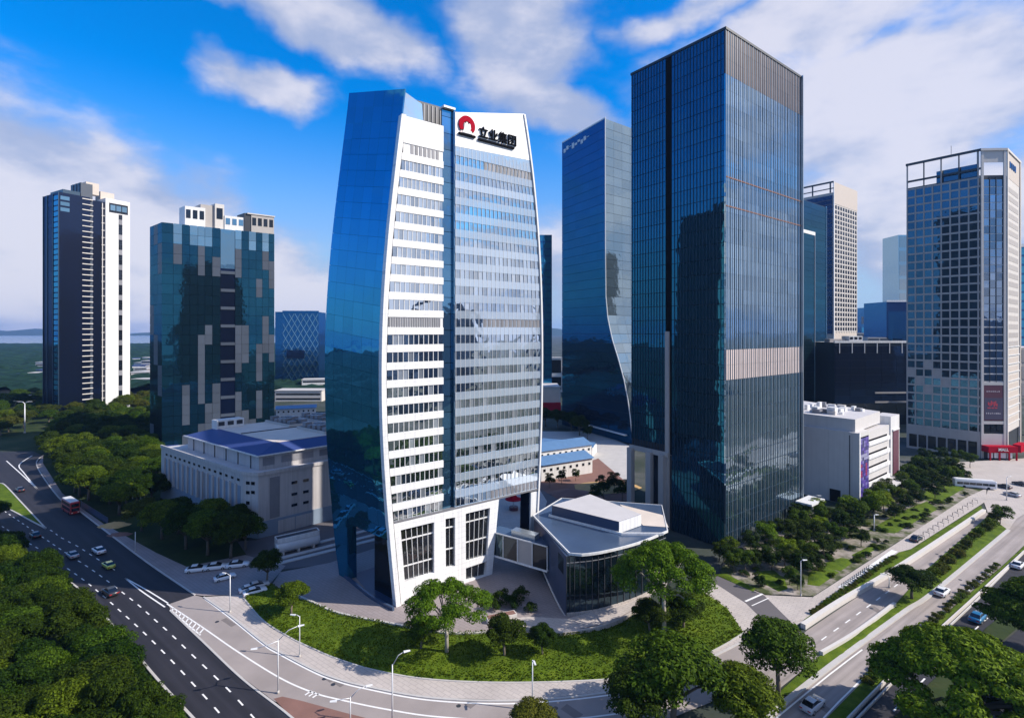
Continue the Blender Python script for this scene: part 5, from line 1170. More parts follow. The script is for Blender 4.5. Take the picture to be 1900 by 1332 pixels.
for k in range(8): fK.boxpart('banner_print', M['banner_white'], 2.4 + k * .85, 2.4 + k * .85 + rng.uniform(.3, .65), 21.0, 21.0 + rng.uniform(.4, .75), .03, .24)
for k in range(7): fK.boxpart('banner_print', M['banner_white'], 2.6 + k * .9, 3.1 + k * .9, 31.4, 31.4 + rng.uniform(.3, .6), .03, .215)
# right face: pale stone with shallow bands
fR.boxpart('stone_wall', M['stone_pale'], 0, 32, 12, LZ - 13, .3, -.2)
for r in range(28):
    z = 16 + r * 4.1; fR.boxpart('window', M['stone'] if r > 8 else M['stone_tan'], 3, 27, z, z + 2.4, .06, .11)
    fR.boxpart('ledge', M['white_panel'], 2, 29, z - .5, z - .05, .35, .12) if r < 10 else None
fR.boxpart('corner_pier', M['stone_pale'], 0.01, 1.5, 0, LZ, .4, .12); fR.boxpart('corner_pier', M['stone_tan'], 30, 32, 0, LZ, .4, .12)
fR.boxpart('crown_wall', M['stone_tan'], 1.6, 29.9, LZ - 12.9, LZ - .6, .3, -.15)
for k in range(4): fR.boxpart('roof_sign', M['blue_far'], 6 + k * 4, 8.4 + k * 4, LZ - 7.5, LZ - 4.5, .15, .2)
# open crown frame
for f, w in ((fL, LW), (fK, LC), (fR, 32)): f.boxpart('crown_beam', M['dark_metal'] if f is fL else M['stone_pale'], -.2, w + .2, LZ - .6, LZ + .5, .9, -.3)
for k in range(5): fL.boxpart('crown_post', M['dark_metal'], .1 + k * 6.9, .6 + k * 6.9, LZ - 12.5, LZ - .62, .4, -.32)
fL.boxpart('crown_beam', M['dark_metal'], 0, LW, LZ - 9.2, LZ - 8.2, .35, -.7); fL.boxpart('crown_screen', M['l_glass'], 12, LW - 1, LZ - 12.8, LZ - 6.0, .1, -1.6)
fK.boxpart('crown_screen', M['stone_pale'], 1.31, LC - 1.31, LZ - 6, LZ - .62, .3, -.3)
fL.boxpart('antenna', M['dark_metal'], 18, 18.15, LZ, LZ + 5, .15, -.3)
# red mall entrance
me_ = building('mall_entrance', 'red mall entrance canopy with white MALL lettering', (228, 243), 'entrance')
fe = Face(me_, (L0[0] - 1.5, L0[1] - 4.2), (lc[0] + 3, lc[1] - 4.2))
b = MB(); fe.add(b, 1.5, fe.w - 1.5, 3.6, 6.4, 4, -4); b.build('canopy', M['red'], me_)
for x in (1.8, 6, 10.4, fe.w - 2.5): fe.boxpart('post', M['red'], x, x + .5, 0, 3.6, .5, -.1)
for k in range(4): fe.boxpart('shop_panel', M['white_panel'] if k % 2 else M['banner_white'], 1.6 + k * 2.9, 3.9 + k * 2.9, 1.0, 3.4, .15, -.6)
tcu = bpy.data.curves.new('mall_lettering', 'FONT'); tcu.body = 'MALL'; tcu.size = 1.9; tcu.extrude = .08; tcu.offset = .03; tcu.materials.append(M['white_panel']); tcu.align_x = 'CENTER'
to = link(text_mesh('mall_lettering', tcu), me_); p = fe.pt(fe.w * .5, 4.4, .1); r_ = me_.location
to.matrix_local = Matrix(((fe.e[0], 0, fe.n[0], p[0] - r_[0]), (fe.e[1], 0, fe.n[1], p[1] - r_[1]), (0, 1, 0, p[2]), (0, 0, 0, 1)))
b = MB(); b.prism([(lc[0] + 3, lc[1] - 4), (lc[0] + 12, lc[1] + 2), (lc[0] + 10, lc[1] + 4), (lc[0] + 2, lc[1] - 1)], 3.6, 7.0); b.build('side_canopy', M['red'], me_)

# ---------------------------------------------------------------- beige grid tower and its glass neighbours
J0 = (270.5, 440.0); JZ = 186.0
jt = building('beige_grid_tower', 'beige tower with small square windows seen behind the dark skyscraper', J0, 'tower')
jl, jr = add2(J0, D1, 46), add2(J0, D2, 50)
body(jt, [jl, add2(add2(J0, D1, .3), D2, .3), jr, add2(jr, D1, 46)], 0, JZ - 9, 'stone_tan')
fj = Face(jt, add2(add2(J0, D1, .3), D2, .3), jr); fjl = Face(jt, jl, J0)
pane_grid(fj, 'window', [M['dark_glass']], 1.5, 49, 60, JZ - 19, 9, 26, .58, .66, .1, .03, 240)
for r in range(27): fj.boxpart('ledge', M['stone_pale'], .6, 49.5, 59.7 + r * (JZ - 79) / 26, 60.5 + r * (JZ - 79) / 26, .2, .03)
for c in range(10): x = 1.5 + 47.5 * c / 9; fj.boxpart('pier', M['stone_pale'], x - .6, x + .6, 59, JZ - 18.6, .3, .03)
fj.boxpart('crown_wall', M['stone_tan'], .2, 49.8, JZ - 18.4, JZ - .2, .4, .03); fj.boxpart('corner_trim', M['white_panel'], -.3, .5, 0, JZ, .5, .04)
for k in range(30): fjl.boxpart('glass_panel', M['navy'], 0.3, 45, 58 + k * 3.9, 61.6 + k * 3.9, .1, .03)
for k in range(4): fjl.boxpart('crown_post', M['dark_metal'], 1 + k * 14, 2 + k * 14, JZ - 9, JZ - 1, .6, .02)
fjl.boxpart('crown_beam', M['dark_metal'], 0, 46, JZ - 1, JZ + .4, .6, .02); fjl.boxpart('crown_beam', M['dark_metal'], 0, 46, JZ - 6, JZ - 5.2, .5, .02)
I0 = (228.0, 380.0)
i1t = building('teal_glass_tower', 'plain teal glass tower right beside the dark skyscraper', add2(I0, D2, -30), 'tower')
ii = [add2(add2(I0, D2, -48), D1, 20), add2(I0, D2, -48), I0, add2(I0, D1, 20)]; body(i1t, ii, 0, 150, 'dark_metal')
fi = Face(i1t, ii[1], ii[2])
for r in range(36):
    for c in range(2): fi.boxpart('glass_panel', M['b_glass'], 24 * c + .05, 24 * (c + 1) - .05, r * 4.16 + .06, (r + 1) * 4.16 - .04, .2, .02)
fi.boxpart('edge_trim', M['b_pale'], 47.6, 48.1, 0, 150.5, .5, .04)
K1 = ((1511 - CX) / F * 350, 350.0)
i2t = building('teal_glass_tower', 'shorter teal glass tower with a white roof edge hugging the skyscraper', add2(K1, D2, -15), 'tower')
ii = [add2(add2(K1, D2, -26), D1, 16), add2(K1, D2, -26), K1, add2(K1, D1, 16)]; body(i2t, ii, 0, 125, 'dark_metal'); fi = Face(i2t, ii[1], ii[2])
for r in range(30): fi.boxpart('glass_panel', M['b_glass'], .05, 25.9, r * 4.16 + .06, (r + 1) * 4.16 - .04, .2, .02)
fi.boxpart('roof_edge', M['white'], 0, 26.2, 124, 126.2, .5, .03); fi.boxpart('edge_trim', M['fin'], 25.6, 26.1, 0, 124, .5, .04)
# dark mid-rise between mall and gridded tower
k0 = (207.0, 336.0); kd = unit((1, .06))
kt = building('dark_midrise', 'dark glass mid-rise with white roof line behind the white mall', k0, 'building')
kq = [add2(k0, (0, 1), 24), k0, add2(k0, kd, 52), add2(add2(k0, kd, 52), (0, 1), 24)]
body(kt, kq, 0, 53, 'dark_metal'); fk = Face(kt, kq[1], kq[2])
for r in range(11):
    for c in range(5): fk.boxpart('glass_panel', M['navy'] if r > 2 else M['dark_glass'], 52 * c / 5 + .05, 52 * (c + 1) / 5 - .05, r * 4.6 + .06, (r + 1) * 4.6 - .05, .2, .02)
fk.boxpart('roof_edge', M['white'], -.3, 52.3, 52.6, 54.0, 1.0, -.4)
for k in range(6): fk.boxpart('crown_post', M['white_panel'], 3 + k * 8.4, 3.4 + k * 8.4, 46, 52.5, .3, .23)
fk.boxpart('lower_parapet', M['stone'], 27, 50, 20, 21, .4, .23); fk.boxpart('lower_parapet', M['stone'], 27, 50, 14, 15, .4, .23)
roofbox(kt, k0, kd, (0, 1), 14, 23, 6, 14, 53, 57, 'white_panel', 'plant_box', 'dark_glass'); roofbox(kt, k0, kd, (0, 1), 2, 13, 8, 14, 53, 55, 'stone', 'plant_box')

# ---------------------------------------------------------------- simpler buildings further off
def simple_tower(name, label, px0, px1, ytop, Y, mat, ang=None, nrow=12, ncol=4, pmat=None, depth=30, base=0.0, trim=None, cat='tower'):
    x0, x1 = (px0 - CX) / F * Y, (px1 - CX) / F * Y; z1 = ZAT(ytop, Y)
    th = building(name, label, ((x0 + x1) / 2, Y), cat)
    d = unit(ang) if ang else (1.0, 0.0)
    w = (x1 - x0) / max(.3, d[0]); p0 = (x0, Y); p1 = add2(p0, d, w); nrm_ = (-d[1], d[0])
    body(th, [add2(p0, nrm_, depth), p0, p1, add2(p1, nrm_, depth)], base, z1, mat)
    f = Face(th, p0, p1); pm = M[pmat or mat]
    for r in range(nrow):
        for c in range(ncol):
            f.boxpart('window_band' if ncol == 1 else 'window', pm, w * c / ncol + w * .06 / ncol, w * (c + 1) / ncol - w * .06 / ncol, base + (z1 - base) * (r + .12) / nrow, base + (z1 - base) * (r + .88) / nrow, .15, .02)
    if trim: f.boxpart('roof_edge', M[trim], -.2, w + .2, z1 - .2, z1 + max(.8, (z1 - base) * .02), .5, .02)
    return th
simple_tower('blue_slab_tower', 'dark blue slab tower peeping out behind the white tower', 992, 1024, 436, 430, 'blue_far', None, 24, 2, 'hero_side', 24)
simple_tower('white_low_block', 'low white block with dark glazing between white tower and flared tower', 1000, 1044, 664, 520, 'white_panel', None, 2, 1, 'dark_glass', 20, trim='white', cat='building')
simple_tower('stepped_block', 'beige block with red base between white tower and flared tower', 1000, 1040, 718, 400, 'stone_pale', None, 1, 1, 'tan_roof', 30, trim='white', cat='building')
b = MB(); x0 = (1000 - CX) / F * 398; b.box(x0, x0 + 16.5, 396.5, 398.6, 0.0, 6.0); o = b.build('red_hoarding', M['red']); tag(o, 'red hoarding at the foot of the beige block', 'hoarding')
simple_tower('pale_spire_tower', 'pale grey tapering tower behind the gridded tower', 1667, 1700, 436, 700, 'b_pale', None, 10, 1, 'g_right', 30)
simple_tower('bright_blue_block', 'bright blue block left of the gridded tower', 1645, 1700, 560, 620, 'blue_far', None, 1, 1, 'hero_side', 40, trim='white')
simple_tower('edge_tower', 'blue tower at the right picture edge behind the gridded tower', 1889, 1960, 458, 520, 'blue_far', None, 16, 3, 'hero_side', 30, trim='white')
simple_tower('beige_podium', 'beige podium block at the right picture edge', 1889, 2000, 645, 300, 'stone_tan', None, 3, 1, 'stone', 30, base=22, cat='building')
for k, x in enumerate((1893, 1925, 1960)):
    p = ((x - CX) / F * 301, 301.0); b = MB(); b.box(p[0] - .8, p[0] + .8, p[1], p[1] + 1.6, 0, 22); o = b.build('podium_column', M['stone']); tag(o, 'grey column carrying the beige podium', 'column', 'columns under the beige podium')
rng = random.Random(21)
for i, (a, b_, yt, Y) in enumerate([(1592, 1603, 597, 1500), (1603, 1621, 571, 1400), (1623, 1634, 588, 1600), (1634, 1646, 592, 1700), (1598, 1650, 606, 1200), (1646, 1680, 615, 900), (1610, 1676, 626, 620), (1590, 1612, 618, 820)]):
    simple_tower('skyline_block', ['low hazy block beside the beige tower', 'tallest hazy blue tower on the far skyline', 'hazy tower with pale top right of the tallest', 'hazy slender block near the bright blue block', 'wide hazy blue terrace below the skyline', 'purple grey block under the bright blue block', 'long low roof just behind the dark mid-rise', 'low grey block at the foot of the beige tower'][i], a, b_, yt, Y, 'blue_far' if i < 5 else 'stone', None, 5, 3, 'hero_side' if i < 5 else 'b_grey', 30, cat='building')
# sheds with light blue roofs
def shed(px, py, w, d, h, ang, label, roof='shed_roof'):
    p = G(px, py); th = thing('shed', label, 'shed', (p[0], p[1], 0), R(ang))
    b = MB(); b.box(0, w, 0, d, 0, h); b.build('wall', M['white_panel'], th, False, False)
    b = MB(); b.quad((-.6, -.8, h - .1), (w + .6, -.8, h - .1), (w + .6, d / 2, h + d * .16), (-.6, d / 2, h + d * .16)); b.quad((w + .6, d + .8, h - .1), (-.6, d + .8, h - .1), (-.6, d / 2, h + d * .16), (w + .6, d / 2, h + d * .16)); b.poly([(w, 0, h), (w, d, h), (w, d / 2, h + d * .155)]); b.poly([(0, d, h), (0, 0, h), (0, d / 2, h + d * .155)])
    b.build('roof', M[roof], th, False, False)
    n = int(w / 3.2)
    for k in range(n):
        o = bpy.data.objects.new('window', shared_box('shedw', 1.1, .08, 1.1, M['dark_glass'], 'window')); o.location = (w * (k + .5) / n, -.02, h * .55); link(o, th)
    return th
shed(1004, 893, 26, 12, 6.5, 30, 'white walled shed with light blue roof nearest the pavilion')
shed(1000, 862, 30, 14, 6, 30, 'middle light blue roofed shed behind the white tower')
shed(1004, 838, 26, 9, 4.5, -22, 'long light blue roofed shed in front of the flared tower')
shed(512, 775, 26, 10, 6, 20, 'light blue roofed shed between lattice block and plant building')
shed(248, 862, 16, 10, 5, 25, 'shed with deep blue roof among the trees', 'ind_roof')
for i, (px, py, w, d, h) in enumerate([(510, 745, 40, 16, 9), (545, 742, 50, 14, 6), (560, 728, 40, 14, 12), (0, 735, 36, 16, 5), (-20, 712, 90, 14, 6), (52, 706, 40, 14, 9), (66, 690, 20, 10, 14), (244, 718, 46, 14, 8), (248, 700, 60, 16, 12), (262, 690, 50, 14, 16), (5, 695, 60, 14, 5)]):
    p = G(px, py); th = thing('low_block', ['low white block beside the lattice block foot', 'wide flat roofed white block below the lattice block', 'taller white block right of the lattice block', 'pale roofed hall at the left picture edge', 'long white strip building at the left edge', 'white low block left of the residential tower', 'small upright white block by the residential tower', 'cream curved edge block between the two left towers', 'white terrace among far trees between left towers', 'furthest white terrace between left towers', 'thin white roof at far left among trees'][i], 'building', (p[0], p[1], 0), R(6 * (i % 3)))
    b = MB(); b.box(0, w, 0, d, 0, h); b.build('wall', M['white_panel' if i % 3 else 'stone_pale'], th, False, False)
    b = MB(); b.box(-.4, w + .4, -.4, d + .4, h, h + .7); b.build('roof', M['concrete'], th, False, False)
    for r in range(max(1, int(h / 4))):
        b = MB(); b.box(1, w - 1, -.1, -.01, 1.6 + r * 4, 3.0 + r * 4); b.build('window_band', M['dark_glass'], th, False, False)
rng = random.Random(44)
for k in range(22):
    px, py = rng.choice([(rng.uniform(-10, 78), rng.uniform(672, 715)), (rng.uniform(243, 278), rng.uniform(672, 712))]); p = G(px, py); w, d, h = rng.uniform(8, 30), 10, rng.uniform(4, 14)
    th = thing('distant_house', 'small pale house among the far trees by the bay', 'house', (p[0], p[1], 0), rng.uniform(-.5, .5), 'houses among the far trees')
    b = MB(); b.box(0, w, 0, d, 0, h); b.build('wall', M[rng.choice(('white_panel', 'stone_pale', 'stone'))], th, False, False)
    b = MB(); b.box(-.5, w + .5, -.5, d + .5, h, h + 1.2); b.build('roof', M[rng.choice(('concrete', 'ind_roof', 'roof_pale'))], th, False, False)
# low hills across the bay
hv_ = []; hf_ = []; nx = 90
for j in range(5):
    for i in range(nx):
        x = -9000 + 9800 * i / (nx - 1); prof = (.45 + .35 * math.sin(i * .17) + .2 * math.sin(i * .43 + 1) + .1 * math.sin(i * 1.1))
        hv_.append((x, 7600 + j * 350, (0, .7, 1, .7, 0)[j] * 120 * max(.12, prof) - 2))
for j in range(4):
    for i in range(nx - 1): a = j * nx + i; hf_.append((a, a + 1, a + nx + 1, a + nx))
tag(link(bpy.data.objects.new('hills', rawmesh('hills', hv_, hf_, M['wild'], None, True))), 'low hazy hills across the bay on the horizon', kind='structure')
for k in range(16):
    Y = rng.uniform(1300, 2600); x0 = rng.uniform(1592, 1672); w = rng.uniform(3, 9)
    th = simple_tower('distant_tower', 'hazy blue distant tower in the far right skyline', x0, x0 + w, rng.uniform(584, 606), Y, 'blue_far', None, 4, 2, 'b_grey', 30)
    th['group'] = 'distant towers of the far skyline'
# city blocks behind the viewer, seen only as reflections in the glass
for i, (x, y, w, d, h, m) in enumerate([(330, -60, 60, 40, 82, 'b_grey'), (420, 60, 50, 40, 96, 'navy'), (470, -190, 80, 50, 74, 'stone'), (560, 150, 60, 40, 98, 'navy'), (300, -260, 60, 60, 66, 'stone_tan'), (640, -20, 70, 50, 104, 'b_grey'), (180, -330, 90, 50, 58, 'stone')]):
    th = building('opposite_block', 'city block across the boulevard mirrored in the tower glass', (x, y), 'building', 'blocks mirrored in the glass')
    body(th, [(x, y), (x + w, y), (x + w, y + d), (x, y + d)], 0, h, m)
# ================================================================ VEGETATION
def leaf_cloud(rng, lobes, n, size, up=0.35, flat=0.8):
    """leaf-sized quads spread over clumps: lobes = list of (centre, radii)"""
    vol = np.array([r[0] * r[1] * r[2] for _, r in lobes]) ** (2 / 3); cnt = np.maximum(1, (n * vol / vol.sum()).astype(int))
    P, Nn = [], []
    for (c, r), k in zip(lobes, cnt):
        d = rng.normal(size=(k, 3)); d /= np.linalg.norm(d, axis=1)[:, None]
        d[:, 2] = np.where(d[:, 2] < -0.35, -d[:, 2], d[:, 2])
        rad = rng.uniform(0.72, 1.06, size=(k, 1))
        P.append(np.array(c) + d * rad * np.array(r)); nn = d + rng.normal(scale=.45, size=(k, 3)); nn[:, 2] += up; Nn.append(nn / np.linalg.norm(nn, axis=1)[:, None])
    P = np.concatenate(P); Nn = np.concatenate(Nn); k = len(P)
    a = np.cross(Nn, rng.normal(size=(k, 3))); a /= np.linalg.norm(a, axis=1)[:, None]; b = np.cross(Nn, a)
    s = size * rng.uniform(.6, 1.35, size=(k, 1)); a *= s; b *= s * flat
    v = np.stack([P - a * .9, P - b * .55, P + a, P + b * .55], axis=1).reshape(-1, 3)
    return v
def quads_mesh(name, v, mat):
    n = len(v) // 4; me = bpy.data.meshes.new(name)
    me.vertices.add(len(v)); me.vertices.foreach_set('co', v.astype(np.float32).ravel())
    me.loops.add(4 * n); me.loops.foreach_set('vertex_index', np.arange(4 * n, dtype=np.int32))
    me.polygons.add(n); me.polygons.foreach_set('loop_start', np.arange(0, 4 * n, 4, dtype=np.int32)); me.polygons.foreach_set('loop_total', np.full(n, 4, dtype=np.int32))
    me.materials.append(mat); me.update(calc_edges=True); me.validate(); return me
def trunk_mesh(name, rng, H, r, tips, mat):
    b = MB(); fork = (rng.uniform(-.2, .2), rng.uniform(-.2, .2), H)
    b.tube([(0, 0, -.2), (rng.uniform(-.1, .1), rng.uniform(-.1, .1), H * .5), fork], r, r * .72, 9)
    for t in tips:
        mid = tuple(fork[i] * .45 + t[i] * .55 + (0, 0, .12 * H)[i] + rng.uniform(-.3, .3) for i in range(3)); b.tube([fork, mid, t], r * .5, r * .13, 6)
    return b.mesh(name, M[mat], True)
def proto(kind, seed, mat, bark='bark'):
    """unit-ish prototypes in metres; returns (trunk mesh, crown mesh)"""
    rng = np.random.default_rng(seed); lobes = []
    if kind == 'round':        # dense, crown about 10 m wide, 9 m tall
        H, r = 3.0, .32
        for k in range(34):
            a = rng.uniform(0, 6.283); e = rng.uniform(-.25, 1.35); q = rng.uniform(2.4, 3.9); z = 5.6 + math.sin(e) * 2.9
            rr = rng.uniform(.9, 1.7); lobes.append(((math.cos(a) * math.cos(e) * q, math.sin(a) * math.cos(e) * q, z), (rr, rr, rr * .75)))
        for k in range(6): lobes.append(((rng.uniform(-1.5, 1.5), rng.uniform(-1.5, 1.5), rng.uniform(5, 7.5)), (2, 2, 1.5)))
        n, size = 15000, .22
    elif kind == 'spread':     # open umbrella crown about 18 m wide, 15 m tall with visible limbs
        H, r = 6.5, .42
        for k in range(78):
            a = rng.uniform(0, 6.283); q = 7.6 * math.sqrt(rng.uniform(0, 1)); z = 13.6 - (q / 7.6) ** 2 * 3.6 + rng.uniform(-1.4, .5)
            rr = rng.uniform(1.0, 1.9); lobes.append(((math.cos(a) * q, math.sin(a) * q, z), (rr, rr, rr * .62)))
        n, size = 26000, .22
    elif kind == 'layered':    # very broad, flat tiers, about 22 m wide
        H, r = 5.0, .6
        for k in range(110):
            a = rng.uniform(0, 6.283); q = 9.8 * math.sqrt(rng.uniform(0, 1)); z = 12.6 - (q / 9.8) ** 2 * 6.0 + rng.uniform(-1.0, .5)
            rr = rng.uniform(1.2, 2.5); lobes.append(((math.cos(a) * q, math.sin(a) * q, z), (rr, rr, rr * .42)))
        n, size = 52000, .29
    elif kind == 'shrub':      # about 3 m
        H, r = .5, .08
        for k in range(12): lobes.append(((rng.uniform(-.9, .9), rng.uniform(-.9, .9), rng.uniform(.5, 1.5)), (.6, .6, .5)))
        n, size = 1500, .14
    else:                      # 'slim' street tree 5 m wide, 7.5 m tall
        H, r = 2.6, .14
        for k in range(20):
            a = rng.uniform(0, 6.283); q = 1.9 * math.sqrt(rng.uniform(0, 1)); z = rng.uniform(3.2, 6.6)
            rr = rng.uniform(.7, 1.15) * (1.15 - .12 * max(0, z - 5)); lobes.append(((math.cos(a) * q, math.sin(a) * q, z), (rr, rr, rr * .85)))
        n, size = 4200, .20
    v = leaf_cloud(rng, lobes, n, size)
    tips = [lobes[i][0] for i in rng.choice(len(lobes), min(len(lobes), 9), replace=False)]
    return trunk_mesh('trunk', rng, H, r, tips, bark), quads_mesh('crown', v, M[mat])
PRO = {}
for kind, mats, bark in (('round', ('leaf_mid', 'leaf_dark', 'leaf_olive', 'leaf_mid', 'leaf_dark'), 'bark'), ('spread', ('leaf_mid', 'leaf_bright'), 'bark_pale'), ('layered', ('leaf_bright', 'leaf_mid'), 'bark'), ('shrub', ('leaf_mid', 'leaf_dark', 'leaf_olive'), 'bark'), ('slim', ('leaf_mid', 'leaf_dark', 'leaf_bright'), 'bark')):
    for i, m in enumerate(mats): PRO[(kind, i)] = proto(kind, 100 + 13 * i + len(kind) * 7, m, bark)
def tree(name, label, cat, p, kind, var, sc=1.0, sz=None, rz=None, group=None, z=0.0):
    t = thing(name, label, cat, (p[0], p[1], z), random.uniform(0, 6.28) if rz is None else rz, group)
    t.scale = (sc, sc, sz or sc)
    tm, cm_ = PRO[(kind, var)]
    link(bpy.data.objects.new('trunk', tm), t); link(bpy.data.objects.new('crown', cm_), t)
    return t
def spaced(poly, n, dmin, rng, world=False):
    out = []
    for p in scatter_in(poly, n * 25, rng, world):
        if all((p[0] - q[0]) ** 2 + (p[1] - q[1]) ** 2 > dmin * dmin for q in out): out.append(p)
        if len(out) >= n: break
    return out
rng = random.Random(31)
# dense wood, lower left
wood = [(-162, 167), (-154, 147), (-141.5, 140.5), (-108, 119.5), (-85.5, 102), (-68, 87.5), (-56.5, 79), (-44, 64), (-95, 64), (-162, 120)]
for p in spaced(wood, 130, 4.7, rng, True):
    tree('broadleaf_tree', 'broadleaf tree in the dense wood left of the highway', 'tree', p, 'round', rng.choice((1, 4, 1, 4, 1, 0)), rng.uniform(.75, 1.15), rng.uniform(.75, 1.1), group='dense wood left of the highway')
kl = smooth_line([(8, 1006), (36, 1024), (144, 1093), (217, 1173), (290, 1261), (356, 1333)], 10)
for k in range(len(kl)):
    for j in range(2):
        p = kl[k]; q = (p[0] - rng.uniform(1.3, 4.0), p[1] - rng.uniform(.3, 2.0))
        tree('wood_edge_shrub', 'low shrub at the wood edge along the highway kerb', 'shrub', q, 'shrub', rng.choice((0, 1, 1)), rng.uniform(.8, 1.5), rng.uniform(.7, 1.2), group='wood edge shrubs')
# wood behind the footway
for p in spaced([(88, 852), (120, 800), (285, 785), (296, 880), (300, 945), (245, 955), (205, 962), (165, 938), (125, 905)], 110, 5.6, rng):
    tree('broadleaf_tree', 'dark broadleaf tree in the wood between highway and plant building', 'tree', p, 'round', rng.choice((1, 1, 0)), rng.uniform(1.15, 1.55), rng.uniform(1.0, 1.35), group='wood behind the footway')
for p in spaced([(-40, 815), (100, 800), (285, 780), (290, 742), (200, 752), (90, 745), (-40, 748)], 70, 11.0, rng):
    tree('broadleaf_tree', 'small looking tree in the belt at the residential tower foot', 'tree', p, 'round', rng.choice((0, 1, 2)), rng.uniform(1.1, 1.6), rng.uniform(.9, 1.3), group='tree belt at the tower feet')
# tree row in front of the plant building
for k, (p, v, s) in enumerate(((G(262, 985), 2, 1.1), (G(300, 1000), 0, 1.25), (G(345, 1018), 1, 1.35), (G(385, 1030), 0, 1.35), (G(428, 1036), 1, 1.35), (G(455, 1022), 0, 1.1), (G(330, 990), 1, 1.2), (G(390, 1000), 0, 1.3), (G(440, 1004), 1, 1.15))):
    tree('broadleaf_tree', ['first', 'second', 'third', 'fourth', 'fifth', 'last', 'rear left', 'rear middle', 'rear right'][k] + (' tree from the left in the front row before the plant building' if k < 6 else ' tree of the row standing against the plant building'), 'tree', p, 'round', v, s, s * .95, group='tree row before the plant building')
tree('broadleaf_tree', 'dark round tree beside the parked white cars', 'tree', G(496, 1082), 'round', 1, .78, .85)
tree('broadleaf_tree', 'small round tree on the lawn near the parked cars', 'tree', G(541, 1143), 'round', 0, .82, .75)
# lawn trees
tree('spreading_tree', 'bright green spreading tree before the white portal', 'tree', G(829, 1213), 'spread', 1, .96, .92, 0.4)
tree('spreading_tree', 'tall spreading tree with pale trunk beside the pavilion', 'tree', G(1232, 1182), 'spread', 1, 1.15, 1.28, 1.1)
tree('broadleaf_tree', 'dark dense bush tree on the lawn below the pavilion path', 'tree', G(936, 1222), 'round', 1, .82, .85)
tree('broadleaf_tree', 'small dark bush right of the lawn bush tree', 'tree', G(1006, 1218), 'round', 1, .60, .62)
tree('broadleaf_tree', 'green bush under the bright spreading tree', 'tree', G(782, 1208), 'round', 0, .80, .66)
tree('broadleaf_tree', 'dark bush under the tall spreading tree', 'tree', G(1268, 1168), 'round', 1, .95, .75)
tree('broadleaf_tree', 'dark bush in the shade left of the pale trunk', 'tree', G(1205, 1175), 'round', 1, .8, .7)
# foreground trees at the bottom right
tree('broadleaf_tree', 'broad green tree at bottom centre right', 'tree', (24.5, 79.0), 'round', 0, 1.72, 1.45, .3)
tree('broadleaf_tree', 'dark tree overlapping the slip road at the bottom', 'tree', (18.5, 76.5), 'round', 1, 1.15, 1.1, 2.3)
tree('broadleaf_tree', 'lighter green rounded tree at the bottom beside the boulevard', 'tree', (33.8, 76.5), 'round', 3, 1.2, 1.12, 1.9)
tree('broadleaf_tree', 'dense dark green round tree at the boulevard corner', 'tree', (44.0, 86.5), 'round', 3, 1.32, 1.25, .9)
tree('layered_tree', 'huge layered green tree at the bottom right corner', 'tree', (66.0, 75.0), 'layered', 0, 1.10, 1.20, .5)
tree('layered_tree', 'second huge layered tree at the right bottom edge', 'tree', (78.0, 70.0), 'layered', 1, 1.05, 1.0, 2.5)
tree('layered_tree', 'layered tree at the right edge over the dark road', 'tree', (97.5, 95.0), 'layered', 1, .92, 1.08, 1.2)
tree('broadleaf_tree', 'round tree at the right edge below the layered tree', 'tree', (89.5, 84.0), 'round', 0, 1.0, .9, 1.2)
tree('broadleaf_tree', 'small tree tip at the bottom edge of the slip road', 'tree', (3.2, 76.5), 'round', 2, .85, .55)
# median of the boulevard
tree('broadleaf_tree', 'low spreading tree on the boulevard median', 'tree', G(1692, 1112), 'round', 1, 1.05, .78)
for k in range(24):
    t = k / 23; p = G(1735 + 120 * t + rng.uniform(-5, 5), 1072 - 112 * t + rng.uniform(-4, 6))
    tree('median_shrub', 'leafy shrub in the planted boulevard median', 'shrub', p, 'shrub', rng.choice((0, 2, 2)), rng.uniform(.8, 1.5), group='shrubs on the boulevard median')
tree('broadleaf_tree', 'tree at the far tip of the boulevard median', 'tree', G(1856, 972), 'slim', 0, 1.1, .8)
for k in range(30):
    t = k / 29; p = G(1508 + 150 * t, 1140 - 104 * t)
    tree('hedge_shrub', 'shrub in the hedge strip beside the sunken road', 'shrub', p, 'shrub', rng.choice((0, 2)), rng.uniform(.55, .8), .55, group='hedge strip shrubs')
for k in range(34):
    t = k / 33; p = G(1610 + 240 * t + rng.uniform(-3, 3), 1266 - 215 * t + rng.uniform(-2, 2))
    tree('verge_shrub', 'shrub on the verge between boulevard and local road', 'shrub', p, 'shrub', rng.choice((0, 2)), rng.uniform(.6, 1.0), .6, group='verge shrubs')
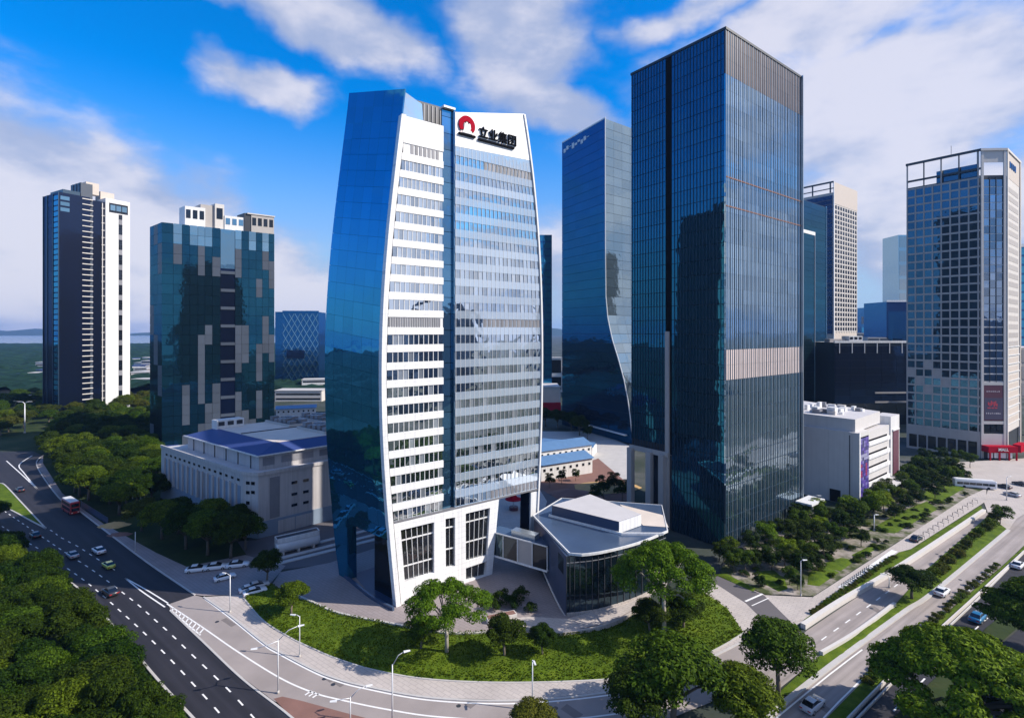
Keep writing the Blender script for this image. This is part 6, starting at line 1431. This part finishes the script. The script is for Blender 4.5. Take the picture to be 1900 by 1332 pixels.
# garden trees between dark tower, walkway and mall
gt = [(1335, 1040, .8), (1352, 1052, .95), (1362, 1062, .85), (1383, 1062, .95), (1398, 1058, .8), (1412, 1052, 1.0), (1432, 1058, .95), (1456, 1050, 1.15), (1470, 1062, 1.05), (1488, 1070, .95), (1500, 1048, 1.0), (1515, 1062, .8), (1528, 1035, 1.05), (1545, 1028, .85), (1560, 1012, .9), (1512, 1012, 1.1), (1490, 1018, .9),
      (1540, 1000, .8), (1580, 1000, .9), (1598, 1015, .85), (1590, 985, .9), (1500, 985, .9), (1525, 975, .9), (1560, 975, .8), (1620, 962, 1.5), (1640, 952, 1.2), (1604, 962, 1.0), (1660, 962, .9), (1680, 950, 1.0), (1700, 938, 1.0), (1690, 925, 1.1), (1712, 918, 1.1), (1735, 925, 1.0), (1650, 930, 1.0), (1672, 915, 1.1), (1700, 900, 1.1), (1730, 905, 1.1), (1752, 910, .9), (1750, 893, 1.1), (1720, 885, 1.2), (1772, 898, .9), (1700, 875, 1.1), (1735, 872, 1.1), (1765, 878, 1.0), (1790, 895, .8), (1775, 862, 1.1), (1800, 868, 1.1), (1745, 858, 1.2), (1715, 858, 1.1), (1408, 1090, .6), (1465, 1085, .7), (1480, 1095, .6)]
for (x, y, s) in gt:
    bright = (x, y) in ((1620, 962), (1640, 952), (1456, 1050))
    tree('garden_tree', 'fresh green tree at the mall corner' if bright and x > 1500 else 'small tree in the paved garden by the dark skyscraper' if x < 1600 else 'small dark tree in the garden before the white mall', 'tree', G(x, y), 'slim', 2 if bright else rng.choice((0, 1, 1)), s, s * .85,
         group='bright trees at the mall corner' if bright and x > 1500 else 'garden trees by the skyscraper' if x < 1600 else 'garden trees before the mall')
for (x, y) in spaced([(1345, 1040), (1500, 1000), (1600, 975), (1690, 915), (1790, 888), (1770, 872), (1700, 868), (1690, 890), (1600, 950), (1490, 962)], 46, 4.2, rng):
    tree('garden_tree', 'small leafy tree in the thick planting along the mall and tower fronts', 'tree', (x, y), 'slim', rng.choice((0, 1, 1, 2)), rng.uniform(.8, 1.25), rng.uniform(.7, 1.0), group='thick planting along the fronts')
for (x, y) in scatter_in([(1345, 1058), (1420, 1098), (1509, 1100), (1660, 1002), (1800, 915), (1780, 880), (1700, 865), (1690, 890), (1600, 950), (1490, 962), (1350, 1030)], 140, rng):
    tree('garden_shrub', 'low dark shrub in the paved garden', 'shrub', (x, y), 'shrub', rng.choice((0, 1, 1)), rng.uniform(.5, 1.0), .6, group='garden shrubs')
# planting behind the pavilion and along the yard
for (x, y, s) in [(1020, 905, .8), (1042, 898, .8), (1068, 892, .7), (1120, 925, 1.2), (1140, 915, 1.1), (1105, 935, 1.0), (1155, 930, 1.1), (1060, 800, 1.8), (1075, 808, 1.8), (1012, 792, 1.8), (1035, 795, 1.8), (1090, 815, 1.2)]:
    tree('yard_tree', 'scrubby tree in the yard behind the pavilion', 'tree', G(x, y), 'round' if s > 1.5 else 'slim', 1, s * (.7 if s > 1.5 else 1), group='yard trees behind the pavilion')
for (x, y, s) in [(930, 1120, 1.0), (950, 1128, .9), (915, 1132, .8), (965, 1112, .9), (985, 1135, .7)]:
    tree('courtyard_shrub', 'grey green shrub between portal and pavilion', 'shrub', G(x, y), 'shrub', 1, s * 1.5, group='courtyard shrubs')
# far woods towards the bay: one canopy
def canopy(name, x0, x1, y0, y1, nx, ny, h, label, ok):
    g = np.random.default_rng(3); xs = np.linspace(x0, x1, nx); ys = y0 * (y1 / y0) ** np.linspace(0, 1, ny)
    Z = g.uniform(.35, 1.0, size=(ny, nx)) * h
    v = []; f = []
    for j in range(ny):
        for i in range(nx): v.append((xs[i] + g.uniform(-.45, .45) * (x1 - x0) / nx, ys[j] * (1 + g.uniform(-.4, .4) * math.log(y1 / y0) / ny), Z[j, i]))
    for j in range(ny - 1):
        for i in range(nx - 1):
            a = j * nx + i
            if ok((xs[i], ys[j])): f.append((a, a + 1, a + nx + 1, a + nx))
    o = link(bpy.data.objects.new(name, rawmesh(name, v, f, M['far_leaf']))); tag(o, label, None, None, 'stuff')
M['far_leaf'] = ground_mat('far_foliage', [(0.003, 0.014, 0.010), (0.006, 0.024, 0.016), (0.014, 0.040, 0.024)], 0.05, bump=0.6, scale2=.4)
canopy('far_wood', -2600, -60, 470, 2240, 340, 90, 11, 'dark green far wood stretching to the bay', lambda p: p[0] < -.36 * p[1] + 60 and not (-430 < p[0] < -230 and p[1] < 500))
# ================================================================ VEHICLES, LAMPS, SMALL THINGS
def loft(mb, st, m=0):
    """st: list of (x, half_width, z0, z1, chamfer)"""
    rings = []
    for (x, w, z0, z1, c) in st:
        i = len(mb.v); mb.v += [(x, -w + c * .4, z0), (x, -w, z0 + c), (x, -w, z1 - c), (x, -w + c, z1), (x, w - c, z1), (x, w, z1 - c), (x, w, z0 + c), (x, w - c * .4, z0)]; rings.append(i)
    for a, b in zip(rings, rings[1:]):
        for k in range(8): mb.f.append((a + k, b + k, b + (k + 1) % 8, a + (k + 1) % 8)); mb.m.append(m)
    mb.f.append(tuple(rings[0] + k for k in range(8))); mb.m.append(m); mb.f.append(tuple(rings[-1] + 7 - k for k in range(8))); mb.m.append(m)
CARM = {}
def car_meshes(col):
    if col in CARM: return CARM[col]
    b = MB(); loft(b, [(-2.30, .72, .42, .72, .1), (-2.22, .84, .28, .92, .12), (-1.5, .90, .24, .98, .12), (0, .91, .24, .95, .12), (1.3, .90, .24, .92, .12), (2.1, .84, .26, .80, .12), (2.28, .70, .36, .66, .1)]); bm_ = b.mesh('body', M[col], True)
    b = MB(); loft(b, [(-1.75, .74, .93, 1.0, .02), (-1.15, .70, .93, 1.40, .06), (.1, .70, .93, 1.42, .06), (1.05, .76, .90, .96, .02)]); gm = b.mesh('windows', M['car_glass'])
    b = MB(); b.hexa([(-1.1, -.6, 1.40), (.1, -.6, 1.42), (.1, .6, 1.42), (-1.1, .6, 1.40), (-1.0, -.55, 1.455), (.0, -.55, 1.475), (.0, .55, 1.475), (-1.0, .55, 1.455)]); rm = b.mesh('roof_panel', M[col])
    b = MB(); b.tube([(0, -.11, 0), (0, .11, 0)], .32, .32, 14); wm = b.mesh('wheel', M['tyre'])
    b = MB(); b.tube([(0, -.125, 0), (0, .125, 0)], .19, .19, 10); hm_ = b.mesh('rim', M['rim'])
    b = MB(); b.box(-.04, .06, -.2, .2, -.08, .08); lm = b.mesh('headlight', M['lamp_lens'])
    b = MB(); b.box(-.06, .04, -.2, .2, -.08, .08); tm = b.mesh('taillight', M['tail_lens'])
    CARM[col] = (bm_, gm, rm, wm, hm_, lm, tm); return CARM[col]
def car(label, px, py, heading, col, group=None, sc=1.0, world=None, tall=1.0):
    p = world or G(px, py); t = thing('car', label, 'car', (p[0], p[1], .05), heading, group); t.scale = (sc, sc, sc * tall)
    bm_, gm, rm, wm, hm_, lm, tm = car_meshes(col)
    for n, me in (('body', bm_), ('windows', gm), ('roof_panel', rm)): link(bpy.data.objects.new(n, me), t)
    for x in (-1.4, 1.42):
        for y in (-.80, .80):
            w = link(bpy.data.objects.new('wheel', wm), t); w.location = (x, y, .32); h = link(bpy.data.objects.new('rim', hm_), w)
    for y in (-.56, .56):
        o = link(bpy.data.objects.new('headlight', lm), t); o.location = (2.22, y, .62); o = link(bpy.data.objects.new('taillight', tm), t); o.location = (-2.27, y, .70)
    return t
HB = math.atan2(*reversed(unit((.815, .579))))       # boulevard heading
car('white car driving up the boulevard beside the median tree', 1748, 1102, HB, 'car_white', sc=1.12)
car('silver car with dark roof at the boulevard bottom', 1508, 1313, HB, 'car_silver', sc=1.1)
car('blue car on the dark local road', 1814, 1150, HB, 'car_blue', sc=1.15)
car('white car under the trees at the lower right edge', 1868, 1250, HB, 'car_white', sc=1.05)
car('white car at the far right end of the local road', 1889, 1052, HB, 'car_white', sc=1.1)
def road_heading(a, b): p, q = G(*a), G(*b); return math.atan2(q[1] - p[1], q[0] - p[0])
HH = road_heading((260, 1125), (178, 1062))
car('white car in the middle of the dark highway', 183, 1025, HH, 'car_white', sc=1.15)
car('pale car in the shade left of the white highway car', 134, 1033, HH, 'car_silver', sc=1.1)
car('yellow green taxi on the highway near the slip road nose', 201, 1052, HH, 'car_taxi', sc=1.05)
car('black car nearest the camera on the highway', 204, 1102, HH, 'car_dark', sc=1.15)
car('dark car at the far left of the highway', 65, 996, HH, 'car_dark', sc=1.1)
car('dark car on the grey stretch by the highway junction', 37, 911, HH, 'car_dark', sc=1.1)
PK = R(18)
car('leftmost white car of the parked row', 366, 1060, PK, 'car_white', 'parked row', 1.15)
car('middle white car of the parked row', 401, 1056, PK, 'car_white', 'parked row', 1.15)
car('rightmost white car of the parked row', 441, 1052, PK, 'car_white', 'parked row', 1.15)
car('white car parked alone behind the lamp post', 417, 1075, R(40), 'car_white', sc=1.05)
car('white car parked nearest the lawn', 473, 1102, R(38), 'car_white', sc=1.1)
car('silver car parked between two white ones near the lawn', 478, 1091, R(38), 'car_silver', sc=1.1)
car('white car parked behind the silver one near the lawn', 463, 1096, R(38), 'car_white', sc=1.0)
for i, (x, y, c) in enumerate([(1862, 905, 'car_dark'), (1893, 900, 'car_dark'), (1878, 920, 'car_silver'), (1700, 1003, 'car_dark')]):
    car(['dark car crossing the bright junction', 'dark car at the right end of the junction', 'silver car on the bright junction', 'dark car parked beside the walkway'][i], x, y, HB + (1.2 if i < 3 else 0), c, sc=1.1)
def bus(label, px, py, heading, col, L_=11, H_=3.1, deck=1, band='white_panel'):
    p = G(px, py); t = thing('bus', label, 'bus', (p[0], p[1], .05), heading)
    b = MB(); loft(b, [(-L_ / 2, 1.15, .5, H_ - .1, .12), (-L_ / 2 + .2, 1.25, .35, H_, .15), (L_ / 2 - .3, 1.25, .35, H_, .15), (L_ / 2, 1.12, .5, H_ - .2, .12)]); b.build('body', M[col], t, False, False)
    for d in range(deck):
        z0 = 1.3 + d * (H_ - 1.3) / deck; z1 = z0 + .95
        for s in (-1, 1):
            for k in range(6):
                b = MB(); x0 = -L_ / 2 + .6 + k * (L_ - 1.2) / 6; b.box(x0 + .06, x0 + (L_ - 1.2) / 6 - .06, min(s * 1.24, s * 1.28), max(s * 1.24, s * 1.28), z0, z1); b.build('window', M['car_glass'], t, False, False)
        b = MB(); b.box(L_ / 2 - .05, L_ / 2 + .03, -1.0, 1.0, z0 - .1, z1); b.build('windscreen', M['car_glass'], t, False, False)
    b = MB(); b.box(-L_ / 2 + .4, L_ / 2 - .5, -1.1, 1.1, H_, H_ + .12); b.build('roof_panel', M[band], t, False, False)
    for x in (-L_ * .28, L_ * .30):
        for y in (-1.12, 1.12):
            b = MB(); b.tube([(x, y - .15, .48), (x, y + .15, .48)], .48, .48, 14); w = b.build('wheel', M['tyre'], t, False, False)
    for y in (-.8, .8):
        b = MB(); b.box(L_ / 2 - .02, L_ / 2 + .06, y - .2, y + .2, .7, .95); b.build('headlight', M['lamp_lens'], t, False, False)
    return t
bus('red double deck bus with pale roof on the highway kerb lane', 131, 950, HH + math.pi, 'car_red', 9.5, 4.2, 2)
bus('white bus with dark windows waiting by the garden', 1808, 905, R(-20), 'car_white', 13, 3.2)
# street lamps
def lamp(label, px, py, h, arms, group=None, r=.11, head=.9):
    p = G(px, py); t = thing('street_lamp', label, 'street lamp', (p[0], p[1], 0), 0, group)
    b = MB(); b.tube([(0, 0, 0), (0, 0, h)], r * 1.3, r * .75, 8); b.build('pole', M['pole'], t, True, False)
    b = MB(); b.tube([(0, 0, 0), (0, 0, .5)], r * 2.2, r * 2.0, 8); b.build('base', M['concrete'], t, True, False)
    for (ax, ay, az_) in arms:
        b = MB(); b.tube([(0, 0, h - .2), (ax * .5, ay * .5, h + az_ * .75), (ax, ay, h + az_)], r * .7, r * .5, 6); a = b.build('arm', M['pole'], t, True, False)
        d = Vector((ax, ay, 0)).normalized(); q = Vector((ax, ay, h + az_)); n = Vector((-d.y, d.x, 0)) * .22
        b = MB(); e0, e1 = q - d * .1, q + d * head; b.hexa([tuple(e0 - n + Vector((0, 0, -.1))), tuple(e1 - n * .7 + Vector((0, 0, -.04))), tuple(e1 + n * .7 + Vector((0, 0, -.04))), tuple(e0 + n + Vector((0, 0, -.1))), tuple(e0 - n * .6 + Vector((0, 0, .08))), tuple(e1 - n * .5 + Vector((0, 0, .05))), tuple(e1 + n * .5 + Vector((0, 0, .05))), tuple(e0 + n * .6 + Vector((0, 0, .08)))]); b.build('lamp_head', M['white_panel'], a, False, False)
    return t
hgt = lambda px, pyb, pyt: ZAT(pyt, G(px, pyb)[1])
lamp('tall lamp with square top beside the parked cars', 427, 1136, hgt(427, 1136, 1066), [(-1.2, .4, .15)])
lamp('double armed white lamp on the slip road island', 516, 1286, hgt(516, 1286, 1186), [(2.9, 1.2, 1.6), (-3.1, -.9, -.9)], r=.10)
lamp('thin lamp on the pavement by the lawn edge', 556, 1219, hgt(556, 1219, 1142), [(-.9, .1, .15)], r=.09)
lamp('tall curved white lamp near the bottom centre', 728, 1345, hgt(728, 1345, 1232), [(1.7, .6, 1.6)], r=.11)
lamp('straight lamp on the curving pavement at centre', 988, 1318, hgt(988, 1318, 1224), [(.2, -.9, .35)], r=.10)
lamp('short double armed lamp at the bottom left of centre', 650, 1352, hgt(650, 1352, 1292), [(2.2, .8, 1.1), (-2.0, -.4, -.3)], r=.09)
lamp('high mast lamp in the far trees at left', 46, 803, hgt(46, 803, 748), [(2.5, 0, 1.0), (-2.5, 0, 1.0)], r=.30, head=2)
lamp('slim dark post on the footway before the tree row', 251, 1024, 5.5, [], r=.10)
lamp('white lamp between the skyscraper and the mall wall', 1510, 957, hgt(1510, 957, 920), [(1.2, -.4, .3)])
lamp('lamp on the walkway corner by the hedge', 1650, 1090, hgt(1650, 1090, 1070), [(-.8, .3, .5)])
lamp('lamp behind the tall spreading tree', 1306, 1085, hgt(1306, 1085, 1058), [(.8, 0, .3)])
lamp('lamp in the sunlit garden beside the mound', 1486, 1106, hgt(1486, 1106, 1040), [(.5, 0, .2)], r=.09)
lamp('white post before the mall corner', 1622, 985, hgt(1622, 985, 955), [(.4, 0, .1)], r=.16)
lamp('post in the bright junction', 1868, 928, hgt(1868, 928, 885), [(.9, 0, .3)], r=.12)
# small roadside things
p = G(215, 1100); tcn = thing('traffic_cone', 'red and white traffic cone on the highway lane', 'cone', (p[0], p[1], .03)); 
b = MB(); b.tube([(0, 0, .08), (0, 0, .45)], .42, .25, 12); b.build('cone_body', M['red'], tcn, False, False); b = MB(); b.tube([(0, 0, .45), (0, 0, .75)], .25, .14, 12); b.build('white_band', M['white_panel'], tcn, False, False); b = MB(); b.tube([(0, 0, .75), (0, 0, 1.05)], .14, .05, 12); b.build('cone_tip', M['red'], tcn, False, False); b = MB(); b.box(-.55, .55, -.55, .55, 0, .08); b.build('base_plate', M['red'], tcn, False, False)
def heap(name, label, px, py, rx, ry, h, mat):
    p = G(px, py); g = random.Random(px); v = [(0, 0, h)]; f = []; n = 14
    for j in range(1, 5):
        for k in range(n): a = 6.283 * k / n; q = j / 4; s = 1 + g.uniform(-.15, .15); v.append((math.cos(a) * rx * q * s, math.sin(a) * ry * q * s, h * (1 - q) ** 1.2 * g.uniform(.8, 1.15) if j < 4 else 0))
    for k in range(n): f.append((0, 1 + k, 1 + (k + 1) % n))
    for j in range(3):
        for k in range(n): a, b = 1 + j * n + k, 1 + j * n + (k + 1) % n; f.append((a, a + n, b + n, b))
    o = link(bpy.data.objects.new(name, rawmesh(name, v, f, M[mat], None, True))); o.location = (p[0], p[1], .1); tag(o, label, 'heap'); return o
heap('sand_heap', 'yellow sand heap on the footway by the highway', 212, 975, 4.5, 3, 1.2, 'sand')
heap('rubble_heap', 'reddish rubble heap just below the sand heap', 222, 992, 3.5, 2, .7, 'soil')
heap('earth_mound', 'tan earth mound in the yard behind the pavilion', 1125, 905, 12, 8, 2.2, 'sand')
heap('earth_mound', 'brown earth mound left in the yard behind the pavilion', 1060, 915, 9, 5, 1.4, 'soil')
# construction fence along the footway
for k in range(9):
    a, b_ = G(150 + k * 5.6, 941 + k * 3.6), G(150 + (k + 1) * 5.6, 941 + (k + 1) * 3.6); b = MB(); ribbon(b, [a, b_], .12, .1, 2.2); o = b.build('site_fence_panel', M['pav_wall']); tag(o, 'dark blue site fence panel beside the red bus', 'fence panel', 'site fence panels along the footway')
# bicycles' rack along the walkway: hoops
for k in range(26):
    t = k / 25; p = G(1562 + 96 * t, 1090 - 66 * t) if k < 14 else G(1690 + 120 * (t - .5) * 1.9, 1008 - 80 * (t - .5) * 1.9)
    b = MB(); b.tube([(p[0], p[1], .1), (p[0], p[1], 1.0), (p[0] + .5, p[1] - .5, 1.2), (p[0] + 1.0, p[1] - 1.0, 1.0), (p[0] + 1.0, p[1] - 1.0, .1)], .09, .09, 6)
    o = b.build('cycle_hoop', M['dark_metal']); tag(o, 'dark cycle hoop in the row along the walkway', 'cycle hoop', 'cycle hoops along the walkway')
# guard house and planter by the lawn path
p = G(930, 1150); gh = thing('planter_box', 'pale stone planter box between the lawn trees', 'planter', (p[0], p[1], 0), R(20)); b = MB(); b.box(-3.2, 3.2, -.9, .9, 0, 1.1); b.build('box', M['stone_pale'], gh, False, False); b = MB(); b.box(-3.0, 3.0, -.7, .7, 1.1, 1.16); b.build('soil', M['soil'], gh, False, False)

p = G(953, 946); kk = thing('kiosk', 'red round canopied kiosk seen through the tower arch', 'kiosk', (p[0], p[1], .07))
b = MB(); b.tube([(0, 0, 0), (0, 0, 1.1)], 1.5, 1.5, 16); b.build('counter', M['maroon'], kk, False, False)
b = MB(); b.tube([(0, 0, 0), (0, 0, 5.0)], .15, .15, 8); b.build('post', M['pole'], kk, False, False)
b = MB(); b.tube([(0, 0, 3.6), (0, 0, 3.9), (0, 0, 5.2)], 2.9, .5, 18); b.build('canopy', M['red'], kk, False, False)
# ================================================================ HAZE over the whole district
hb = MB(); hb.box(-10000, 10000, -700, 9600, -2.5, 196)
hm_, hnt, HN, HL_, hout = mat_nodes('thin_haze')
hv = HN('ShaderNodeVolumePrincipled'); hv.inputs['Density'].default_value = 0.00007; hv.inputs['Color'].default_value = (0.28, 0.52, 1.0, 1); hv.inputs['Anisotropy'].default_value = 0.2
HL_(hv.outputs[0], hout.inputs['Volume'])
tag(hb.build('haze', hm_), 'thin blue haze over the whole district', None, None, 'stuff')
scene.cycles.volume_bounces = 0
